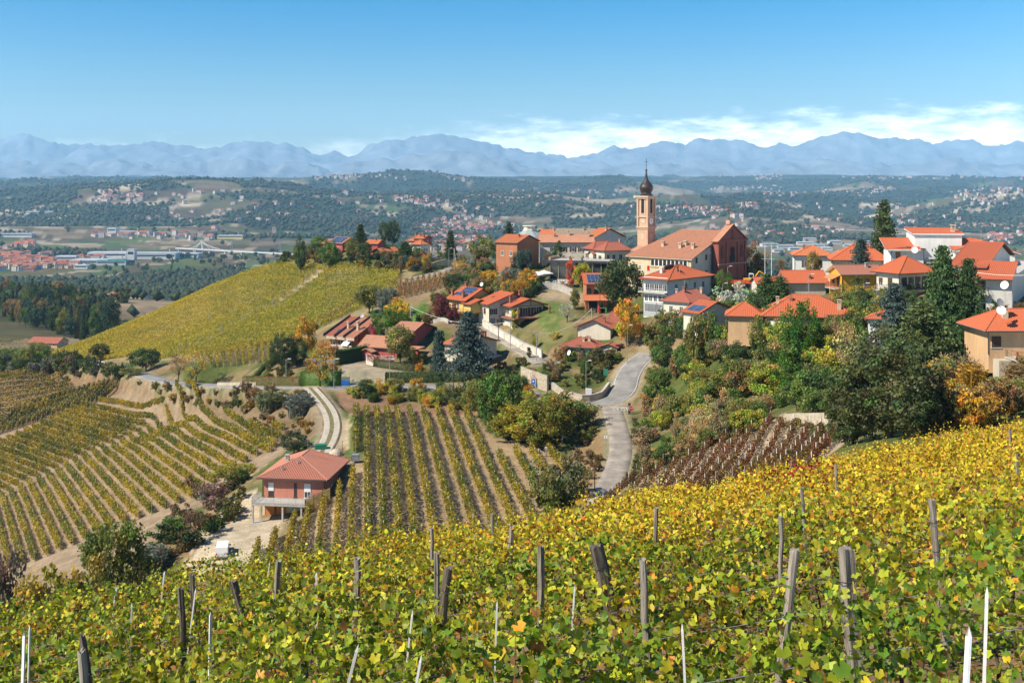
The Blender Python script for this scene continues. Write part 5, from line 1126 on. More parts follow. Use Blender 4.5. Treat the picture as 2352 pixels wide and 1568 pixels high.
# ---------------------------------------------------------------- leaves as numpy quads
def leafquads(cen,size,col,rs,up=0.25,asp=0.75,bend=0.0):
    n=len(cen); d=rs.normal(size=(n,3)); d[:,2]+=up*2; d/=np.linalg.norm(d,axis=1)[:,None]
    t=rs.normal(size=(n,3)); t-=d*(t*d).sum(1)[:,None]; t/=np.linalg.norm(t,axis=1)[:,None]; b=np.cross(d,t)
    s=(np.asarray(size)*np.ones(n))[:,None]
    p0=cen-t*s*.5; p1=cen+b*s*.5*asp+d*s*.08; p2=cen+t*s*.5; p3=cen-b*s*.5*asp+d*s*.08
    co=np.stack([p0,p1,p2,p3],1).reshape(-1,3); return co,np.arange(4*n).reshape(-1,4),np.repeat(col,4,axis=0)
def shade(col,n,rs,v=0.25): return np.asarray(col)*(1+rs.uniform(-v,v,(n,1)))*(1+rs.uniform(-.08,.08,(n,3)))
POSTM=plain('grey_vine_post',(0.40,0.36,0.30),.9,.25,8,.3); POSTW=plain('white_vine_stake',(0.72,0.70,0.66),.7,.1,6)
def mixcol(a,b,t): return np.asarray(a)[None]*(1-t[:,None])+np.asarray(b)[None]*t[:,None]
VG,VY,VB,VR=np.array((0.13,0.165,0.022)),np.array((0.50,0.36,0.028)),np.array((0.27,0.15,0.04)),np.array((0.17,0.045,0.03))
def endpost():
    me=mcache('endpost',lambda:MB().bar((0,0,-.4),(0,0,2.0),.055,.05,5).build('trellis_post',POSTM)); return me
def vrow(P,label,group,seed,hmin=.5,hmax=1.75,th=.5,ls=.3,per=42,yel=.5,pal=(VG,VY),brown=0.15,posts=True,gaps=None,name='vine_row',nz=2.0,yf=None,bv=.25):
    """one row of vines along ground points P: foliage, stakes, two end posts"""
    rs=np.random.default_rng(seed); P=np.asarray(P,float); d=np.r_[0,np.cumsum(np.linalg.norm(np.diff(P,axis=0),axis=1))]; Ln=d[-1]
    n=int(Ln*per); s=rs.uniform(0,Ln,n)
    if gaps is not None: s=s[~((s>gaps[0])&(s<gaps[1]))]; n=len(s)
    x,y,z=[np.interp(s,d,P[:,k]) for k in range(3)]
    T=(P[-1]-P[0])[:2]; T/=np.linalg.norm(T); Nn=np.array((-T[1],T[0]))
    f=rs.random(n)**0.8; top=hmax+(fbm(s*.9+seed*7.1,s*0+seed)-.5)*.5; lo=hmin
    hh=lo+(top-lo)*f; lat=rs.normal(0,th*.42,n)*(1-.35*np.abs(f-.6))
    cen=np.c_[x+Nn[0]*lat,y+Nn[1]*lat,z+hh]
    root=thing(name,label,'vine row',tuple(P[len(P)//2]),0,group); c0=P[len(P)//2]
    t=np.clip((yel if yf is None else yf(x,y))+(fbm(x/6+seed%13,y/6)-.5)*nz+rs.normal(0,.18,n),0,1); col=mixcol(pal[0],pal[1],t)
    bm=(rs.random(n)<brown)[:,None]; col=np.where(bm,VB*rs.uniform(.6,1.2,(n,1)),col); col=col*rs.uniform(1-bv,1+bv,(n,1))
    co,q,cc=leafquads(cen-c0,ls*rs.uniform(.7,1.3,n),col,rs,up=.3)
    big('foliage',co,q,LEAF,root,cc)
    if posts:
        for k in (0,-1): o=inst('trellis_post',endpost(),root,tuple(P[k]-c0))
        mb=MB(); m=int(Ln/4.5)
        for k in range(1,m):
            sk=Ln*k/m; p=[np.interp(sk,d,P[:,j])-c0[j] for j in range(3)]; mb.bar((p[0],p[1],p[2]-.3),(p[0],p[1],p[2]+1.95),.035,n=3)
        if m>1: o=mb.build('trellis_stakes',POSTW,root); o['kind']='stuff'
    return root
def gline(a,b,n=26,ext=0):
    P=np.array([np.array(a)*(1-t)+np.array(b)*t for t in np.linspace(0,1,n)])[:,:2]; return np.c_[P,hz(P[:,0],P[:,1])]
ORD=['first','second','third','fourth','fifth','sixth','seventh','eighth','ninth','tenth','eleventh','twelfth','thirteenth','fourteenth','fifteenth','sixteenth','seventeenth','eighteenth','nineteenth','twentieth','twenty first','twenty second','twenty third','twenty fourth','twenty fifth','twenty sixth','twenty seventh','twenty eighth','twenty ninth','thirtieth']+['%s %s'%(t,o) for t in('thirty','forty','fifty') for o in('first','second','third','fourth','fifth','sixth','seventh','eighth','ninth','tenth')]
# centre vineyard: rows run away from the viewer towards the road
tops=[(819,953,231),(841,948,231),(865,954,230),(888,948,231),(911,948,231),(940,948,231),(972,950,230),(1003,942,232),(1033,936,232),(1064,925,233)]
dr=np.array((-.1316,1.0)); dr/=np.linalg.norm(dr); sd_=0
for k,tp in enumerate(tops):
    a=W(*tp)[:2]; Ld={0:38,9:40}.get(k,112); b=a-dr*Ld
    vrow(gline(b,a),f'{ORD[k]} long vine row from the left in the vineyard beside the salmon farmhouse','vine rows beside the salmon farmhouse',100+k,ls=.28,per=115,yel=.36+.06*(k>5),hmax=1.7,hmin=.15,th=.62)
for k,(dx,dy) in enumerate([(810,1081),(780,1117),(746,1132),(710,1165),(677,1190),(634,1227),(595,1253)]):
    x,y,z=hit(dx,dy+9,125); a=np.array((x,y)); b=a-dr*46
    vrow(gline(b,a),f'{ORD[k]} short vine row from the right stepping down the farmhouse bank','vine rows on the bank below the farmhouse',130+k,ls=.26,per=120,yel=.5,hmax=1.9,hmin=.2,th=.48,brown=.2)
for k,(dx,dy,Ln) in enumerate([(1108,1034,80),(1146,1042,80),(1184,1034,70),(1219,1031,36),(1257,1023,26)]):
    x,y,z=hit(dx,dy+8,150); a=np.array((x,y)); b=a-dr*Ln
    vrow(gline(b,a),f'{ORD[k]} vine row from the left below the yellow acacia thicket','vine rows below the acacia thicket',140+k,ls=.28,per=115,yel=.46,hmax=1.7,hmin=.15,th=.62)
# left vineyard: lower rows come towards the viewer, upper rows run off to the left behind the bend
def disp2(zx,zy): return zx*.3333,796.25+zy*.3333
bx=np.interp(np.linspace(-7,19,27),[0,6,12,16,19],[p[0] for p in bend]); 
dl=np.array((-.5,1.0)); 
for i in range(-9,20):
    a=bpt(i)[:2]; t=np.interp(i,[-9,0,12,19],[52,69,80,72]); b=a-dl*t
    vrow(gline(a,b),f'{ORD[i+9]} vine row from the left on the lower face of the left vineyard','vine rows on the lower face of the left vineyard',200+i,ls=.34,per=85,yel=.46+.14*((i%5)==2),hmax=1.65,hmin=.25,th=.62)
for k,(zx,zy,e) in enumerate([(1395,418,(622,1040)),(1545,425,(632,1030)),(1720,528,(641,1008)),(1880,545,(652,990))]):
    dx,dy=disp2(zx,zy); x,y,_=hit(dx,dy+6,180); x2,y2,_=hit(*e,180); 
    vrow(gline((x,y),(x2,y2)),f'{["long","shorter","short","shortest"][k]} vine row at the top right end of the left vineyard','vine rows at the right end of the left vineyard',240+k,ls=.34,per=85,yel=.5,th=.62,hmax=1.65,hmin=.25)
for i in range(-2,18):
    a=bpt(i)[:2]; j=i-9; zx,zy=165+57*j,590-25.6*j; dx,dy=disp2(zx,zy); Yt=np.interp(j,[-9,0,10],[291,300,311])
    x2,y2=W(dx,dy,Yt)[:2]; x1,y1=a+np.array((-1.2,1.6))
    if i>16: x2,y2=W(dx+20,dy-2,Yt)[:2]
    vrow(gline((x2,y2),(x1,y1)),f'{ORD[i+2]} vine row from the left on the upper shoulder of the left vineyard','vine rows on the upper shoulder of the left vineyard',260+i,ls=.36,per=75,yel=.46,th=.62,hmax=1.65,hmin=.25)
# darker rows climbing beyond
for k in range(22):
    zx=-20+34*k; bdx,bdy=disp2(zx,604-.335*(zx-10)); tdx,tdy=disp2(zx+128,432-.30*zx)
    a=hit(bdx,bdy,290)[:2]; b=hit(tdx,tdy,300)[:2]
    if a[1]>=b[1]: continue
    vrow(gline(a,b),f'{ORD[k]} dark green vine row from the left on the steep left field','dark vine rows on the steep left field',300+k,ls=.36,per=50,yel=.15,pal=(np.array((0.05,0.075,.018)),VY),brown=.15,th=.5)
for k in range(13):
    Y=322+6.2*k; a=W(-40,900,Y)[:2]; b=W(185-4*k,900,Y+6)[:2]
    vrow(gline(a,b),f'{ORD[k]} row counted from the front of the flat green vineyard at the left edge','vine rows of the flat green vineyard',330+k,ls=.5,per=34,yel=.25,th=.9,posts=False,pal=(np.array((.11,.13,.025)),VY))
# the long yellow hill
bot=np.array([W(*p) for p in ((118,826,430),(300,819,390),(430,815,360),(520,812,343),(650,788,318),(752,744,313))]); topc=np.array([W(*p) for p in ((112,818,450),(300,745,480),(400,702,487),(480,666,486),(630,609,470),(745,617,436))])
bR=resample(bot,1)[:,:2]; tR=resample(topc,1)[:,:2]
def atfrac(A,f): i=f*(len(A)-1); k=int(min(i,len(A)-2)); return A[k]*(1-(i-k))+A[k+1]*(i-k)
gapa,gapb=W(480,771,380)[:2],W(745,620,434)[:2]
nr=62
hillyel=lambda x,y: .84-.42*sstep(-150,-80,x)+.25*(fbm(x/25,y/9,3)-.5)
for k in range(nr):
    f=(k+.5)/nr; s=np.linspace(0,1,40); P=np.array([atfrac(bR,t)*(1-f)+atfrac(tR,t)*f for t in s])
    P=np.c_[P,hz(P[:,0],P[:,1])]
    # the path of steps cuts through the rows
    dd=np.abs((gapb[0]-gapa[0])*(P[:,1]-gapa[1])-(gapb[1]-gapa[1])*(P[:,0]-gapa[0]))/np.hypot(*(gapb-gapa)); i=int(dd.argmin()); cum=np.r_[0,np.cumsum(np.linalg.norm(np.diff(P,axis=0),axis=1))]
    inside=dd[i]<6 and 0.02<f<.97
    vrow(P,f'{ORD[k%60]} contour row up the long yellow vineyard hill' if k<60 else f'topmost contour rows along the ridge of the long yellow hill','contour rows of the long vineyard hill',400+k,yf=hillyel,bv=.28,ls=.38,per=28,yel=.50+.38*math.sin(k*.37)*math.cos(k*.11),th=.5,hmin=.35,hmax=1.7,gaps=(cum[i]-3.0,cum[i]+3.0) if inside else None,posts=False,brown=.04,pal=(np.array((.21,.25,.035)),np.array((.62,.47,.05))),nz=1.1)
    if inside and k%2==0:
        p=P[i]; o=bpy.data.objects.new('trellis_post',mcache('pathpost',lambda:MB().bar((0,0,-.4),(0,0,2.0),.09,.08,5).build('trellis_post',POSTM))); link(o); o.location=tuple(p+np.array((-2.9,0,0))); tag(o,'grey post at a row end beside the step path up the yellow hill','post','posts along the step path')
stp=MB()
# right shoulder of the hill: rows continuing to the estate
b2=np.array([W(*p) for p in ((749,744,313),(850,705,330),(910,680,345))])[:,:2]; t2=np.array([W(*p) for p in ((742,617,437),(840,624,418),(918,634,400))])[:,:2]
for k in range(38):
    f=(k+.5)/38; P=np.array([atfrac(resample(np.c_[b2,b2[:,0]*0],1)[:,:2],t)*(1-f)+atfrac(resample(np.c_[t2,t2[:,0]*0],1)[:,:2],t)*f for t in np.linspace(0,1,20)]); P=np.c_[P,hz(P[:,0],P[:,1])]
    vrow(P,f'{ORD[k]} row up the green shoulder of the long vineyard hill','rows on the green shoulder of the vineyard hill',480+k,yf=hillyel,bv=.28,ls=.38,per=30,yel=.24,th=.5,hmin=.35,posts=False,brown=.04,pal=(np.array((.21,.25,.035)),np.array((.62,.47,.05))),nz=1.1)
# orange rows in the saddle, and rows above the hedge
for k in range(11):
    x,y,z=hit(905+11*k,692-3*k,280); x2,y2,z2=hit(895+13*k,655-2.2*k,300)
    if y2-y<5: y2=y+30; x2=x*y2/y-3
    vrow(gline((x,y),(x2,y2)),f'{ORD[k]} orange vine row from the left in the saddle below the estate','orange vine rows in the saddle',530+k,ls=.36,per=34,yel=.75,pal=(np.array((.2,.13,.03)),np.array((.42,.2,.05))),brown=.35)
for k in range(10):
    x,y,z=hit(484+15*k,846-1.2*k,262); x2,y2,z2=hit(474+16*k,812-3.5*k,275)
    if y2-y<4: y2=y+22; x2=x-6
    vrow(gline((x,y),(x2,y2)),f'{ORD[k]} yellow vine row from the left above the red leaved hedge','vine rows above the red leaved hedge',550+k,ls=.34,per=36,yel=.62,hmax=1.9)
for k in range(7):
    x,y,z=hit(725+13*k,758-6.5*k,285); x2,y2=x*1.0-1.5,y+16
    vrow(gline((x,y),(x2,y2)),f'{ORD[k]} russet vine row end above the house of three stepped roofs','russet row ends above the stepped roof house',565+k,ls=.3,per=34,yel=.5,pal=(VB,np.array((.3,.1,.04))),brown=.5)
# russet rows on the steep bank at the right
for k,(zx,zy) in enumerate([(205,770),(325,720),(440,690),(590,620),(720,550),(860,490),(990,470),(1130,390),(1260,320),(1385,305),(1490,335),(1600,355),(1715,370),(1835,380),(1945,400)]):
    dx,dy=1408.75+.2604*zx,888+.2604*zy; x,y,_=hit(dx,dy+6,118); d2=np.array((-.36,-1.0)); d2/=np.linalg.norm(d2); b=np.array((x,y))+d2*34
    vrow(gline(b,(x,y),30),f'{ORD[k]} russet vine row from the left on the steep bank below the dark trees','russet vine rows on the steep right bank',600+k,ls=.22,per=95,yel=.55,pal=(np.array((.10,.085,.025)),VR),brown=.3,hmax=1.5,hmin=.3,th=.6)
for k in range(9):
    Y=590-14*k; a=W(-30,760,Y)[:2]; b=W(145-11*k,760,Y+10)[:2]
    vrow(gline(a,b),f'{ORD[k]} row from the back of the small terraced vineyard below the dark wood','rows of the terraced vineyard below the wood',640+k,ls=.5,per=16,yel=.45,th=.8,posts=False)
# ---------------------------------------------------------------- tree and shrub prototypes, one unit high
def limb(mb,a,b,r0,r1,n=5): mb.bar(a,b,r0,r1,n,cap=False)
PROTO={}
def proto(name,crown,trunk): PROTO[name]=(crown,trunk)
def finish(name,cen,size,col,rs,trunk_mb,mat=LEAF,up=.25,asp=.75):
    co,q,cc=leafquads(cen,size,col,rs,up,asp); o=big(name+'_crown',co,q,mat,None,cc); me=o.data; bpy.data.objects.remove(o)
    t=trunk_mb.build(name+'_trunk',BARK); tm=t.data; bpy.data.objects.remove(t); proto(name,me,tm)
def broad(name,seed,nc=46,nl=95,cr=.15,ls=.05,base=.18,wid=.46,hollow=.55,trunk=True,flat_=1.0,var=.35):
    rs=np.random.default_rng(seed); v=rs.normal(size=(nc,3)); v/=np.linalg.norm(v,axis=1)[:,None]; rad=hollow+(1-hollow)*rs.random(nc)**.5
    lob=1+.28*np.sin(3*np.arctan2(v[:,1],v[:,0])+rs.uniform(0,6))*np.cos(2*v[:,2]+rs.uniform(0,6))
    c=v*(rad*lob)[:,None]*np.array((wid,wid,(1-base)/2*flat_)); c[:,2]+=base+(1-base)/2; c=c[c[:,2]>.03]; nc=len(c)
    cs=cr*rs.uniform(.6,1.25,nc); idx=np.repeat(np.arange(nc),nl); d=rs.normal(size=(nc*nl,3)); d/=np.linalg.norm(d,axis=1)[:,None]; d*=(rs.random(nc*nl)**.4)[:,None]
    cen=c[idx]+d*cs[idx][:,None]*np.array((1,1,.8)); cen[:,2]=np.maximum(cen[:,2],.01)
    cb=rs.uniform(1-var,1+var,nc); hue=rs.normal(0,.16,(nc,3))*np.array((1.2,.7,.8)); col=(1+hue)[idx]*cb[idx][:,None]*rs.uniform(.7,1.3,(len(cen),1))
    mb=MB()
    if trunk:
        limb(mb,(0,0,-.06),(0.01,0,base+.15),.028,.02,6)
        for k in rs.choice(nc,min(8,nc),False): limb(mb,(0,0,base*.6+.12*rs.random()),tuple(c[k]*.85+np.array((0,0,.02))),.013,.004,4)
    else: limb(mb,(0,0,-.05),(0,0,.4),.02,.01,4)
    finish(name,cen,ls*rs.uniform(.6,1.4,len(cen)),col,rs,mb)
for s in range(4): broad(f'broad{s}',10+s,nc=52+6*s,nl=85,wid=.40+.05*s)
for s in range(4): broad(f'bush{s}',30+s,nc=34,nl=75,cr=.2,ls=.075,base=0.0,wid=.58,trunk=False,hollow=.35)
for s in range(2): broad(f'big{s}',50+s,nc=150,nl=85,cr=.10,ls=.032,base=.04,wid=.5,hollow=.7)
for s in range(2): broad(f'sparse{s}',60+s,nc=40,nl=30,cr=.14,ls=.042,base=.28,wid=.42,hollow=.3)
broad('tall0',70,nc=70,nl=75,cr=.10,ls=.038,base=.08,wid=.27); broad('tall1',71,nc=64,nl=75,cr=.10,ls=.038,base=.05,wid=.20)
broad('pine0',75,nc=60,nl=110,cr=.12,ls=.032,base=.30,wid=.48,hollow=.6,flat_=.95,var=.25)
broad('column0',80,nc=60,nl=75,cr=.06,ls=.035,base=0,wid=.13,hollow=.5,var=.2)
def conifer(name,seed,tiers=26,br=9,wid=.30,droop=.25,ls=.042,dens=44,tip=1.0,irregular=.25):
    rs=np.random.default_rng(seed); C=[];Z=[];mb=MB(); limb(mb,(0,0,-.05),(0,0,.97),.022,.004,6); Kb=[]
    for k in range(tiers):
        f=k/(tiers-1); z=.05+.93*f; L=wid*(1-f)**.7+.015
        for j in range(br):
            a=rs.uniform(0,2*math.pi); l=L*rs.uniform(1-irregular*1.6,1+irregular); n=max(5,int(dens*(l/wid+.15))); t=rs.random(n)**.75
            r=l*t; zz=z-droop*l*t*t*1.1+.10*l*t; sp=.035*(1-t*.5)+.012; p=np.c_[np.cos(a)*r,np.sin(a)*r,zz]; off=rs.normal(0,1,(n,3))*sp[:,None]*np.array((1,1,.30)); off[:,2]-=np.abs(off[:,2])*.6
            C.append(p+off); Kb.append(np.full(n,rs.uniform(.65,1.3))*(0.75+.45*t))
            if j%3==0: limb(mb,(0,0,z),(np.cos(a)*l*.8,np.sin(a)*l*.8,z-droop*l*.5),.006,.002,3)
    cen=np.concatenate(C); k=np.concatenate(Kb); col=np.ones((len(cen),3))*k[:,None]*rs.uniform(.75,1.25,(len(cen),1)); cen[:,2]=np.clip(cen[:,2],.005,1.02)
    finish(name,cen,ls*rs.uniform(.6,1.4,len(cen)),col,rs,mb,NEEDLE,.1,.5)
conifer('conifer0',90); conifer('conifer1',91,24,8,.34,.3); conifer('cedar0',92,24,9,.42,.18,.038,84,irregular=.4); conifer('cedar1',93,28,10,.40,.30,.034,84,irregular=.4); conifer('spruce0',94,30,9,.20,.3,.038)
def bare(name,seed,leaf=0,depth=5):
    rs=np.random.default_rng(seed); mb=MB(); tips=[]
    def grow(p,d,l,r,k):
        q=p+d*l; limb(mb,tuple(p),tuple(q),r,r*.62,4 if k>2 else 3)
        if k==0: tips.append(q); return
        for _ in range(3 if k>1 else 2):
            e=d+rs.normal(0,.52,3); e[2]+=.12; e/=np.linalg.norm(e); grow(p+d*l*rs.uniform(.55,1),e,l*rs.uniform(.62,.8),r*.58,k-1)
    grow(np.zeros(3)-np.array((0,0,.04)),np.array((.03,0,1.0)),.27,.022,depth)
    tips=np.array(tips); 
    if leaf: 
        idx=rs.integers(0,len(tips),leaf); cen=tips[idx]+rs.normal(0,.03,(leaf,3))
    else: cen=tips[:60]
    col=np.ones((len(cen),3))*rs.uniform(.6,1.3,(len(cen),1)); finish(name,cen,.028*rs.uniform(.6,1.3,len(cen)),col,rs,mb)
bare('bare0',110,500); bare('bare1',111,900)
def cane(name,seed,n=260):
    rs=np.random.default_rng(seed); co=[];q=[];col=[]
    for k in range(n):
        a,r=rs.uniform(0,6.28),.45*rs.random()**.5; x,y=r*np.cos(a),r*np.sin(a); h=rs.uniform(.55,1.0); ln=rs.normal(0,.10,2); w=.011; t=rs.uniform(0,3.14); ux,uy=np.cos(t)*w,np.sin(t)*w; b=len(co)
        m=(x+ln[0]*.4,y+ln[1]*.4,h*.6); e=(x+ln[0],y+ln[1],h)
        co+=[(x-ux,y-uy,0),(x+ux,y+uy,0),(m[0]+ux*1.5,m[1]+uy*1.5,m[2]),(m[0]-ux*1.5,m[1]-uy*1.5,m[2]),(e[0],e[1],e[2]),(e[0]+.001,e[1],e[2])]; q+=[(b,b+1,b+2,b+3),(b+3,b+2,b+5,b+4)]; v=rs.uniform(.6,1.3); col+=[(v,v,v)]*6
        for j in range(5):
            z=h*rs.uniform(.3,.95); a2=rs.uniform(0,6.28); l=rs.uniform(.1,.2); f=z/h; px,py=x+ln[0]*f*f,y+ln[1]*f*f; b=len(co); dx,dy=np.cos(a2),np.sin(a2)
            co+=[(px-dy*.006,py+dx*.006,z),(px+dy*.006,py-dx*.006,z),(px+dx*l*.6+dy*.010,py+dy*l*.6-dx*.010,z+l*.35),(px+dx*l,py+dy*l,z+l*.1)]; q.append((b,b+1,b+2,b+3)); v=rs.uniform(.7,1.4); col+=[(v,v,v)]*4
    o=big(name,np.array(co),np.array(q),LEAF,None,np.array(col)); proto(name,o.data,None); bpy.data.objects.remove(o)
cane('cane0',120); cane('cane1',121)
def palm(name,seed):
    rs=np.random.default_rng(seed); co=[];q=[]
    for k in range(34):
        a=rs.uniform(0,6.28); el=rs.uniform(-.6,1.3); l=rs.uniform(.22,.3); prev=None
        for j in range(9):
            t=j/8; r=l*t*np.cos(el)*(1); z=.72+l*(np.sin(el)*t-.55*t*t); c=np.array((np.cos(a)*r,np.sin(a)*r,z)); w=.05*(1-t)+.012; s=np.array((-np.sin(a),np.cos(a),0))*w
            for sg in (-1,1):
                b=len(co); tp=c+s*sg*1.6+np.array((0,0,-.03)); u=np.array((np.cos(a),np.sin(a),0))*.008; co+=[c-u,c+u,tp+u*.4,tp-u*.4]; q.append((b,b+1,b+2,b+3))
    v=rs.uniform(.7,1.3,(len(q),1)); col=np.repeat(np.ones((len(q),3))*v,4,axis=0)
    o=big(name,np.array(co),np.array(q),LEAF,None,col); mb=MB().bar((0,0,-.05),(0,0,.73),.028,.032,7); t=mb.build(name,BARK); proto(name,o.data,t.data); bpy.data.objects.remove(o); bpy.data.objects.remove(t)
palm('palm0',130)
CW=dict(broad0=.9,broad1=1.0,broad2=1.1,broad3=1.2,bush0=1.35,bush1=1.35,bush2=1.35,bush3=1.35,big0=1.1,big1=1.1,sparse0=1.0,sparse1=1.0,tall0=.66,tall1=.5,pine0=1.1,column0=.33,conifer0=.46,conifer1=.50,cedar0=.78,cedar1=.70,spruce0=.34,bare0=1.1,bare1=1.1,cane0=1.0,cane1=1.0,palm0=.6)
PAL=dict(olive=(.15,.15,.038),green=(.085,.13,.028),dark=(.052,.078,.026),yellow=(.42,.29,.03),gold=(.34,.20,.025),orange=(.40,.17,.03),rust=(.21,.135,.055),brown=(.18,.14,.07),lime=(.25,.25,.035),purple=(.11,.028,.03),red=(.42,.08,.05),blue=(.070,.105,.088),grey=(.16,.17,.13),pink=(.40,.10,.10),pine=(.06,.125,.018),teal=(.045,.075,.05),straw=(.30,.23,.10),silver=(.30,.30,.22))
CNAME=dict(olive='olive green',green='green',dark='dark green',yellow='bright yellow',gold='golden',orange='orange',rust='rust brown',brown='brown',lime='yellow green',purple='dark purple',red='red',blue='blue grey',grey='grey green',pink='pinkish red',pine='fresh green',teal='deep green',straw='straw coloured',silver='silvery')
vs=np.random.default_rng(77)
KN=lambda k:'pine_tree' if k[:4]=='pine' else 'conifer_tree' if k[:4] in('coni','ceda','spru') else 'cypress_tree' if k[:4]=='colu' else 'palm_tree' if k[:4]=='palm' else 'reed_clump' if k[:4]=='cane' else 'bare_tree' if k[:4]=='bare' else 'shrub' if k[:4]=='bush' else 'tree'
def plant(kind,loc,h,wd,color,label,group=None,name=None,lean=0):
    cr,tr=PROTO[kind]; name=name or KN(kind)
    o=thing(name,label,name.replace('_',' '),tuple(loc),float(vs.uniform(0,6.28)),group); sxy=wd/CW[kind]; o.scale=(sxy,sxy,h)
    c=bpy.data.objects.new('leaves' if kind[:4] in('cane',) else 'crown',cr); link(c,o); f=vs.uniform(.88,1.12); cc=PAL[color] if isinstance(color,str) else color; c.color=(cc[0]*f,cc[1]*f*vs.uniform(.95,1.05),cc[2]*f,1); c.color=tuple(v*(1.65 if kind[:3] in('bro','bus','spa') else 1.5 if kind[:3] in('big','tal','pin') else 1.2) for v in c.color[:3])+(1,)
    if tr is not None and kind[:4] not in('bush',): t=bpy.data.objects.new('trunk',tr); link(t,o)
    return o
def T(kind,dx,dyt,dyb,wd,color,label,Y=None,name=None,group=None):
    """tree by its picture box: top, foot, width; the foot is found on the ground unless a distance is given"""
    if Y is None: x,y,z=hit(dx,dyb,125)
    else: x=(dx-1176)/F*Y; y=Y; z=float(hz(x,y)[0])
    h=max(.6,(-(dyt-HZ)/F*y)-z); return plant(kind,(x,y,z-.05),h,wd/F*y,color,label,group,name)
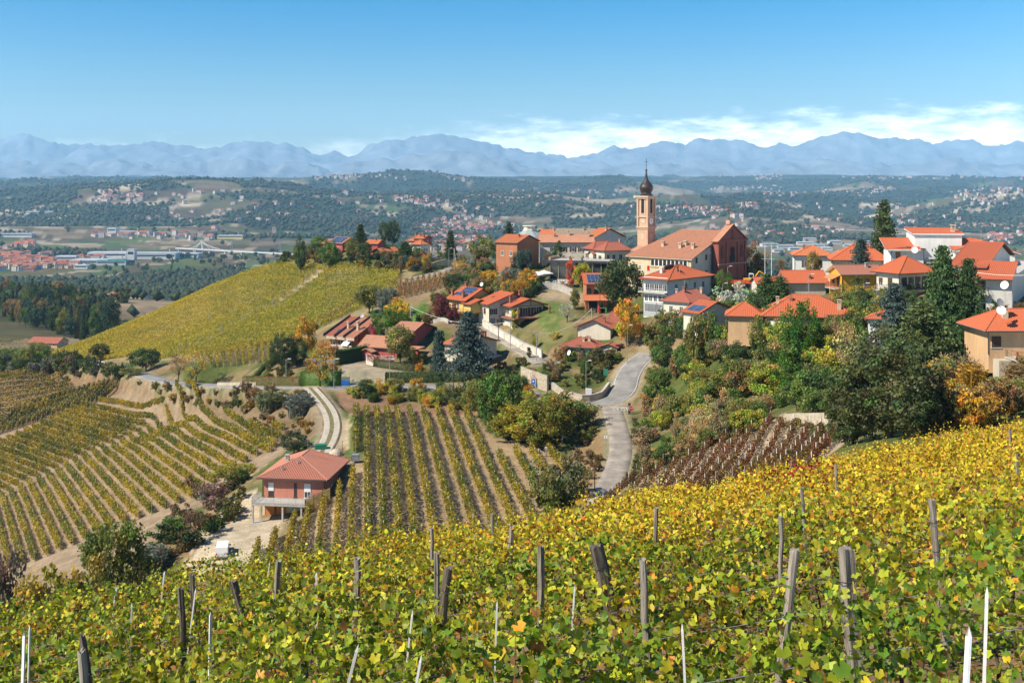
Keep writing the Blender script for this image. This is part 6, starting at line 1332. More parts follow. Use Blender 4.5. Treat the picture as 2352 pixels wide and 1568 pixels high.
for a in [
('cedar1',1076,714,860,104,'blue','big blue grey cedar in front of the pale house',252),
('spruce0',1007,758,852,30,'blue','slim blue spruce left of the big blue cedar',254),
('column0',1016,757,786,12,'dark','thin dark cypress between the red house and the blue cedar',268),
('pine0',882,708,766,66,'pine','left one of two round green pines behind the red house',283),
('pine0',920,712,766,54,'pine','right one of two round green pines behind the red house',285),
('broad1',919,748,838,68,'olive','round dark olive tree in front of the red house',262),
('broad2',700,735,818,58,'gold','rounded orange gold tree left of the stepped roof house',279),
('big0',648,770,850,64,'dark','left bushy dark green yew beside the road hedge',268),('big1',682,776,848,54,'dark','right bushy dark green yew beside the orange tree',270),
('sparse0',735,805,893,76,'gold','leaning half bare tree with yellow leaves at the track fork',246),
('sparse1',748,778,850,54,'orange','thin orange leaved tree by the swimming pool',262),
('broad0',1012,678,728,44,'purple','dark purple leaved tree on the drive of the yellow solar house',293),
('bush1',1040,700,732,30,'purple','low purple shrub below the balcony of the yellow house',289),
('bush0',853,752,792,26,'pink','pinkish red shrub against the stepped roof house',281),
('broad2',914,688,724,56,'yellow','bright yellow rounded tree above the green pines',300),
('broad1',848,655,722,62,'olive','large olive tree at the right foot of the yellow hill',314),('cane0',890,655,712,46,'grey','grey green cane clump beside the large olive tree',310),
('bare1',905,660,712,50,'straw','bare straw coloured tree in the saddle vineyard',305),
('broad3',1201,572,636,52,'teal','round blue green cedar below the brick house',317),
('broad0',1283,556,600,30,'dark','small dark cone shaped evergreen before the long pale house',326),
('conifer1',1169,508,585,40,'teal','tall dark conifer left of the brick house',346),
('palm0',1223,527,562,24,'dark','small palm rising behind the brick house',352),
('bare1',1254,556,604,48,'rust','bare brown tree between the brick house and the evergreen',325),
('tall0',1310,594,648,26,(.42,.10,.05),'slim red tree on the restaurant terrace',306),
('broad1',1337,604,652,38,(.30,.27,.03),'yellow green tree at the end of the restaurant terrace',303),
('broad1',1424,597,706,96,(.06,.085,.028),'tall dark leafy tree between the arched window house and the white house',272),
('broad2',1440,694,742,64,(.46,.25,.03),'golden orange tree in front of the white house gates',258),
('sparse0',1303,695,790,42,'silver','young tree with silvery top on the grassy slope',277),('tall1',1320,662,705,24,'olive','narrow olive tree on the crest of the grassy slope',291),
('bush2',1185,708,762,24,'lime','young yellow green tree on the grass beside the deck house',284),('bush0',1228,770,805,18,'lime','small yellow tree low on the grassy slope',268),('bush3',1276,760,800,22,(.36,.30,.05),'yellow sapling in the middle of the grassy slope',268),('column0',1215,796,815,12,'green','small clipped cypress on the retaining wall',261),
('conifer0',1035,529,574,30,'dark','lone dark fir at the right end of the hilltop estate',415),('pine0',884,508,552,34,'dark','left one of two big dark pines on the hilltop',455),('pine0',903,504,552,36,'dark','right one of two big dark pines on the hilltop',457),('conifer0',828,514,548,26,'dark','dark fir behind the pink hill house',462),
('broad0',690,546,578,26,'dark','dark evergreen at the left end of the hilltop estate',440),('bare0',708,540,578,26,'rust','bare brown tree beside the pink hill house',446),('broad2',755,556,592,48,'green','leafy tree in front of the pink hill house',431),('broad0',808,550,590,40,'olive','olive tree right of the pink hill house gable',430),('spruce0',930,555,602,36,'dark','dark spruce left of the turreted villa',425),('broad1',838,556,590,30,'dark','dark tree before the pink lodge',428),
('conifer1',2031,457,566,66,(.055,.075,.022),'tall solitary conifer standing against the far valley',280),('spruce0',1978,548,612,48,'blue','blue grey spruce before the broad hip roof',248),
('palm0',1972,620,694,44,'dark','palm with shaggy trunk beside the yellow orange house',222),
('cedar1',2166,562,812,128,(.055,.10,.03),'tall drooping deodar left of the large grey house',168),('cedar1',2224,592,785,110,(.05,.095,.028),'second drooping deodar nearer the large grey house',166),
('cedar0',2052,648,800,128,'blue','wide spreading blue cedar below the big hip roof',171),('cedar0',2120,690,850,190,(.075,.095,.03),'broad dark cedar with brownish cone covered boughs',158),
('bare0',2200,735,905,180,'straw','large leafless tree with pale twigs at the right',141),
('big0',2045,775,1050,250,(.07,.085,.028),'huge dark round tree standing over the foreground vines',113),('big1',1960,850,1045,150,(.075,.09,.03),'dark bushy tree at the left flank of the huge round tree',118),('big1',2130,850,1040,120,(.07,.08,.03),'dark bushy tree at the right flank of the huge round tree',112),
('sparse1',1945,735,868,70,'straw','slender birch with pale stems left of the huge dark tree',170),('pine0',1838,690,800,96,'pine','fresh green pine before the red hip roof',186),('tall0',1815,790,900,80,'pine','lower bright green pine on the wooded bank',176),
('conifer1',1762,628,694,62,(.06,.10,.025),'left one of two soft green deodars by the pale garage house',248),('conifer1',1792,634,694,62,(.065,.105,.025),'right one of two soft green deodars by the pale garage house',247),
('pine0',1660,620,676,50,'green','rounded green pine at the foot of the church facade',276),('bush1',1686,655,704,84,'silver','pale yellow green shrub beside the skylight roof',250),('bush2',1717,658,700,34,'pine','fresh green rounded shrub right of the pale shrub',254),
('broad1',1868,578,616,36,(.2,.15,.05),'half bare tree before the shuttered villa',268),('broad2',1725,562,640,72,'rust','bare branched brown tree right of the church facade',310),('bare1',1800,566,632,70,'rust','spreading bare tree right of the brown one',312),
('bush0',1426,790,826,32,'purple','dark red rounded shrub at the corner house',259),('bush3',1408,806,850,44,'green','green shrub at the bend beside the street lamp',254),('bush2',1385,795,850,70,(.08,.075,.03),'spreading dark fruit tree below the corner house balcony',254),
('big1',1135,852,1020,96,(.075,.095,.02),'tall bushy acacia at the top right of the vineyard',219),('broad3',1215,925,1040,140,(.22,.19,.022),'wide golden green acacia thicket below the road',205),('broad2',1290,905,1040,120,(.13,.14,.028),'green acacia thicket beside the lane',207),('broad3',1170,950,1050,96,(.19,.17,.025),'yellowing acacia between the vine rows and the thicket',206),
('bush1',1290,1050,1175,130,(.10,.095,.04),'big grey olive willow at the lower end of the vineyard',163),
('broad3',545,1068,1158,110,(.20,.17,.025),'yellow green walnut beside the dirt yard',196),('bare1',452,1130,1285,110,(.18,.10,.06),'bare brown tree leaning over the dirt yard',164),('bush3',490,1110,1190,80,(.15,.10,.07),'grey brown leafless thicket behind the bare tree',182),
('broad3',262,1195,1330,150,(.10,.105,.02),'large green and yellow acacia in the left gully',150),('bush0',390,1190,1290,90,(.07,.12,.02),'bright green bramble bank below the left vineyard',172),('cane0',350,1245,1320,70,'grey','grey reed clump at the bottom of the gully',158),
('bush2',100,1290,1370,170,(.18,.15,.025),'wide yellowing thicket at the left edge of the gully',140),('bush1',190,1300,1370,110,(.20,.16,.03),'yellow leaved acacia scrub left of the gully reeds',142),('bush0',20,1290,1370,100,(.11,.09,.05),'grey brown scrub in the lower left corner of the gully',145),('bush3',300,1290,1350,90,(.1,.1,.03),'olive scrub behind the nearest vines',148),
('broad2',675,992,1050,66,(.05,.065,.025),'dark round fruit tree behind the salmon farmhouse',199),('cane0',690,898,968,60,'grey','tall grey green reed clump beside the track bend',228),('cane1',625,895,975,70,(.13,.14,.06),'wide reed clump on the brown bank',240),('cane1',445,888,940,40,'grey','reed clump at the top of the left vineyard',278),
('broad1',335,800,880,70,'dark','large dark tree by the end of the long vineyard wall',330),('broad2',300,845,900,60,'olive','olive tree on the bank behind the left vineyard',318),('sparse0',450,800,880,70,'gold','tall thin yellow tree beside the valley road',288),('sparse1',410,812,880,46,'rust','thin brown tree left of the tall yellow roadside tree',294),

('broad1',1606,722,800,64,'olive','olive shrubby tree hiding the left wall of the skylight house',219),('bush1',1650,728,800,62,'green','green shrub under the skylight house gable',217),('broad3',1690,715,800,58,'dark','dark tree right of the skylight house',214),('broad0',1745,728,810,66,'olive','olive tree under the left end of the red hip house',197),('broad2',1790,738,815,60,'lime','yellow green tree under the red hip house awning',194),('broad1',1885,740,830,62,'olive','olive tree below the middle of the red hip house',190),('sparse0',1925,728,830,60,'rust','thin russet tree below the right end of the red hip house',188),('bush0',1500,745,815,64,'olive','grey olive bush above the street bend',256),('broad2',1545,715,790,80,'olive','rounded olive tree before the small weathered house',246),('broad1',1580,735,810,60,'dark','dark leafy tree on the upper wooded bank',236),
('broad1',1150,856,1000,100,'green','tall green acacia behind the top right vine rows',214),('big0',1252,912,1050,140,(.17,.17,.028),'broad yellow green acacia in the middle of the thicket',203),('broad2',1330,922,1035,96,'olive','olive acacia at the lane end of the thicket',211),('broad3',1100,875,985,70,'olive','olive acacia left of the tall green one',226),('bush1',1255,1085,1185,90,'olive','olive bush left of the grey willow',160),
]: T(*a[:7],Y=a[7])
# ---- planted areas: every shrub and tree an individual
LMK=[('the salmon farmhouse',690,1110),('the dirt yard',560,1200),('the track bend',765,970),('the track fork',735,890),('the swimming pool',745,828),('the stepped roof house',805,775),('the red house',930,800),('the big blue cedar',1076,800),('the deck house',1165,720),('the yellow solar house',1085,700),('the corner house',1385,770),('the road junction',1410,930),('the stop sign',1446,935),('the white house',1545,680),('the skylight house',1640,710),('the red hip house',1880,715),('the yellow house',1950,650),('the huge dark tree',2045,900),('the fresh green pine',1838,740),('the russet vineyard',1700,1030),('the lane',1400,1050),('the vineyard hill',600,720),('the pink hill house',770,565),('the pink lodge',880,580),('the turreted villa',970,560),('the brick house',1205,585),('the restaurant terrace',1290,640),('the grassy slope',1270,740),('the retaining wall',1190,790),('the street bend',1470,850),('the left vineyard',300,1050),('the dark left field',150,920),('the valley road',540,880),('the long roadside hedge',600,850),('the birch',1945,800),('the peach house',2300,790),('the deodars',2190,680),('the church',1600,600),('the shuttered villa',1860,590),('the reed clump',690,940),('the acacia thicket',1230,980),('the wooded bank',1650,880),('the estate lane',1040,610)]
_seen={}
def autolabel(col,kind,dx,dy,hm):
    d=[math.hypot(dx-a,(dy-b)*1.4) for _,a,b in LMK]; order=np.argsort(d); size='low' if hm<1.6 else 'small' if hm<2.6 else 'tall' if hm>5.5 else 'mid sized'
    for i in order[:5]:
        n,a,b=LMK[i]; ux,uy=dx-a,dy-b
        hs='left of' if ux<-25 else 'right of' if ux>25 else ''
        vsx='uphill from' if uy<-25 else 'below' if uy>25 else ''
        rel=' and '.join([q for q in (vsx,hs) if q]) or 'close to'; far_='well ' if d[i]>90 and rel!='close to' else 'just ' if rel!='close to' else ''
        l=f'{size} {CNAME.get(col,"mixed green")} {kind} {far_}{rel} {n}'
        if l not in _seen: _seen[l]=1; return l
    return l
_crd={}
def crowndata(k):
    if k not in _crd:
        me=PROTO[k][0]; v=np.empty(len(me.vertices)*3,dtype=np.float32); me.vertices.foreach_get('co',v); c=np.empty(len(me.vertices)*4,dtype=np.float32); me.color_attributes['Col'].data.foreach_get('color',c); v=v.reshape(-1,3); c=c.reshape(-1,4)[:,:3]
        _crd[k]=(v,c)
    return _crd[k]
def area(poly,n,kinds,cols,hr,group,Y0=125,wf=(.9,1.4),seed=0,lab=None,minsep=9,Y1=9e9,yfix=None,stuff=None,thin=1):
    acc=[]
    global _n
    rs=np.random.default_rng(seed); xs=[p[0] for p in poly]; ysp=[p[1] for p in poly]; done=[];tries=0
    while len(done)<n and tries<n*40:
        tries+=1; dx,dy=rs.uniform(min(xs),max(xs)),rs.uniform(min(ysp),max(ysp))
        if not inpoly(np.array([dx]),np.array([dy]),poly)[0]: continue
        if any(abs(dx-a)<minsep and abs(dy-b)<minsep*.6 for a,b in done): continue
        x,y,z=hit(dx,dy,Y0)
        if y>Y1 or (Y1>1e9 and dy>560 and y>520 and Y0<480): continue
        if any(((P[:,0]-x)**2+(P[:,1]-y)**2).min()<(w_/2+1.0)**2 for P,w_ in ROADS.values()): continue
        if any((x-o.location.x)**2+(y-o.location.y)**2<9 for o in HR_): continue
        done.append((dx,dy)); k=kinds[rs.integers(len(kinds))]; c=cols[rs.integers(len(cols))]; h=rs.uniform(*hr)*(1.0 if k[:4] in('bush','cane') else 1.25); h*=1.0
        wd=h*CW[k]*rs.uniform(*wf)*(.75 if k[:4]=='bush' else .8)
        if stuff:
            v,cc=crowndata(k); q_=v.reshape(-1,4,3)[::thin]; c4=cc.reshape(-1,4,3)[::thin]; a_=rs.uniform(0,6.28); ca,sa=math.cos(a_),math.sin(a_); sx_=wd/CW[k]; ctr=q_.mean(1,keepdims=True); q_=ctr+(q_-ctr)*math.sqrt(thin)
            acc.append((np.stack([(q_[...,0]*ca-q_[...,1]*sa)*sx_+x,(q_[...,0]*sa+q_[...,1]*ca)*sx_+y,q_[...,2]*h+z-.1],-1).reshape(-1,3),c4.reshape(-1,3)*np.array(PAL[c] if isinstance(c,str) else c)*rs.uniform(.85,1.15))); continue
        plant(k,(x,y,z-.1),h,wd,c,lab or autolabel(c,KN(k).replace('_',' '),dx,dy,h),group)
    if stuff and acc:
        co=np.concatenate([a for a,_ in acc]); o=big(stuff,co,np.arange(len(co)).reshape(-1,4),LEAF,None,np.concatenate([b for _,b in acc])); o['kind']='stuff'
HR_=[]
BU=['bush0','bush1','bush2','bush3']; BR=['broad0','broad1','broad2','broad3']
mixA=['olive','green','olive','dark','lime','rust','olive','gold','brown','straw']
area([(1475,880),(1500,800),(1545,745),(1660,735),(1720,745),(1760,800),(1750,900),(1600,960),(1490,960)],62,BU+BR,mixA,(2.6,4.6),'shrubs and trees on the wooded bank',Y0=140,seed=1)
area([(1470,950),(1600,950),(1760,880),(1800,930),(1740,990),(1640,1020),(1560,1070),(1480,1090)],48,BU+['broad1','broad3'],['olive','green','olive','brown','lime','rust','straw'],(2.0,3.7),'shrubs on the wooded bank',Y0=130,seed=2)
area([(1700,760),(1800,740),(1930,770),(2000,830),(1940,900),(1860,960),(1760,930),(1740,830)],48,BU+BR,['green','dark','olive','green','lime','brown','dark'],(3.0,5.2),'trees below the red hip house',Y0=140,seed=3)
area([(2080,850),(2240,800),(2380,850),(2380,960),(2150,1000)],34,BU+['broad1','cane0'],['gold','olive','rust','gold','lime','brown'],(2.2,4.0),'shrubs below the peach house',Y0=100,seed=4,Y1=160)
area([(1900,690),(2000,680),(2060,720),(2000,800),(1930,760)],14,BU+['broad0'],['dark','green','olive'],(2.5,4.5),'garden shrubs below the yellow house',Y0=160,seed=5)
area([(1560,690),(1640,660),(1760,690),(1740,740),(1600,750),(1545,735)],16,BU+['broad0'],['olive','green','dark','lime'],(2.2,4),'garden shrubs beside the skylight house',Y0=200,seed=6)
area([(300,882),(420,892),(600,892),(690,905),(720,935),(640,965),(560,950),(440,930),(330,908)],58,BU,['olive','brown','straw','rust','green','brown','gold'],(1.0,2.3),'shrubs on the brown bank above the left vineyard',Y0=210,stuff='bank_scrub',thin=4,seed=7,minsep=7)
area([(560,960),(680,950),(740,990),(720,1025),(640,1010)],20,BU,['brown','straw','rust','gold','olive'],(.8,1.8),'scrub on the brown bank beside the track',Y0=195,stuff='track_side_scrub',thin=2,seed=8,minsep=7)
area([(790,893),(900,897),(1060,897),(1130,905),(1120,945),(980,938),(880,925),(800,912)],40,BU+['cane0'],['green','olive','dark','lime','gold','olive'],(1.5,3.4),'bushes on the bank between road and vineyard',Y0=205,seed=9,minsep=7)
area([(1110,900),(1240,915),(1340,950),(1345,1020),(1250,1020),(1120,1000)],26,BU+['broad3'],['lime','olive','green',(.24,.2,.03)] if False else ['lime','olive','green','gold'],(2.2,4.2),'acacia thicket below the road',Y0=180,seed=10)
area([(1240,820),(1330,800),(1400,835),(1380,890),(1290,895),(1230,880)],26,BU+['broad0'],['olive','dark','brown','green','rust'],(1.6,3.0),'fruit trees and shrubs below the corner house',Y0=225,seed=11,minsep=8)
area([(1100,835),(1200,830),(1235,870),(1140,882),(1090,875)],16,BU,['olive','rust','green','gold'],(1.2,2.6),'garden shrubs below the lane',Y0=225,stuff='garden_shrubbery',thin=2,seed=12,minsep=8)
area([(0,838),(230,826),(300,850),(340,880),(260,872),(120,862),(0,862)],40,BU+['broad1','cane1'],['olive','dark','green','olive','grey','brown'],(2.6,5.0),'trees along the foot of the vineyard hill',Y0=320,stuff='hedgerow',thin=3,seed=13,minsep=7)
area([(640,605),(700,580),(760,582),(830,590),(920,595),(990,612),(1000,632),(900,630),(800,615),(690,612)],64,BU+['broad0','tall1'],['green','dark','olive','rust','gold','olive','green','brown','teal'],(1.8,3.8),'garden shrubs on the hilltop',Y0=360,stuff='hilltop_shrubbery',thin=4,seed=14,minsep=7)
area([(660,585),(720,565),(760,580),(700,600)],14,BU+BR,['dark','green','olive'],(3,5),'trees at the left end of the hilltop',Y0=400,seed=15,minsep=7)
area([(905,548),(960,575),(1000,600),(1060,580),(1070,600),(1000,625),(930,590)],22,BU+['spruce0'],['green','dark','rust','olive'],(1.6,3.2),'garden shrubs around the turreted villa',Y0=370,seed=16,minsep=7)
area([(1030,650),(1080,590),(1130,560),(1180,575),(1180,640),(1240,650),(1230,690),(1150,680),(1080,690),(1040,680)],66,BU+BR,['green','olive','dark','rust','gold','olive','grey','brown'],(2.6,5.0),'trees on the slope left of the restaurant',Y0=290,seed=17,minsep=7)
area([(1085,560),(1160,535),(1180,570),(1100,610)],16,BR+['tall0'],['dark','olive','rust','green'],(5,8),'trees left of the brick house',Y0=325,seed=18,minsep=9)
area([(985,700),(1030,650),(1060,665),(1000,740),(960,760)],16,BU+['bare1'],['brown','straw','olive','rust'],(2,4),'shrubs in the saddle',Y0=280,stuff='saddle_scrub',thin=2,seed=19,minsep=8)
area([(900,720),(990,730),(1000,760),(950,770)],8,BU,['green','olive'],(1.2,2.2),'shrubs above the red house',Y0=270,stuff='slope_shrubbery',thin=2,seed=20)
area([(940,820),(1060,830),(1060,862),(940,860)],14,BU,['green','olive','gold','orange'],(1.2,2.8),'garden shrubs before the red house',Y0=240,seed=21,minsep=8)
area([(580,850),(760,850),(780,870),(600,872)],12,BU,['green','olive','gold'],(1.0,2.2),'shrubs behind the road hedge',Y0=250,stuff='hedge_side_shrubbery',thin=2,seed=22,minsep=8)
area([(1320,820),(1420,830),(1400,895),(1330,895)],10,BU,['green','olive','dark'],(.8,1.6),'garden shrubs at the junction',Y0=230,stuff='junction_shrubbery',thin=2,seed=23,minsep=8)
area([(1700,630),(1820,600),(1900,630),(1800,650)],12,BU+['broad0','bare1'],['rust','olive','brown'],(2.5,5),'trees beside the church square',Y0=255,seed=24)
area([(2060,665),(2160,660),(2190,700),(2100,720)],10,BU,['dark','green'],(2,3.5),'garden shrubs below the big hip roof',Y0=190,seed=25)
area([(2270,690),(2352,690),(2352,740),(2280,735)],8,BU+['cane0'],['green','lime','rust'],(1.2,2.5),'garden shrubs before the grey house',Y0=160,stuff='house_front_shrubbery',thin=2,seed=26)
area([(430,1130),(560,1100),(590,1150),(500,1230),(420,1290),(330,1320),(330,1270)],34,BU,['brown','green','olive','rust','dark'],(1.5,3.0),'scrub in the gully beside the dirt yard',Y0=140,stuff='gully_scrub',thin=3,seed=27,minsep=8)
area([(1360,960),(1390,990),(1385,1100),(1330,1130),(1300,1090),(1345,1000)],22,BU,['brown','olive','straw','rust'],(.7,1.5),'dry scrub on the bank left of the lane',Y0=150,stuff='dry_verge_scrub',thin=2,seed=28,minsep=7)
area([(1445,960),(1470,960),(1480,1080),(1440,1120),(1440,1000)],14,BU,['green','olive','brown'],(.8,1.6),'scrub on the verge right of the lane',Y0=140,stuff='verge_scrub',thin=2,seed=29,minsep=7)
area([(1780,960),(1910,985),(1960,1010),(1900,1000),(1800,985)],16,BU,['straw','lime','straw'],(.6,1.1),'dry grass tufts above the russet vineyard',Y0=115,stuff='dry_grass',thin=2,seed=30,minsep=6)
rs=np.random.default_rng(314)
for k in range(46):
    dx=rs.uniform(648,1000); Y=float(np.interp(dx,[648,745,930,1000],[476,442,411,395]))+rs.uniform(0,15); x=(dx-1176)/F*Y; z=float(hz(x,Y)[0]); c=['green','dark','olive','rust','gold','olive','green','teal'][k%8]; kd=(BU+['broad0','broad2'])[k%6]; h=rs.uniform(1.6,3.9); plant(kd,(x,Y,z-.1),h,h*CW[kd]*rs.uniform(.7,1.0),c,autolabel(c,KN(kd),dx,HZ-z/Y*F,h),'garden shrubs on the hilltop')
# wood in the left valley
area([(0,664),(60,656),(150,684),(250,722),(262,770),(190,785),(60,750),(0,730)],190,['conifer0','conifer1','broad0','broad1','tall0','spruce0'],['dark','teal','dark','teal','green','olive','rust'],(8,13),'dark wood in the left valley',Y0=480,seed=31,minsep=7,wf=(.55,.85))
area([(0,785),(60,790),(110,830),(60,850),(0,850)],14,BU+BR,['dark','olive','green'],(3,6),'trees below the low red roof at the left edge',Y0=390,seed=32)
area([(60,620),(230,600),(330,600),(420,590),(640,580),(640,605),(500,640),(330,640),(180,630)],70,BR+['tall0','bush0'],['dark','teal','olive','dark','green'],(7,12),'trees in the left valley',Y0=800,stuff='valley_woodland',thin=12,seed=33,minsep=7,lab='dark tree among the fields of the left valley')
area([(0,640),(140,650),(260,660),(420,650),(430,690),(330,700),(180,700),(0,670)],60,BR+['bush1'],['olive','brown','dark','green','brown'],(5,9),'orchard and field trees of the left valley',Y0=640,stuff='valley_orchard',thin=12,seed=34,minsep=7,lab='small tree on the brown fields of the left valley')
area([(2300,520),(2352,520),(2352,600),(2300,610)],6,['broad1','tall0'],['gold','olive'],(6,10),'autumn trees at the right edge',Y0=250,seed=35)
# hedges: a leafy box along a line
def hedge(label,pts,h,wd,color,seed,dens=95,ls=.20,Y=None,tint=None,name='hedge'):
    rs=np.random.default_rng(seed); P=gpts(pts,180) if not isinstance(pts,np.ndarray) else pts; c0=P[len(P)//2]; d=np.r_[0,np.cumsum(np.linalg.norm(np.diff(P[:,:2],axis=0),axis=1))]; n=int(d[-1]*dens); s=rs.uniform(0,d[-1],n)
    x,y,z=[np.interp(s,d,P[:,k]) for k in range(3)]; Tt=np.gradient(P[:,:2],axis=0); nx=-np.interp(s,d,Tt[:,1]); ny=np.interp(s,d,Tt[:,0]); l=np.hypot(nx,ny); nx/=l; ny/=l
    f=rs.random(n); side=rs.choice([-1,1],n); ontop=rs.random(n)<.33
    hh=np.where(ontop,h+rs.normal(0,.05,n),f*h); lat=np.where(ontop,rs.uniform(-1,1,n),side*(1+rs.normal(0,.10,n)))*wd/2
    cen=np.c_[x+nx*lat,y+ny*lat,z+hh]; cc=np.array(PAL[color] if isinstance(color,str) else color)
    col=cc*rs.uniform(.65,1.35,(n,1))*(.85+.3*fbm(s*1.3,hh*2+seed)[:,None])
    if tint is not None: m=(fbm(s*.8+seed,hh*1.5)>.52)[:,None]; col=np.where(m,np.array(tint)*rs.uniform(.6,1.3,(n,1)),col)
    root=thing(name,label,'hedge',tuple(c0)); co,q,c2=leafquads(cen-c0,ls*rs.uniform(.7,1.3,n),col,rs,.2); big('foliage',co,q,LEAF,root,c2)
    # dense inner mass
    n_=len(P); Tn=Tt/np.linalg.norm(Tt,axis=1)[:,None]; Nn=np.c_[-Tn[:,1],Tn[:,0]]*wd*.40; A=np.c_[P[:,:2]-Nn,P[:,2]-.3]; Bq=np.c_[P[:,:2]+Nn,P[:,2]-.3]; up=np.array((0,0,h*.93+.3)); ring=np.stack([A,A+up,Bq+up,Bq],1)-c0; I=np.arange(4*n_).reshape(n_,4)
    qq=np.concatenate([np.stack([I[:-1,a],I[:-1,b],I[1:,b],I[1:,a]],-1) for a,b in((0,1),(1,2),(2,3))]); qq=np.vstack([qq,[I[0]],[I[-1]]]); big('branches',ring.reshape(-1,3),qq,LEAF,root,np.tile(cc*.8,(4*n_,1))); return root
hedge('tall clipped bright green hedge beside the road at the track fork',[(692,878,250),(725,879,249),(782,878,247)],3.4,1.3,(.11,.21,.03),1)
hedge('long hedge with red and orange leaves along the road',[(560,878,268),(620,880,259),(690,879,251)],2.2,1.1,(.16,.15,.045),2,tint=(.48,.15,.04))
hedge('tall dark diagonal hedge between stepped roof house and red house',[(775,845,263),(810,822,268),(850,798,273),(885,775,279)],3.4,1.4,(.075,.13,.025),3)
hedge('clipped sloping hedge at the end of the yellow vine rows',[(560,852,268),(600,842,271),(640,832,275)],1.3,1.0,(.08,.11,.02),4)
hedge('rounded dark hedge under the red house garden',[(860,855,259),(910,862,256),(960,858,255)],1.6,1.2,(.10,.12,.035),5,tint=(.2,.08,.04))
hedge('long low green hedge above the road below the blue cedar',[(885,880,249),(960,877,249),(1040,872,250),(1110,872,249)],2.2,1.6,(.08,.115,.035),6)
hedge('green hedge curving below the restaurant wall',[(1150,655,312),(1200,650,312),(1240,668,303)],2.8,1.6,(.05,.085,.02),7)
hedge('clipped hedge beside the street opposite the corner house',[(1480,812,268),(1500,805,268),(1520,795,269)],2.0,1.2,(.06,.10,.02),8)
hedge('dark hedge behind the estate lane on the hilltop',[(985,605,412),(1010,598,418),(1050,590,425)],1.5,1.0,(.05,.075,.025),9)
hedge('grassy green rampart hedge curving over the hilltop garden',[(850,565,448),(890,556,452),(930,566,446),(960,582,438)],2.2,2.0,(.06,.11,.02),10)
hedge('clipped hedge beside the driveway of the red house',[(935,745,284),(960,742,284),(985,748,283)],1.4,1.0,(.065,.11,.02),11)
def creeper():
    P=gpts([(842,852,261.6),(866,862,258.6),(905,852,258.6)]); rs=np.random.default_rng(5); n=700; s=rs.random(n)*(len(P)-1.01); i=s.astype(int); f=(s-i)[:,None]; p=P[i]*(1-f)+P[i+1]*f; p[:,2]+=2.5-np.abs(rs.normal(0,.8,n)); p[:,1]-=.25
    col=np.where((rs.random(n)<.7)[:,None],np.array((.5,.035,.03)),np.array((.35,.16,.04)))*rs.uniform(.6,1.2,(n,1)); co,q,cc=leafquads(p,.22,col,rs,.1); o=big('creeper',co,q,LEAF,None,cc); tag(o,'scarlet creeper hanging over the white wall below the red house','creeper')
creeper()
# ---------------------------------------------------------------- the nearest vineyard
def grape(n=15,seed=0):
    """lobed leaf outline in the xy plane, tip along +y, folded along the midrib"""
    rs=np.random.default_rng(seed); lob=[(-150,.62),(-118,.42),(-90+52,.86),(-12,.50),(28,.92),(58,.60),(90,1.0),(122,.60),(152,.92),(192,.50),(218,.86),(298,.0)][:11]
    A=[math.radians(a) for a in(-128,-80,-35,-8,30,58,90,122,150,188,215,260,308)]; Rr=[.30,.62,.82,.52,.92,.62,1.05,.62,.92,.52,.82,.62,.30]
    A=[math.radians(-62),math.radians(-30),math.radians(-4),math.radians(32),math.radians(60),math.radians(90),math.radians(120),math.radians(148),math.radians(184),math.radians(210),math.radians(242)]
    Rr=[.70,.88,.70,.98,.80,1.06,.80,.98,.70,.88,.70]
    p=[(0,0,0)]+[(r*math.cos(a)*.5*rs.uniform(.9,1.1),r*math.sin(a)*.5*rs.uniform(.9,1.1),0) for a,r in zip(A,Rr)]
    p=np.array(p); p[:,2]=.16*np.abs(p[:,0])-.22*p[:,1]**2+rs.normal(0,.025,len(p)); p[0,2]=0
    m=len(p)-1; tri=np.array([(0,i,i+1) for i in range(1,m)]); return p,tri
def grape6(seed=0):
    p=np.array([(0,-.12,0),(.46,-.30,.05),(.42,.22,.09),(0,.52,-.05),(-.42,.22,.09),(-.46,-.30,.05)]); tri=np.array([(0,1,2),(0,2,3),(0,3,4),(0,4,5)]); return p,tri
def grape4(seed=0):
    p=np.array([(0,-.45,0),(.42,0,.08),(0,.5,0),(-.42,0,.08)]); tri=np.array([(0,1,2),(0,2,3)]); return p,tri
def frames(n,rs,light):
    d=rs.normal(size=(n,3))*.9+light*.8; d/=np.linalg.norm(d,axis=1)[:,None]; t=rs.normal(size=(n,3))*.7; t[:,2]-=.7; t-=d*(t*d).sum(1)[:,None]; t/=np.linalg.norm(t,axis=1)[:,None]; return np.cross(t,d),t,d
def instance(tm,cen,size,fr,col,edge):
    p,tri=tm; X,Yv,Z=fr; n=len(cen); k=len(p); s=np.asarray(size)[:,None,None]
    co=cen[:,None,:]+s*(p[None,:,0,None]*X[:,None,:]+p[None,:,1,None]*Yv[:,None,:]+p[None,:,2,None]*Z[:,None,:])
    f=(np.arange(n)*k)[:,None,None]+tri[None]; w=(np.hypot(p[:,0],p[:,1])/.5)**2; w=np.clip(w,0,1)[None,:,None]
    c=col[:,None,:]*(1-w)+edge[:,None,:]*w; return co.reshape(-1,3),f.reshape(-1,3),c.reshape(-1,3)
VLEAF=leaf_mat('vine_leaves',.32,.5,.3)
CANE=plain('vine_cane',(0.20,0.10,0.05),.8,.3,9,.3); VTR=plain('vine_bark',(0.09,0.065,0.05),.95,.4,12,.6)
redx,redy,_=hit(1835,1100,30) if False else (W(1835,1100,40)[0],W(1835,1100,40)[1],0)
def yellowness(x,y):
    return np.clip(.22+.48*sstep(12,30,y)*sstep(-10,7,x)+.12*sstep(2,9,x)*sstep(6,12,y)+.10*sstep(18,32,y)+(fbm(x/2.2,y/2.2,3)-.5)*.8,.03,1.0)
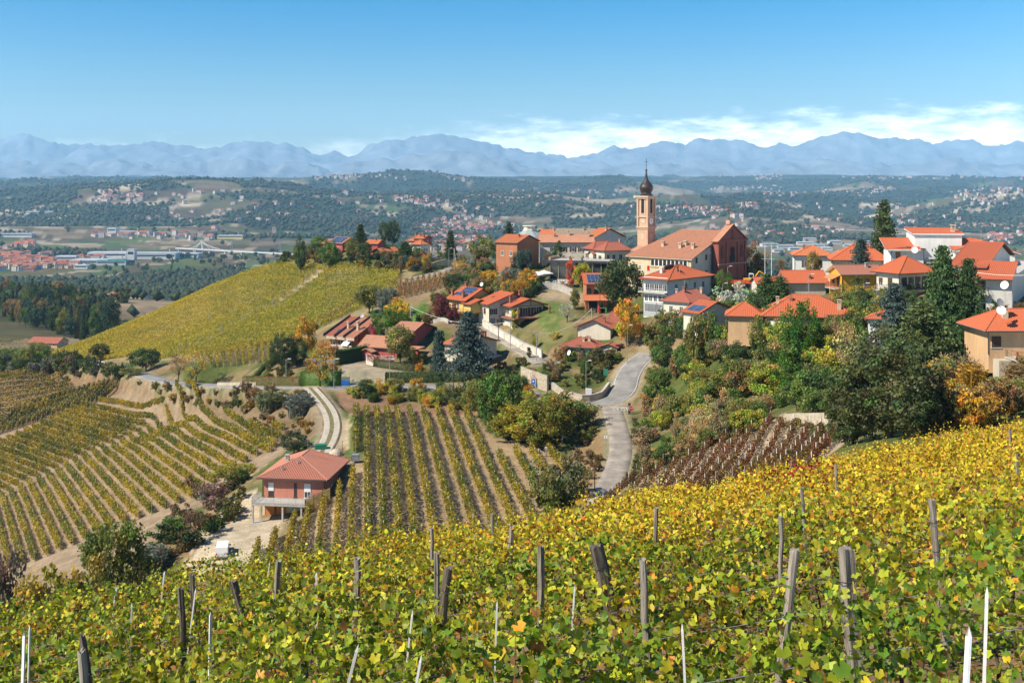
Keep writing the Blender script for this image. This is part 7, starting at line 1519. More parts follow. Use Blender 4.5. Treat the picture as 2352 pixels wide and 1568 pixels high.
GRN,LIM,YEL,ORA,BRN=np.array((.095,.19,.016)),np.array((.35,.40,.026)),np.array((.68,.47,.030)),np.array((.55,.26,.03)),np.array((.24,.12,.04))
def vine_color(x,y,n,rs):
    t=np.clip(yellowness(x,y)+.08+rs.normal(0,.24,n),0,1); c=np.where((t<.5)[:,None],mixcol(GRN,LIM,t/.5),mixcol(LIM,YEL,(t-.5)/.5)); m=rs.random(n)
    c=np.where((m<.08*(.15+t))[:,None],ORA,c); c=np.where(((m>.965-.03*t))[:,None],BRN,c)
    dr=np.hypot(x-redx,(y-redy)*.5); rr=(rs.random(n)<.75*np.exp(-(dr/1.1)**2))[:,None]; c=np.where(rr,np.array((.30,.02,.03)),c)
    return c*rs.uniform(.5,1.35,(n,1)),t
crestY=lambda u: 36+(60*u if u>0 else 16*u)
light=np.array(sun_dir)*np.array((.55,.55,1))*.55
fg_rows=[]; leafobjs=0; Lm=None
for k in range(25):
    Y0=6.3+2.35*k; rs=np.random.default_rng(900+k); sl=.10
    xs_=np.linspace(-.60*Y0-2,.60*Y0+3,60); yv=Y0+sl*xs_; u=xs_/yv; ok=(np.abs(u)<.56)&(yv<np.array([crestY(a)+2.5 for a in u])); xs_=xs_[ok]; yv=yv[ok]
    if len(xs_)<3: continue
    P=np.c_[xs_,yv,hz(xs_,yv)]; c0=P[len(P)//2]; dd=np.r_[0,np.cumsum(np.linalg.norm(np.diff(P,axis=0),axis=1))]; Ln=dd[-1]
    root=thing('vine_row',f'{ORD[len(fg_rows)]} row of yellowing vines back from the viewer on the near slope','vine row',tuple(c0),0,'rows of the nearest vineyard'); fg_rows.append(root)
    per=400 if Y0<13 else 320 if Y0<22 else 260 if Y0<36 else 210
    n=int(Ln*per); s=rs.uniform(0,Ln,n); x,y,z=[np.interp(s,dd,P[:,j]) for j in range(3)]
    topv=1.55+(fbm(s*.8+k*5,s*0+k,3)-.5)*1.25; f=rs.random(n)**.62; hh=.35+(topv-.35)*f
    wid=.28+.20*fbm(s*1.1,s*0+k+40,2); side=rs.choice([-1,1],n,p=[.62,.38]); lat=side*np.abs(rs.normal(.72,.35,n))*wid*(1-.35*f)
    cen=np.c_[x-lat*sl,y+lat,z+hh]
    # shoots above the top wire
    m=int(Ln*3.0); ss=rs.uniform(0,Ln,m); nl=9; idx=np.repeat(np.arange(m),nl); tt=np.tile(np.linspace(.05,1,nl),m); hl=rs.uniform(.12,.55,m); lx=rs.normal(0,.22,m); ly=rs.normal(0,.22,m)
    tp=1.45+(fbm(ss*.8+k*5,ss*0+k,3)-.5)*1.25
    px,py,pz=[np.interp(ss,dd,P[:,j]) for j in range(3)]
    cs=np.c_[(px+0*ss)[idx]+lx[idx]*tt**1.4+rs.normal(0,.05,m*nl),py[idx]+ly[idx]*tt**1.4+rs.normal(0,.05,m*nl),(pz+tp)[idx]+hl[idx]*tt]
    cen=np.r_[cen,cs]; n2=len(cen); szl=rs.uniform(.062,.128,n2)*np.r_[np.ones(n),(1.05-.5*tt)]
    if Y0>22: szl*=1.12
    if Y0>36: szl*=1.15
    col,t=vine_color(cen[:,0],cen[:,1],n2,rs); fr=frames(n2,rs,light)
    edge=np.where((rs.random(n2)<.5)[:,None],col*np.array((1.5,1.2,.9)),col)*np.where((rs.random(n2)<.10)[:,None],np.array((.8,.45,.5)),1); edge=np.minimum(edge,.7)
    tm=grape(seed=k) if Y0<12.5 else grape6() if Y0<22 else grape4()
    if leafobjs<300 and Y0>7.5:
        # the largest leaves in view, one object each
        if Lm is None:
            Lm=[]
            for v in range(6):
                p_,tr_=grape(seed=50+v); w_=np.clip((np.hypot(p_[:,0],p_[:,1])/.5)**2,0,1)[:,None]; lo=big('leaf',p_,tr_,VLEAF,None,1-w_*np.array((-.25,-.05,.2)),tris=True); Lm.append(lo.data); bpy.data.objects.remove(lo)
        uu=np.abs(cen[:,0]/cen[:,1]); cand=np.nonzero((uu<.44)&(cen[:,2]>z.mean()-9)&(np.r_[side==-1,np.ones(n2-n)>0])&(np.r_[hh>.8,np.ones(n2-n)>0]))[0]; pick=rs.choice(cand,min(150,len(cand),300-leafobjs),False); leafobjs+=len(pick)
        for i in pick:
            o=bpy.data.objects.new('leaf',Lm[i%6]); link(o,root); X,Yq,Z=fr[0][i],fr[1][i],fr[2][i]; M=Matrix(((X[0],Yq[0],Z[0]),(X[1],Yq[1],Z[1]),(X[2],Yq[2],Z[2]))); o.rotation_euler=M.to_euler(); sc_=float(szl[i]*1.2); o.scale=(sc_,)*3; o.location=tuple(cen[i]-c0+np.array((0,-.05,0))); o.color=(*[float(v) for v in col[i]],1)
        keep=np.ones(n2,bool); keep[pick]=False; cen=cen[keep]; szl=szl[keep]; col=col[keep]; edge=edge[keep]; fr=[a[keep] for a in fr]
    co,tri,cc=instance(tm,cen-c0,szl,fr,col,edge); fo=big('foliage',co,tri,VLEAF,root,cc,tris=True); fo['kind']='stuff'
    mb=MB()
    for i in range(m if Y0<24 else 0):
        a=Vector((px[i],py[i],pz[i]+tp[i]-.5))-Vector(c0); b=Vector((px[i]+lx[i],py[i]+ly[i],pz[i]+tp[i]+hl[i]))-Vector(c0); mid=(a+b)/2+Vector((0,0,.06)); mb.bar(a,mid,.004,.0035,3,cap=False).bar(mid,b,.0035,.002,3,cap=False)
    if mb.f: o=mb.build('canes',CANE,root); o['kind']='stuff'
    mb=MB()
    for q_ in np.arange(.4,Ln,.95):
        a=np.array([np.interp(q_,dd,P[:,j]) for j in range(3)])-c0; j1=rs.normal(0,.05,2); mb.bar((a[0],a[1],a[2]-.1),(a[0]+j1[0],a[1]+j1[1],a[2]+.45),.03,.022,5,cap=False).bar((a[0]+j1[0],a[1]+j1[1],a[2]+.45),(a[0]+j1[0]*2,a[1],a[2]+.8),.022,.014,5,cap=False)
    o=mb.build('vine_stems',VTR,root); o['kind']='stuff'
    if Y0<30:
        for h_ in (.75,1.25): MB().path([tuple(p-c0+np.array((0,0,h_))) for p in P],.0035,3).build('wire',METAL,root)
# fallen leaves and clods between the rows
rs=np.random.default_rng(5); n=26000; yy=rs.uniform(6,60,n)**1.0; uu=rs.uniform(-.5,.5,n); xx=uu*yy; okk=yy<np.array([crestY(a)+4 for a in uu]); xx,yy=xx[okk],yy[okk]
cen=np.c_[xx,yy,hz(xx,yy)+.02]; col=np.where((rs.random(len(xx))<.6)[:,None],np.array((.26,.13,.04)),np.array((.40,.26,.04)))*rs.uniform(.5,1.2,(len(xx),1)); co,q_,cc=leafquads(cen,rs.uniform(.07,.13,len(xx)),col,rs,3.0); o=big('fallen_leaves',co,q_,LEAF,None,cc); o['kind']='stuff'
# ---- posts and stakes
def wood_mat(name,c,c2):
    m,N,L=newmat(name); o=nd(N,'ShaderNodeOutputMaterial'); p=nd(N,'ShaderNodeBsdfPrincipled',inp={'Roughness':.9,'Specular IOR Level':.15}); tc=nd(N,'ShaderNodeTexCoord'); mp=nd(N,'ShaderNodeMapping',inp={'Scale':(34,34,1.6)}); L.new(tc.outputs['Object'],mp.inputs[0])
    n=nd(N,'ShaderNodeTexNoise',inp={'Scale':1,'Detail':6,'Roughness':.7}); L.new(mp.outputs[0],n.inputs['Vector']); r=nd(N,'ShaderNodeMapRange',inp={1:.34,2:.62}); L.new(n.outputs[0],r.inputs[0])
    mx=nd(N,'ShaderNodeMix',data_type='RGBA'); mx.inputs[6].default_value=(*c2,1); mx.inputs[7].default_value=(*c,1); L.new(r.outputs[0],mx.inputs[0]); L.new(mx.outputs[2],p.inputs['Base Color']); b=nd(N,'ShaderNodeBump',inp={'Strength':.8,'Distance':.01}); L.new(n.outputs[0],b.inputs['Height']); L.new(b.outputs[0],p.inputs['Normal']); L.new(p.outputs[0],o.inputs[0]); return m
OLDW=wood_mat('weathered_grey_wood',(.34,.30,.25),(.07,.055,.045)); DKW=wood_mat('dark_weathered_wood',(.19,.155,.125),(.035,.028,.023))
def log(r,Lg,rs,n=11,split=False):
    mb=MB(); zs=np.linspace(0,Lg,9); prof=1+rs.normal(0,.10,n); rings=[]
    if split: prof[2]*=.45; prof[3]*=.7; prof[7]*=.6
    bend=rs.normal(0,.012,(len(zs),2)).cumsum(0)
    for j,zv in enumerate(zs): rings.append([(bend[j,0]+r*(1.06-.10*j/8)*prof[i]*(1+rs.normal(0,.03))*math.cos(2*math.pi*i/n),bend[j,1]+r*(1.06-.10*j/8)*prof[i]*math.sin(2*math.pi*i/n),zv+(rs.normal(0,.012) if j==8 else 0)) for i in range(n)])
    for a,b in zip(rings[:-1],rings[1:]):
        for i in range(n): mb.face([a[i],a[(i+1)%n],b[(i+1)%n],b[i]])
    c=(bend[-1,0],bend[-1,1],Lg-.015)
    for i in range(n): mb.face([rings[-1][i],rings[-1][(i+1)%n],c])
    return mb
def post(dxt,dyt,dxb,dyb,wpx,label,mat=OLDW,prot=.38,name='wooden_post',cat='post',split=False,stake=False):
    u=(dxt-1176)/F; r=(dyt-HZ)/F; Y=(1.49-prot)/(r-.2515+.1466*u); top=W(dxt,dyt,Y); rs=np.random.default_rng(int(dxt*7+dyt)); lean=(dxb-dxt)/max(30,(dyb-dyt)); gz_=float(hz(top[0],Y)[0]); Lg=top[2]-gz_+.25
    rad=wpx/F*Y/2; o=thing(name,label,cat,(top[0]+lean*Lg,Y,gz_-.25)); ax=Vector((-lean*Lg,rs.normal(0,.04),Lg)); o.rotation_euler=ax.to_track_quat('Z','Y').to_euler()
    if stake:
        mb=MB(); w=rad; mb.box(-w,w,-w*.6,w*.6,0,ax.length-.06); mb.face([(-w,-w*.6,ax.length-.06),(w,-w*.6,ax.length-.06),(w*.2,0,ax.length)]).face([(w,-w*.6,ax.length-.06),(w,w*.6,ax.length-.06),(w*.2,0,ax.length)]).face([(-w,w*.6,ax.length-.06),(-w,-w*.6,ax.length-.06),(w*.2,0,ax.length)]); mb.build('stake',WHITE if wpx<9 else POSTW,o); return o
    log(rad,ax.length,rs,split=split).build('shaft',mat,o,smooth=False)
    for h_ in (ax.length-.28,ax.length-.62):
        mb=MB(); mb.lathe([(rad*1.12,h_),(rad*1.16,h_+.006),(rad*1.12,h_+.012)],10); mb.build('wire_loop',STEELD,o)
    return o
for a in [(545,1326,566,1402,21,'short dark leaning post left of centre in the near vines',DKW),(645,1290,634,1440,14,'tall pale post leaning right beside the van side of the vines',OLDW),(824,1275,820,1372,14,'upright weathered post below the salmon farmhouse',OLDW),(1005,1274,1006,1340,13,'pale post just behind the dark split post at centre',OLDW),(1034,1304,1022,1402,20,'dark crooked post at bottom centre left',DKW),(998,1217,998,1252,9,'small thin post at the crest of the near vines',OLDW),(1172,1212,1174,1345,11,'tall slim straight post at the centre of the near vines',OLDW),(1242,1253,1239,1388,17,'broad pale post right of the slim centre post',OLDW),(1362,1250,1398,1385,31,'thick dark post leaning steeply to the left',DKW),(1474,1284,1481,1430,19,'pale straight post right of the thick leaning post',OLDW),(1812,1254,1806,1322,21,'short stout post left of the big split post',OLDW),(2143,1147,2163,1408,16,'tallest slender post standing in the gap at the right',OLDW),(415,1350,419,1420,15,'brown post at the left between white stakes',DKW),(434,1318,446,1420,12,'dark leaning post behind the brown one at the left',DKW),(186,1458,190,1492,17,'brown stump topped post at the lower left',DKW),(193,1482,196,1520,19,'paler stump post just before the brown one at lower left',OLDW),(1510,1164,1510,1196,9,'small post far up the slope at right of centre',OLDW),(1787,1182,1788,1242,10,'thin grey post high on the yellow slope',OLDW),(1836,1120,1840,1180,9,'thin post beside the red vine leaves',OLDW),(1128,1179,1128,1210,8,'tiny post at the top edge of the near vines in the centre',OLDW),(1918,1068,1920,1090,7,'tiny post near the upper rim of the yellow slope',OLDW),(2330,1040,2331,1075,7,'tiny post at the far right rim',OLDW),(2318,985,2320,1010,6,'tiny leaning post at the top right corner of the vines',OLDW)]: post(*a[:6],mat=a[6])
post(1935,1252,1962,1545,40,'big cracked grey post split in two at the right',OLDW,prot=.42,split=True)
for a in [(378,1311,369,1390,5,'white stake leaning right at the left side'),(268,1348,262,1388,5,'pale stake with slanted top at far left'),(302,1384,301,1418,5,'short white stake right of the slanted one'),(50,1454,49,1522,7,'white stake close to the left edge'),(450,1350,437,1452,5,'leaning white stake beside the brown post'),(487,1399,486,1442,6,'upright white stake between the brown and dark leaning posts'),(727,1311,727,1386,6,'white stake right of the tall pale post'),(822,1482,804,1552,10,'white stake leaning right at the bottom centre left'),(948,1399,938,1488,7,'broken white stake below the salmon farmhouse'),(970,1494,958,1562,9,'short leaning white stake at the bottom centre'),(1321,1342,1319,1372,5,'small white stake left of the thick leaning post'),(1567,1430,1571,1512,9,'white stake tip at the bottom right of centre'),(2265,1343,2259,1556,10,'tall white stake at the right edge'),(2234,1444,2226,1568,13,'broad white stake beside the tall one at the right'),(620,1289,612,1342,3,'thin white stake behind the tall pale post'),(1142,1376,1141,1400,6,'little white stake at the bottom centre'),(72,1432,70,1490,4,'thin pale stake at the lower left corner')]: post(*a[:6],stake=True,name='white_stake',cat='stake',prot=.25)
# ---------------------------------------------------------------- lamps, poles, signs
def lamp(label,dx,dyt,dyb,Y=None,arm=.5,group=None):
    x,y,z=hit(dx,dyb,140) if Y is None else ((dx-1176)/F*Y,Y,float(hz((dx-1176)/F*Y,Y)[0]))
    h=max(3.0,-(dyt-HZ)/F*y-z); o=thing('street_lamp',label,'street lamp',(x,y,z),0,group)
    MB().bar((0,0,-.3),(0,0,h*.98),.075,.05,7).build('pole',METAL,o); MB().bar((0,0,h*.96),(arm,0,h),.035,n=5).build('arm',METAL,o)
    hd=MB(); hd.box(arm-.05,arm+.62,-.14,.14,h-.06,h+.08).face([(arm,-.1,h-.061),(arm,.1,h-.061),(arm+.55,.1,h-.061),(arm+.55,-.1,h-.061)]); hd.build('lamp_head',WHITE,o); return o
for a in [('street lamp left of the tall clipped hedge',657,824,880),('street lamp in front of the tall clipped hedge',767,824,893),('street lamp by the road below the round olive tree',895,824,889),('street lamp beside the blue cedar',1032,821,868),('street lamp above the blue road signs',1224,815,890),('street lamp among the fruit trees below the corner house',1275,832,866),('street lamp in the small garden at the junction',1346,828,905),('tall street lamp at the corner house bend',1441,746,833),('street lamp before the church facade',1671,611,655,281),('street lamp before the long garage house',1858,629,682,238),('street lamp beside the palm',1984,650,704,216),('street lamp below the pale garden shrub',1725,651,702,250),('street lamp with white globe beside the pale shrub',1660,650,690,258),('street lamp on the estate lane',1031,570,618,398)]: lamp(*a)
def pole(label,dx,dyt,dyb,Y=None,mat=CONC,r=.12,cross=True,group=None):
    x,y,z=hit(dx,dyb,130) if Y is None else ((dx-1176)/F*Y,Y,float(hz((dx-1176)/F*Y,Y)[0]))
    h=max(3.0,-(dyt-HZ)/F*y-z); o=thing('utility_pole',label,'utility pole',(x,y,z),0,group); MB().bar((0,0,-.4),(0,0,h),r,r*.65,7).build('pole',mat,o)
    if cross: MB().bar((-.45,0,h-.35),(.45,0,h-.35),.04,n=4).build('crossbar',STEELD,o)
    for s in (-.4,.4): MB().lathe([(.04,h-.33),(.06,h-.25),(.03,h-.17),(0,h-.16)],7,(s,0)).build('insulator',WHITE,o)
    return np.array((x,y,z+h-.2))
pA=pole('dark pole beside the lane below the deck house',1145,746,790,277,BARK); pB=pole('pale pole at the lower left of the grassy slope',1172,737,806,268,CONC); pC=pole('leaning pole at the foot of the grassy slope',1232,760,822,258,CONC); pD=pole('concrete pole behind the corner house roof',1359,722,745,274,CONC)
pE=pole('dark wooden pole on the bank above the vineyard',1041,855,930,None,BARK); pF=pole('slim wooden pole beside the lane at the foreground crest',1366,1072,1142,165,BROWNW,.09); pG=pole('grey pole behind the green pines',943,703,742,288,CONC); pH=pole('pale pole on the left crest of the yellow hill',253,731,760,None,CONC); pI=pole('thin pole in the middle of the yellow hill',479,714,742,None,METAL,.08); pJ=pole('pale pole beside the estate lane',1057,655,700,330,CONC); pK=pole('pale pole left of the vineyard estate gate',1043,570,622,392,CONC); pL=pole('dark mast before the arched window house',1378,677,735,276,STEELD,.07,False)
pM=pole('rusty pipe post behind the salmon farmhouse',786,1042,1070,190,plain('rusty_pipe',(.22,.09,.05)),.06,False)
pN=pole('thin pole on the upper yellow hill',656,693,712,None,METAL,.08)
def cable(label,a,b,sag,r=.03,mat=None,name='overhead_cable'):
    P=[tuple(np.array(a)*(1-t)+np.array(b)*t-np.array((0,0,sag*4*t*(1-t)))) for t in np.linspace(0,1,18)]
    o=MB().path(P,r,4).build(name,mat or WHITE); return tag(o,label,'cable')
cable('thick pale cable sagging across the grassy slope',pB,pD,4.2,.05); cable('pale cable from the slope pole towards the green pines',pG,pB,2.0,.035); cable('thin dark wire from the bank pole to the leaning slope pole',pE,pC,2.2,.02,STEELD); cable('thin wire running over the centre vineyard to the farmhouse post',pE,pM,2.5,.02,METAL); cable('pale cable between the estate poles',pK,pJ,1.2,.03)
cable('long dark cable crossing the wooded bank',W(1850,905,165)+np.array((0,0,3)),W(2125,775,165)+np.array((0,0,2)) if False else W(2080,800,160),1.5,.03,STEELD)
cable('pale wire above the gate of the white house',W(1535,690,280),W(1612,645,276),.6,.02); cable('white cable reaching the big grey house',W(2190,615,190),W(2352,632,170),.4,.04)
# signs
def txt(body,size,mat,parent,loc,rot=(R(90),0,0),ext=.004):
    c=bpy.data.curves.new('lettering','FONT'); c.body=body; c.size=size; c.align_x='CENTER'; c.align_y='CENTER'; c.extrude=ext; c.materials.append(mat); o=tomesh('lettering',c); link(o,parent); o.location=loc; o.rotation_euler=rot; return o
SRED=plain('sign_red',(.58,.015,.02),.4,.05); SBLUE=plain('sign_blue',(.02,.13,.50),.4,.05); SWH=plain('sign_white',(.80,.80,.80),.4,.04)
x,y,z=hit(1449,952,190); z=-(952-HZ)/F*y
o=thing('stop_sign','red octagonal STOP sign at the mouth of the lane','road sign',(x,y,z),R(4)); MB().bar((0,0,-1.5),(0,0,1.35),.035,n=6).build('pole',METAL,o)
def disc(n,r,y0,y1,zc,mat,name,parent,rot0=0.0):
    pts=[(r*math.cos(rot0+2*math.pi*k/n),zc+r*math.sin(rot0+2*math.pi*k/n)) for k in range(n)]; return MB().prism(pts,y0,y1).build(name,mat,parent)
disc(8,.52,-.06,-.04,1.25,SWH,'rim',o,math.pi/8); disc(8,.47,-.075,-.061,1.25,SRED,'plate',o,math.pi/8); txt('STOP',.36,SWH,o,(0,-.08,1.25)); 
bx_=MB().box(-.32,.12,.15,.35,-1.5,2.1).build('dark_box_post',STEELD,loc=(x-.1,y+.4,z)); tag(bx_,'dark narrow roadside box behind the stop sign','box')
x,y,z=hit(1225,892,200); o=thing('direction_signs','triangular warning sign above two blue signs on one pole','road sign',(x,y,z)); MB().bar((0,0,-.5),(0,0,2.9),.04,n=6).build('pole',METAL,o)
tr=MB().prism([(-.55,2.1),(.55,2.1),(0,3.0)],-.06,-.045).build('warning_triangle',SRED,o); MB().prism([(-.36,2.2),(.36,2.2),(0,2.8)],-.075,-.061).build('triangle_field',SWH,tr); MB().prism([(-.05,2.28),(.03,2.28),(.10,2.5),(0,2.66),(-.06,2.64),(.02,2.5)],-.082,-.076).build('bend_symbol',BLACK,tr)
bs=MB().box(-.42,.42,-.06,-.045,1.05,1.98).build('blue_sign',SBLUE,o); MB().lathe([(0,0),(.22,0),(.22,.01),(.12,.01)],14).build('ring_symbol',SWH,bs,loc=(0,-.064,1.55)).rotation_euler=(R(90),0,0)
b2=MB().box(-.72,.72,-.06,-.045,.62,1.0).build('arrow_sign',SBLUE,o); 
for s in (-.36,.3): MB().box(s-.12,s+.12,-.068,-.061,.72,.9).build('symbol',SWH,b2)
x,y,z=hit(759,886,200); o=thing('round_sign','round white sign with red ring before the clipped hedge','road sign',(x,y,z)); MB().bar((0,0,-.3),(0,0,1.5),.03,n=6).build('pole',METAL,o); disc(18,.42,-.06,-.045,1.5,SRED,'ring',o); disc(18,.30,-.072,-.061,1.5,plain('sign_cream',(.7,.6,.5)),'face',o)
x,y,z=hit(793,892,200); o=thing('notice_board','dark framed notice board with blue lower panel beside the road','notice board',(x,y,z)); 
for s in (-.9,.9): MB().box(s-.05,s+.05,-.05,.05,-.3,2.6).build('leg',STEELD,o)
MB().box(-.85,.85,-.04,.04,1.7,2.5).build('board',plain('board_grey',(.16,.2,.2)),o); MB().box(-.85,.85,-.04,.04,.75,1.65).build('blue_panel',SBLUE,o)
x,y,z=hit(1391,1022,150); o=thing('small_sign','small pale sign on a thin post beside the lane','road sign',(x,y,z)); MB().bar((0,0,-.3),(0,0,1.6),.03,n=6).build('pole',METAL,o); MB().box(-.3,.3,-.05,-.035,1.15,1.65).build('plate',SWH,o); MB().box(-.05,.05,-.056,-.051,1.25,1.55).build('mark',BLACK,o)
x,y,z=hit(1395,893,200); o=thing('red_marker','slim red marker at the garden gate of the junction','marker',(x,y,z)); MB().prism([(-.12,-.2),(.12,-.2),(.10,2.0),(-.02,2.2)],-.02,.02).build('blade',SRED,o)
# ---- vehicles
TYRE=BLACK
def car(name,label,loc,rz,paint,L_=4.0,Wd=1.7,H_=1.45,cat='car'):
    o=thing(name,label,cat,loc,rz); hw_=Wd/2; prof=[(-L_/2,.35),(-L_/2,.72),(-L_*.42,.86),(-L_*.20,.92),(-L_*.08,H_*.97),(L_*.25,H_),(L_*.43,.98),(L_/2,.88),(L_/2,.35)]
    MB().prism(prof,-hw_,hw_).build('body',paint,o)
    for s in (-1,1):
        w=MB().face([(-L_*.16,s*(hw_+.004),.94),(L_*.38,s*(hw_+.004),.98),(L_*.25,s*(hw_+.004),H_*.95),(-L_*.06,s*(hw_+.004),H_*.93)][::s]).build('side_window',GLASS,o)
        for xx in (-L_*.31,L_*.30): wh=MB().lathe([(0,0),(.3,0),(.33,.03),(.33,.17),(.3,.2),(0,.2)],14).build('wheel',TYRE,o); wh.location=(xx,s*(hw_-.08)+(0 if s<0 else .0)-.1,.32); wh.rotation_euler=(R(-90),0,0); MB().lathe([(0,-.012),(.19,-.01),(.19,.01)],10).build('rim',METAL,wh)
    MB().face([(-L_*.205,-hw_*.85,.935),(-L_*.205,hw_*.85,.935),(-L_*.085,hw_*.8,H_*.955),(-L_*.085,-hw_*.8,H_*.955)][::-1]).build('windscreen',GLASS,o); MB().face([(L_*.436,-hw_*.85,1.0),(L_*.436,hw_*.85,1.0),(L_*.262,hw_*.8,H_*.985),(L_*.262,-hw_*.8,H_*.985)]).build('rear_window',GLASS,o)
    for s in (-1,1): MB().box(-L_/2-.012,-L_/2+.01,s*hw_*.7-.15,s*hw_*.7+.15,.62,.74).build('headlight',SWH,o); MB().box(L_/2-.01,L_/2+.012,s*hw_*.75-.1,s*hw_*.75+.1,.7,.86).build('tail_light',SRED,o)
    return o
# small white van seen from behind, rear towards the viewer
x,y,z=hit(509,1286,140); V=thing('white_van','small white van parked on the dirt yard above the near vines','van',(x,y,z),R(10)); VP=plain('van_white_paint',(.80,.80,.80),.3,.03,1,0,0,.5)
vb=MB(); pr=[(0,.35),(0,1.0),(.12,1.72),(.25,1.80),(2.9,1.80),(3.35,1.15),(4.1,.95),(4.15,.35)]
vb.face([(.80,a,b) for a,b in pr]).face([(-.80,a,b) for a,b in pr[::-1]])
for (a,b),(c,d) in zip(pr,pr[1:]+pr[:1]): vb.face([(-.80,a,b),(-.80,c,d),(.80,c,d),(.80,a,b)][::-1])
vb.build('body',VP,V); MB().face([(-.66,.018,1.10),(.66,.018,1.10),(.60,.105,1.62),(-.60,.105,1.62)]).build('rear_window',GLASS,V)
for s in (-1,1):
    MB().box(s*.70-.07,s*.70+.07,-.02,.03,.75,1.0).build('tail_light',SRED,V); MB().face([(s*.804,.5,1.1),(s*.804,1.5,1.1),(s*.804,1.5,1.6),(s*.804,.5,1.6)][::s]).build('side_window',GLASS,V); MB().face([(s*.804,1.9,1.1),(s*.804,3.0,1.1),(s*.804,2.75,1.62),(s*.804,1.9,1.62)][::s]).build('front_window',GLASS,V)
    for yy in (.75,3.3): wh=MB().lathe([(0,0),(.27,0),(.3,.03),(.3,.15),(0,.17)],14).build('wheel',TYRE,V); wh.location=(s*.80-.09,yy,.3); wh.rotation_euler=(0,R(90),0)
    MB().box(s*.95-.1,s*.95+.1,3.0,3.1,1.05,1.25).build('mirror',BLACK,V)
MB().box(-.76,.76,-.08,.02,.32,.52).build('bumper',plain('grey_bumper',(.25,.25,.25)),V); MB().box(-.25,.25,-.095,-.081,.56,.68).build('number_plate',SWH,V); rk=MB()
for k in range(5): rk.box(-.6+k*.3-.03,-.6+k*.3+.03,.35,2.8,1.80,1.815)
rk.build('roof_rib',VP,V)
NAVY=plain('black_car_paint',(.02,.025,.035),.25,.05,1,0,0,.6)
x,y,z=hit(1112,858,225); car('parked_car','black car parked under the carport beside the blue cedar',(x,y-1,z+.1),R(60),NAVY)
car('parked_car','dark blue car parked at the foot of the church',tuple(W(1708,664,284)),R(10),NAVY)
for dx,dy,lb,c in ((968,590,'red car parked by the turreted villa',REDP),(990,588,'white car parked by the turreted villa',VP),(1004,586,'silver car at the right end of the villa yard',METAL)): x,y=W(dx,dy,428)[:2]; car('parked_car',lb,(x,y,float(hz(x,y)[0])+.1),R(15),c)
# yellow excavator on the church square
EY=plain('excavator_yellow',(.72,.42,.02),.4,.1); x,y,z=W(1722,655,287); X=thing('excavator','yellow and white tracked excavator on the church square','excavator',(x,y,z),R(-12))
for s in (-.9,.9): MB().prism([(-1.5,.2),(-1.2,0),(1.2,0),(1.5,.2),(1.5,.5),(1.2,.75),(-1.2,.75),(-1.5,.5)],s-.22,s+.22).build('track',BLACK,X)
MB().prism([(-1.5,.9),(1.1,.9),(1.1,1.7),(-.4,1.8),(-1.6,1.7)],-.95,.95).build('body',EY,X); cb_=MB().prism([(-.2,1.8),(1.1,1.7),(1.0,2.9),(.7,3.05),(-.2,3.05)],-.9,0).build('cab',SWH,X); MB().face([(-.1,-.906,1.95),(.95,-.906,1.9),(.85,-.906,2.85),(-.1,-.906,2.85)]).build('cab_window',GLASS,cb_)
MB().bar((.9,.4,1.5),(2.4,.4,3.6),.2,.16,6).build('boom',EY,X); MB().bar((2.4,.4,3.6),(3.8,.4,2.6),.15,.12,6).build('stick',EY,X); MB().prism([(3.5,2.6),(4.1,2.5),(4.3,1.9),(3.8,1.6),(3.5,2.0)],.05,.75).build('bucket',STEELD,X)
ORF=plain('orange_mesh',(.70,.10,.03),.7,.2); f=thing('site_fence','orange red mesh fence round the works on the church square','fence',tuple(W(1703,652,285)),R(-10))
for k in range(7): MB().bar((-3+k,0,-.3),(-3+k,0,1.1),.04,n=5).build('fence_post',STEELD,f)
MB().box(-3,3,-.02,.02,.1,1.0).build('mesh_panel',ORF,f)
for dx,lb in ((1757,'left floodlight mast behind the garage house'),(1772,'right floodlight mast behind the garage house')):
    x,y,z=W(dx,632,292); o=thing('light_mast',lb,'mast',(x,y,z-2)); MB().bar((0,0,0),(0,0,10.5),.08,.05,6).build('pole',SWH,o); MB().box(-.7,.7,-.1,.1,10.3,10.6).build('floodlight',METAL,o); MB().bar((-.9,0,6.2),(.9,0,6.2),.04,n=4).build('crossbar',SWH,o)
# ---- satellite dishes
def dish(label,p,r,rz,el,mat=WHITE,mast=1.0):
    o=thing('satellite_dish',label,'satellite dish',tuple(p),rz); MB().bar((0,0,-mast),(0,0,0),.03,n=5).build('mast',METAL,o); d=MB().lathe([(0,-.0),(r*.5,.05*r),(r*.8,.14*r),(r,.24*r),(r*.99,.26*r),(r*.78,.17*r),(0,.03)],18).build('reflector',mat,o,smooth=True); d.rotation_euler=(R(90)-el,0,0); d.location=(0,-.12,0); MB().bar((0,-.1,-r*.8),(0,-r*1.0,0),.02,n=4).build('feed_arm',METAL,o); return o
dish('white dish on a tall pole before the grey house',W(2309,655,164),.62,R(-50),R(20),WHITE,4.5); dish('grey dish on the ridge of the peach house',W(2295,696,152),.62,R(20),R(25),plain('grey_dish',(.25,.25,.26)),1.4); dish('white dish on the ridge of the peach house',W(2299,713,151.5),.62,R(-15),R(25),WHITE,1.0); dish('white dish on the balcony of the white modern house',W(2100,574,249),.75,R(-10),R(15)); dish('white dish beside the small house with weathered roof',W(1521,709,260),.65,R(10),R(20)); dish('small white dish behind the yellow solar house',W(1107,653,291),.5,R(-30),R(20)); dish('white dish on the balcony of the corner house',W(1309,810,254),.6,R(-60),R(20),WHITE,1.2); dish('white dish above the roofs of the stepped house',W(830,725,291),.55,R(20),R(20))
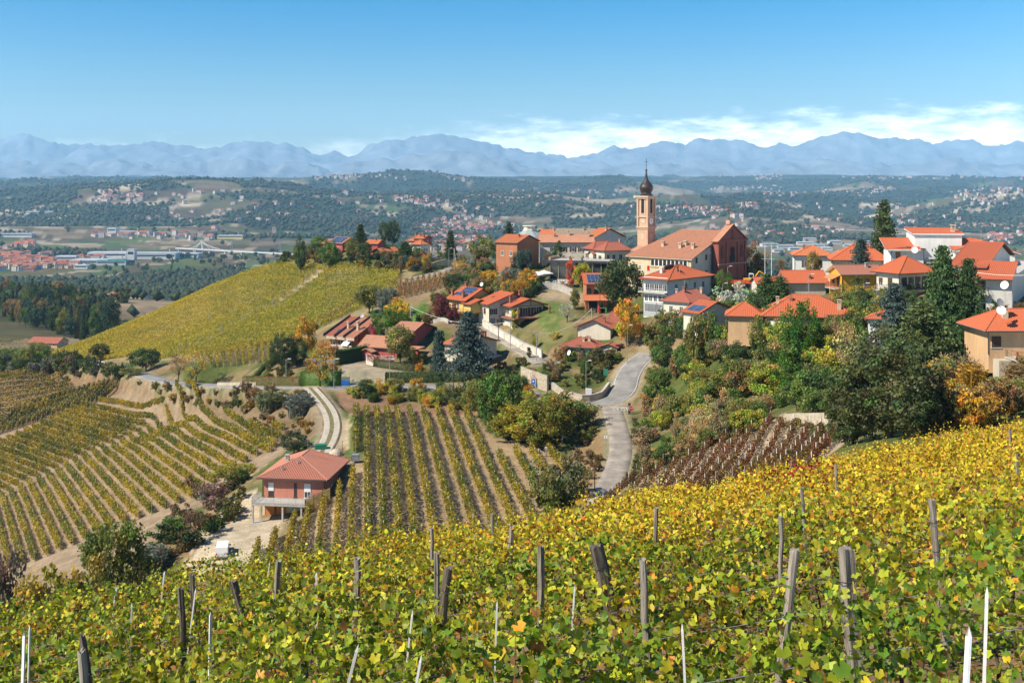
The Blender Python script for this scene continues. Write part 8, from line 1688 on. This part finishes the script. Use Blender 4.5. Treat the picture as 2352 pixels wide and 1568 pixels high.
# ---- restaurant terrace furniture
for k,(dx,dy) in enumerate(((1233,640),(1250,642))):
    x,y=W(dx,dy,312)[:2]; z=float(hz(x,y)[0]); o=thing('parasol',('left','right')[k]+' big white square parasol beside the glazed pavilion','parasol',(x,y,z),R(20+k*15)); MB().bar((0,0,0),(0,0,3.2),.05,n=6).build('pole',METAL,o)
    c=MB()
    for a in range(4): t0,t1=math.pi/4+a*math.pi/2,math.pi/4+(a+1)*math.pi/2; c.face([(2.6*math.cos(t0),2.6*math.sin(t0),2.5),(2.6*math.cos(t1),2.6*math.sin(t1),2.5),(0,0,3.4)]).face([(2.6*math.cos(t0),2.6*math.sin(t0),2.3),(2.6*math.cos(t1),2.6*math.sin(t1),2.3),(2.6*math.cos(t1),2.6*math.sin(t1),2.5),(2.6*math.cos(t0),2.6*math.sin(t0),2.5)])
    c.build('canopy',WHITE,o)
proto_t=None
for k in range(9):
    dx=1243+k*8; x,y=W(dx,648,309)[:2]; y+=-(k%2)*2.0; z=float(hz(x,y)[0])
    if proto_t is None:
        proto_t=thing('terrace_table','white table set on the restaurant terrace','table',(x,y,z),0,'white tables on the restaurant terrace'); MB().lathe([(0,.72),(.55,.72),(.55,.76),(0,.76)],10).build('tabletop',WHITE,proto_t); MB().bar((0,0,0),(0,0,.72),.05,n=5).build('leg',METAL,proto_t)
    else: dup(proto_t,(x,y,z))
proto_c=None
for k in range(16):
    dx=1242+k*4.6; x,y=W(dx,650,308)[:2]; y+=1.0-(k%3)*1.3; z=float(hz(x,y)[0])
    if proto_c is None:
        proto_c=thing('terrace_chair','white chair on the restaurant terrace','chair',(x,y,z),0,'white chairs on the restaurant terrace'); MB().box(-.22,.22,-.22,.22,.42,.46).build('seat',WHITE,proto_c); MB().box(-.22,.22,.2,.24,.46,.9).build('backrest',WHITE,proto_c)
        for a in (-.19,.19):
            for b in (-.19,.19): MB().bar((a,b,0),(a,b,.42),.02,n=4).build('leg',WHITE,proto_c)
    else: dup(proto_c,(x,y,z),R(40*k))
rl=thing('terrace_fence','dark railing along the restaurant terrace wall','fence',tuple(W(1242,652,306))); rail(rl,[(0,0,-.6),(4.2,-1.4,-.9),(8.4,-4.6,-1.0)],1.0,STEELD,.3)
# ---- pool
WATER=plain('pool_water',(.03,.33,.46),.06,.1,.5,0,0,.7); x,y=W(746,829,273)[:2]; z=float(hz(x,y)[0])
o=thing('swimming_pool','small blue swimming pool with tiled rim by the thin yellow tree','pool',(x,y,z+.12),R(-12)); MB().box(-4.2,4.2,-2.6,2.6,-.4,.12).build('rim',BRICK,o); MB().box(-3.4,3.4,-1.9,1.9,-.3,.135).build('water',WATER,o)
for k in range(4):
    c=dup(proto_c,(x-2+k*1.1,y+3.3,z+.25),R(30*k),label='white plastic chair beside the swimming pool'); c['group']='white chairs by the pool'
# ---- people in the vines
def person(label,loc,pts,rad,shirt,trousers,zs=(.85,1.42),rz=0,hat=None):
    me=bpy.data.meshes.new('body'); ed=[(0,1),(1,2),(2,3),(3,4),(2,5),(5,6),(6,7),(2,8),(8,9),(9,10),(0,11),(11,12),(12,13),(13,14),(0,15),(15,16),(16,17),(17,18)]
    me.from_pydata(pts,ed,[]); o=bpy.data.objects.new('person',me); link(o); sm=o.modifiers.new('skin','SKIN'); 
    for i,v in enumerate(me.skin_vertices[0].data): v.radius=(rad[i],rad[i]); v.use_root=(i==0)
    ss=o.modifiers.new('sub','SUBSURF'); ss.levels=1; ss.render_levels=2
    m,N,L=newmat('clothes'); out_=nd(N,'ShaderNodeOutputMaterial'); p=nd(N,'ShaderNodeBsdfPrincipled',inp={'Roughness':.85}); tc=nd(N,'ShaderNodeTexCoord'); sp=nd(N,'ShaderNodeSeparateXYZ'); L.new(tc.outputs['Object'],sp.inputs[0]); cr=nd(N,'ShaderNodeValToRGB'); cr.color_ramp.interpolation='CONSTANT'; mr=nd(N,'ShaderNodeMapRange',inp={1:0,2:1.8}); L.new(sp.outputs[2],mr.inputs[0]); L.new(mr.outputs[0],cr.inputs[0])
    e=cr.color_ramp.elements; e[0].color=(.05,.04,.03,1); e[1].position=.06; e[1].color=(*trousers,1); a=e.new(zs[0]/1.8); a.color=(*shirt,1); a=e.new(zs[1]/1.8); a.color=(.42,.25,.17,1); L.new(cr.outputs[0],p.inputs['Base Color']); L.new(p.outputs[0],out_.inputs[0]); me.materials.append(m)
    o.location=loc; o.rotation_euler=(0,0,rz); o.scale=(1.08,)*3; tag(o,label,'person')
    hd=pts[4]; h=MB().lathe([(0,.115),(.09,.09),(.115,.02),(.105,-.03)],10).build('hat' if hat else 'hair',plain('straw_hat',(.55,.45,.3)) if hat else DARK,o); h.location=(hd[0],hd[1],hd[2]+.02)
    if hat: MB().lathe([(.1,.0),(.2,-.01),(.2,.005),(.1,.02)],12).build('hat_brim',MATS['straw_hat'],h)
    return o
def fig(lean=0.0,arm=.5,step=.1,sq=0.0):
    """standing figure about 1.7 m; lean forward along -y"""
    s=math.sin(lean); c=math.cos(lean); hp=(0,0,.92-sq); up=lambda d:(0,-s*d,hp[2]+c*d)
    ch=up(.30); sh=up(.50); nk=up(.60); hd=up(.74); P=[hp,ch,sh,nk,hd]
    for sg in (-1,1):
        a=(sg*.19,sh[1],sh[2]-.02); b=(sg*.24,sh[1]-.12-.1*arm,sh[2]-.28+.1*arm); h=(sg*.17,sh[1]-.36-.1*arm,sh[2]-.34+.42*arm); P+=[a,b,h]
    for sg in (-1,1):
        P+=[(sg*.10,0,hp[2]-.08),(sg*.11,-sg*step*.5-.05-sq*.8,.48-sq*.35),(sg*.11,-sg*step+.02,.08),(sg*.115,-sg*step-.14,.03)]
    return P
RAD=[.125,.13,.14,.055,.105]+[.06,.045,.042]*2+[.088,.068,.048,.035]*2
for lb,dx,dyb,sh_,tr_,kw,hat,rz in (('person in white shirt bending over a vine row end',1237,1048,(.62,.62,.60),(.10,.12,.2),dict(lean=.7,arm=.1,sq=.1),None,20),('person in grey clothes standing between the vine rows',1255,1047,(.34,.33,.33),(.22,.21,.21),dict(lean=.1,arm=.3,step=.06),None,-30),('person in white top and pale hat reaching up on the bank',1292,1021,(.66,.65,.62),(.16,.12,.09),dict(lean=.15,arm=1.1,step=.16),True,60)):
    x,y,z=hit(dx,dyb,150); person(lb,(x,y,z+.02),fig(**kw),RAD,sh_,tr_,(.86,1.46) if not kw.get('lean')==.7 else (.80,1.30),R(rz),hat)
# ---- yard odds and ends
x,y,z=hit(816,1062,160); o=thing('water_tank','grey plastic water tank on a stand at the vine row end','tank',(x,y,z)); MB().box(-.55,.55,-.5,.5,.35,1.35).build('tank',METAL,o); rail(o,[(-.58,-.53,.35),(.58,-.53,.35),(.58,.53,.35)],1.0,METAL,.28,name='cage'); 
for a in (-.45,.45): MB().bar((a,0,-.5),(a,0,.35),.05,n=5).build('leg',CONC,o)
x,y,z=hit(771,1046,185); o=MB().lathe([(1.25,-.2),(1.2,.3),(.95,.75),(.5,1.05),(0,1.15)],16).build('stone_dome',STONE,loc=(x,y,z),smooth=True); tag(o,'low round stone dome behind the farmhouse roof','dome')
x,y,z=hit(737,1033,185); o=MB().box(-1.0,1.0,-.05,.05,0,.9).box(-1.0,1.0,.05,1.2,.85,.9).build('green_cover',GREENP,loc=(x,y,z),rz=R(15)); tag(o,'teal green sheet over a bin at the end of the track','cover')
x,y,z=hit(1391,868,210); o=thing('green_board','green folded table leaning in the corner garden','board',(x,y,z),R(-20)); MB().box(-.5,.5,-.03,.03,.1,2.0).build('top',plain('dark_green_board',(.03,.17,.10)),o); 
for s in (-.4,.4): MB().bar((s,0,1.4),(s,.6,0),.025,n=4).build('leg',METAL,o)
for dx,dy,c,lb in ((1382,712,REDP,'red waste container beside the arched window house'),(1386,718,plain('green_bin',(.05,.28,.08)),'green waste container in front of the red one')):
    x,y=W(dx,dy,287)[:2]; z=float(hz(x,y)[0]); o=thing('waste_container',lb,'container',(x,y,z)); MB().prism([(-.75,.2),(.75,.2),(.85,1.15),(-.85,1.15)],-.5,.5).build('body',c,o); MB().prism([(-.88,1.16),(.88,1.16),(.7,1.35),(-.7,1.35)],-.52,.52).build('lid',c,o)
    for s in (-.6,.6): w=MB().lathe([(0,0),(.12,0),(.12,.06),(0,.06)],8).build('wheel',BLACK,o); w.location=(s,-.5,.1); w.rotation_euler=(R(90),0,0)
x,y,z=hit(1352,905,215); o=MB().prism([(-.6,0),(.6,0),(.6,1.1),(-.6,1.25)],-.4,.4).build('white_tank',SWH,loc=(x,y,z)); tag(o,'white boxy tank at the edge of the junction garden','tank')
# grey metal shed by the yellow solar house
x,y=W(1040,668,296)[:2]; z=float(hz(x,y)[0]); o=thing('garden_shed','small dark wooden shed left of the yellow solar house','shed',(x,y,z),R(-20)); MB().box(-1.8,1.8,-1.2,1.2,-.5,2.0).build('wall',BROWNW,o); MB().face([(-2,-1.5,2.0),(2,-1.5,2.0),(2,1.5,2.5),(-2,1.5,2.5)]).face([(-2,1.5,2.4),(2,1.5,2.4),(2,-1.5,1.9),(-2,-1.5,1.9)]).build('roof',CONC,o)
x,y=W(1385,533,366)[:2]
# domed grey church roof behind the brick house
x,y,z=W(1216,548,372); o=thing('grey_roof_tower','grey lead roof with pale balustrade behind the palm','tower',(x,y,z-6),R(20)); MB().box(-4,4,-4,4,-6,6).build('wall',Wpale,o); MB().lathe([(6.2,5.9),(4.6,7.2),(2.6,8.4),(2.2,8.6),(0,8.6)],8).build('roof',plain('lead_roof',(.30,.36,.36),.6,.15),o); MB().lathe([(2.3,8.6),(2.3,8.9),(2.0,8.95),(2.0,10.0),(2.4,10.05),(2.4,10.3),(0,10.3)],8).build('lantern',Wpale,o)
for s in (-5.6,5.6): MB().box(s-.45,s+.45,-.45,.45,5,8.2).box(s-.6,s+.6,-.6,.6,8.2,8.5).build('pinnacle',Wpale,o)
# ---------------------------------------------------------------- far valley: houses, sheds, bridge
HW_=[wall_mat('far_white',(.58,.55,.50)),wall_mat('far_cream',(.62,.52,.38)),wall_mat('far_peach',(.60,.38,.26))]; HR2=[plain('far_red_roof',(.42,.12,.06),.8,.2,.2),plain('far_brown_roof',(.34,.14,.09),.8,.2,.2)]
def fh(w,d,h,rf,hip): 
    mb=MB(); mb.box(-w/2,w/2,-d/2,d/2,-4,h); a,b=w/2+.5,d/2+.5; i=b if hip else 0
    mb.face([(-a,-b,h),(a,-b,h),(a-i,0,h+rf),(-a+i,0,h+rf)],m=1).face([(a,b,h),(-a,b,h),(-a+i,0,h+rf),(a-i,0,h+rf)],m=1)
    mb.face([(a,-b,h),(a,b,h),(a-i,0,h+rf)],m=1 if hip else 0).face([(-a,b,h),(-a,-b,h),(-a+i,0,h+rf)],m=1 if hip else 0)
    for k in range(int(w/3)):
        for zz in np.arange(1.2,h-1.2,2.9): x=-w/2+1.5+3*k; mb.face([(x-.5,-d/2-.05,zz),(x+.5,-d/2-.05,zz),(x+.5,-d/2-.05,zz+1.4),(x-.5,-d/2-.05,zz+1.4)],m=2)
    return mb
FHM=[]
for k in range(12):
    rs=random.Random(k); mb=fh(rs.uniform(9,18),rs.uniform(8,12),rs.choice([5,6,8,9,12 if k%5==0 else 6]),rs.uniform(1.8,3),k%2==0); o=mb.build('distant_house',[HW_[k%3],HR2[k%2],DARK]); FHM.append(o.data); bpy.data.objects.remove(o)
CL=[('left valley town',(0,588),(110,622),150,.5),('left valley town',(0,575),(40,600),30,.3),('left valley town',(110,590),(230,616),60,.3),('town across the valley plain',(970,522),(1110,575),170,.6),('town across the valley plain',(1000,505),(1180,530),70,.4),('village in the middle hills',(1480,478),(1700,502),90,.5),('village in the middle hills',(1700,470),(1760,480),24,.4),('hilltop village on the far left ridge',(205,442),(320,462),60,.4),('village on the far left plain',(0,560),(70,572),40,.3),('village beyond the factory',(220,538),(480,552),70,.4),('ridge village behind the tower',(1580,398),(1790,412),46,.4),('village below the ridge',(1640,424),(1790,436),36,.4),('ridge hamlets on the left',(600,404),(1060,420),50,.5),('village on the right hills',(2190,432),(2352,470),90,.5),('hamlets on the right',(1980,425),(2060,442),24,.4),('hamlets on the right',(1760,440),(2000,470),30,.5),('hamlets in the middle',(880,455),(1040,475),44,.5),('scattered farms',(300,440),(900,530),80,.8),('scattered farms',(1050,440),(1480,520),70,.8),('scattered farms',(1700,470),(2352,540),70,.8),('houses below the conifer',(1640,520),(2020,552),50,.6),('town at the right edge',(2270,520),(2352,560),50,.5),('ridge hamlets on the right',(1840,398),(2352,412),50,.6)]
rs=np.random.default_rng(99); allh=[]
for nm,a,b,n,sp in CL:
    cx=rs.uniform(a[0],b[0],max(2,n//9)); cy_=rs.uniform(a[1],b[1],max(2,n//9))
    for k in range(n):
        i=rs.integers(len(cx)); dx=np.clip(cx[i]+rs.normal(0,(b[0]-a[0])*.10+3),a[0]-4,b[0]+4); dy=np.clip(cy_[i]+rs.normal(0,(b[1]-a[1])*.14+.8),a[1],b[1]); x,y,z=hit(dx,dy,1500,15500); allh.append((y,x,z,nm,rs.integers(12),rs.uniform(-.6,.6)))
allh.sort(key=lambda t:t[0]); 
for y,x,z,nm,k,rz in allh[:270]:
    o=bpy.data.objects.new('distant_house',FHM[k]); link(o); o.location=(x,y,z); o.rotation_euler=(0,0,rz); o.scale=(1.15,)*3; zone=['white','cream','peach'][k%3]+' house with '+('hipped' if k%2==0 else 'gabled')+' roof, '+('front' if y<2750 else 'middle' if y<3100 else 'back')+' of the '+nm; tag(o,zone,'house',f'houses of the {nm}')
def merge(items,name):
    """the many houses too small to tell apart, joined"""
    buckets={}
    V=[];Fc=[];Mi=[]
    off=0
    for y,x,z,nm,k,rz in items:
        me=FHM[k]; v=np.array([p.co[:] for p in me.vertices])*(1.2 if y<8000 else 1.5); c,s=math.cos(rz),math.sin(rz); V.append(np.c_[v[:,0]*c-v[:,1]*s+x,v[:,0]*s+v[:,1]*c+y,v[:,2]+z])
        for p in me.polygons: Fc.append([i+off for i in p.vertices]); Mi.append(p.material_index)
        off+=len(v)
    me=bpy.data.meshes.new(name); me.from_pydata(np.concatenate(V).tolist(),[],Fc); 
    for m in (HW_[0],HR2[0],DARK): me.materials.append(m)
    me.polygons.foreach_set('material_index',np.array(Mi,dtype=np.int32)); o=bpy.data.objects.new(name,me); link(o); o['kind']='stuff'; return o
merge(allh[270:],'far_off_villages')
# factory and trading estate sheds
SHED=[plain('shed_white',(.60,.60,.60),.6,.08,.05),plain('shed_grey',(.48,.51,.54),.6,.1,.05),plain('shed_green_roof',(.05,.30,.24),.6,.1,.05),plain('shed_roof_pale',(.58,.60,.62),.6,.1,.05)]
def shed(label,group,dx,dy,w,d,h,wm,rm,rz=0):
    w*=.72; h*=.75; d*=.8; x,y,z=hit(dx,dy,1400,6000); o=thing('factory_shed',label,'factory',(x,y,z),rz,group); MB().box(-w/2,w/2,0,d,-3,h).build('wall',wm,o); r=MB().box(-w/2-.5,w/2+.5,-.5,d+.5,h,h+.8)
    for k in range(int(d/14)): r.box(-w/2+2,w/2-2,4+k*14,8+k*14,h+.8,h+2.2)
    r.build('roof',rm,o); st=MB().box(-w/2+2,w/2-2,-.12,-.02,h*.55,h*.8).build('window_strip',GLASS,o)
    if w>60: MB().bar((w*.3,d*.5,h),(w*.3,d*.5,h+10),1.2,n=8).build('chimney',SHED[1],o)
    return o
shed('long white factory hall with strip windows left of the green roof','factory halls in the valley',205,610,110,60,15,SHED[0],SHED[3],R(3)); shed('tall white factory tower block','factory halls in the valley',300,598,24,24,34,SHED[0],SHED[1]); shed('factory hall with green roof','factory halls in the valley',255,610,90,40,14,SHED[1],SHED[2]); shed('wide grey factory hall behind the green roof','factory halls in the valley',350,596,150,80,18,SHED[0],SHED[1],R(2)); shed('grey hall beside the town houses','factory halls in the valley',150,600,70,50,14,SHED[1],SHED[3]); shed('low grey hall at the right end of the factory','factory halls in the valley',425,592,90,50,13,SHED[1],SHED[3]); shed('pale hall behind the long white factory hall','factory halls in the valley',245,594,130,60,18,SHED[0],SHED[3]); shed('small white hall in front of the factory','factory halls in the valley',185,618,40,30,10,SHED[0],SHED[3])
shed('yellow office block beyond the bridge','sheds beyond the river',528,549,110,26,14,plain('far_yellow',(.68,.55,.26)),SHED[3]); shed('white silo hall with blue stripe beyond the river','sheds beyond the river',256,537,40,30,24,SHED[0],SHED[1]); shed('long white shed beyond the river','sheds beyond the river',295,538,120,30,12,SHED[0],SHED[3]); shed('long pale shed on the far left plain','sheds beyond the river',30,545,160,40,14,SHED[0],SHED[1]); shed('white shed on the far left plain','sheds beyond the river',90,492,160,40,14,SHED[0],SHED[3])
rs=np.random.default_rng(12); q_=0
for dx,dy,w in ((1725,573,120),(1770,566,160),(1805,570,140),(1850,562,150),(1745,560,130),(1880,568,110),(1830,576,120),(1900,575,90),(1700,566,80),(1920,560,120),(1950,568,90),(1790,580,90),(1975,572,80),(1860,553,130),(1990,560,90)):
    q_+=1; shed(f'{["low white","pale grey","wide white","long grey"][q_%4]} trading estate hall {["behind the bare trees","right of the church","above the shuttered villa roof","below the solitary conifer"][min(3,int((dx-1690)/78))]}{", farther back" if dy<563 else ", nearer" if dy>573 else ""}','halls of the trading estate',dx,dy,w*.42,26,9,SHED[q_%2],SHED[3 if q_%3 else 1],R(rs.uniform(-8,8)))
# bridge with a leaning pylon
x0,y0,z0=W(440,577,3050); x1,y1,z1_=W(650,582,2850); bx_,by_,bz_=(x0+x1)/2,(y0+y1)/2,(z0+z1_)/2+4; o=thing('cable_stayed_bridge','white cable stayed motorway bridge with one leaning pylon','bridge',(bx_,by_,bz_),math.atan2(y1-y0,x1-x0)); Lb=math.hypot(x1-x0,y1-y0); MB().box(-Lb/2-60,Lb/2+120,-6,6,-2.5,0).build('deck',SHED[0],o)
px=-Lb/2+44; MB().bar((px+3,0,-12),(px-4,0,24),2.2,1.6,8).build('pylon',SHED[0],o)
for k in range(5): MB().bar((px-4,0,24-k*2.5),(px+30+14*k,0,0),.35,n=4).build('cable',SHED[0],o); MB().bar((px-4,0,24-k*2.5),(px-25-7*k,0,0),.35,n=4).build('cable',SHED[0],o)
for k in range(9): MB().box(-Lb/2-50+k*(Lb+150)/8-1.5,-Lb/2-50+k*(Lb+150)/8+1.5,-4,4,-22,-2.5).build('pier',SHED[0],o)
def pylon(label,dx,dyt,dyb,Y):
    x,y,z=W(dx,dyb,Y); h=(dyb-dyt)/F*Y; o=thing('power_pylon',label,'pylon',(x,y,z)); mb=MB()
    for a in (-1,1):
        for b in (-1,1): mb.bar((a*h*.09,b*h*.09,-4),(a*.6,b*.6,h),.25,n=4)
    mb.build('lattice_leg',METAL,o)
    for f in (.7,.82,.94): MB().bar((-h*.14,0,h*f),(h*.14,0,h*f),.3,n=4).build('crossarm',METAL,o)
pylon('steel power pylon beside the bridge',532,551,576,2700); pylon('steel power pylon right of the bridge',642,553,578,2600)
# ---- far woods: trees past counting, one object
rs=np.random.default_rng(21); n=230000; yy=np.exp(rs.uniform(math.log(800),math.log(11500),n)); uu=rs.uniform(-.50,.50,n); xx=uu*yy; mk=woodmask(xx,yy)
gx1=hz(xx+25,yy+0)-hz(xx-25,yy); gy1=hz(xx,yy+40)-hz(xx,yy-40); sl=np.abs(gx1)/50+np.abs(gy1)/80; wm2=mk+np.clip(sl-.12,0,.25)*.25
keep=(wm2>.513)|(rs.random(n)<.012)|((np.abs(wm2-.5)<.004)); keep&=~((yy>2300)&(yy<3300)&(xx<-500)&(xx>-1400)&(wm2<.56)); xx,yy,wm2=xx[keep],yy[keep],wm2[keep]; xx,yy=xx[:46000],yy[:46000]; n=len(xx); zz=hz(xx,yy)
hh=rs.uniform(9,17,n)*np.interp(yy,[800,3000,9000],[.75,1,1.35]); ww=hh*rs.uniform(.36,.62,n)*np.interp(yy,[800,3000,9000],[1,1.15,1.7])
ring=np.array([(math.cos(a),math.sin(a)) for a in(0.4,1.9,3.4,5.1)]); jit=rs.uniform(.7,1.3,(n,4)); mid=np.stack([xx[:,None]+ring[None,:,0]*ww[:,None]*jit,yy[:,None]+ring[None,:,1]*ww[:,None]*jit,np.repeat((zz+hh*.45)[:,None],4,1)+rs.normal(0,1.2,(n,4))],-1)
bot=np.stack([xx,yy,zz],-1)[:,None]; tip=np.stack([xx+rs.normal(0,.8,n),yy,zz+hh],-1)[:,None]; co=np.concatenate([mid,bot,tip],1).reshape(-1,3); tr=[]
for j in range(4): tr+=[((j+1)%4,j,4),(j,(j+1)%4,5)]
tr=(np.arange(n)*6)[:,None,None]+np.array(tr)[None]; base=np.where((rs.random(n)<.72)[:,None],np.array((.036,.055,.025)),np.where((rs.random(n)<.5)[:,None],np.array((.075,.06,.032)),np.array((.055,.07,.028)))); col=np.repeat(base*rs.uniform(.8,1.2,(n,1)),6,axis=0)
o=big('far_woods',co,tr.reshape(-1,3),NEEDLE,None,col,tris=True,smooth=True); o['kind']='stuff'
m,N_,L_=newmat('air'); o_=nd(N_,'ShaderNodeOutputMaterial'); pv=nd(N_,'ShaderNodeVolumePrincipled'); pv.inputs['Color'].default_value=(*HAZE_COL,1); pv.inputs['Density'].default_value=HAZE; L_.new(pv.outputs[0],o_.inputs['Volume'])
hb=MB().box(-18000,18000,-200,26500,min(float(GZ.min()),-330)-1,1350).build('haze',m); hb['kind']='stuff'
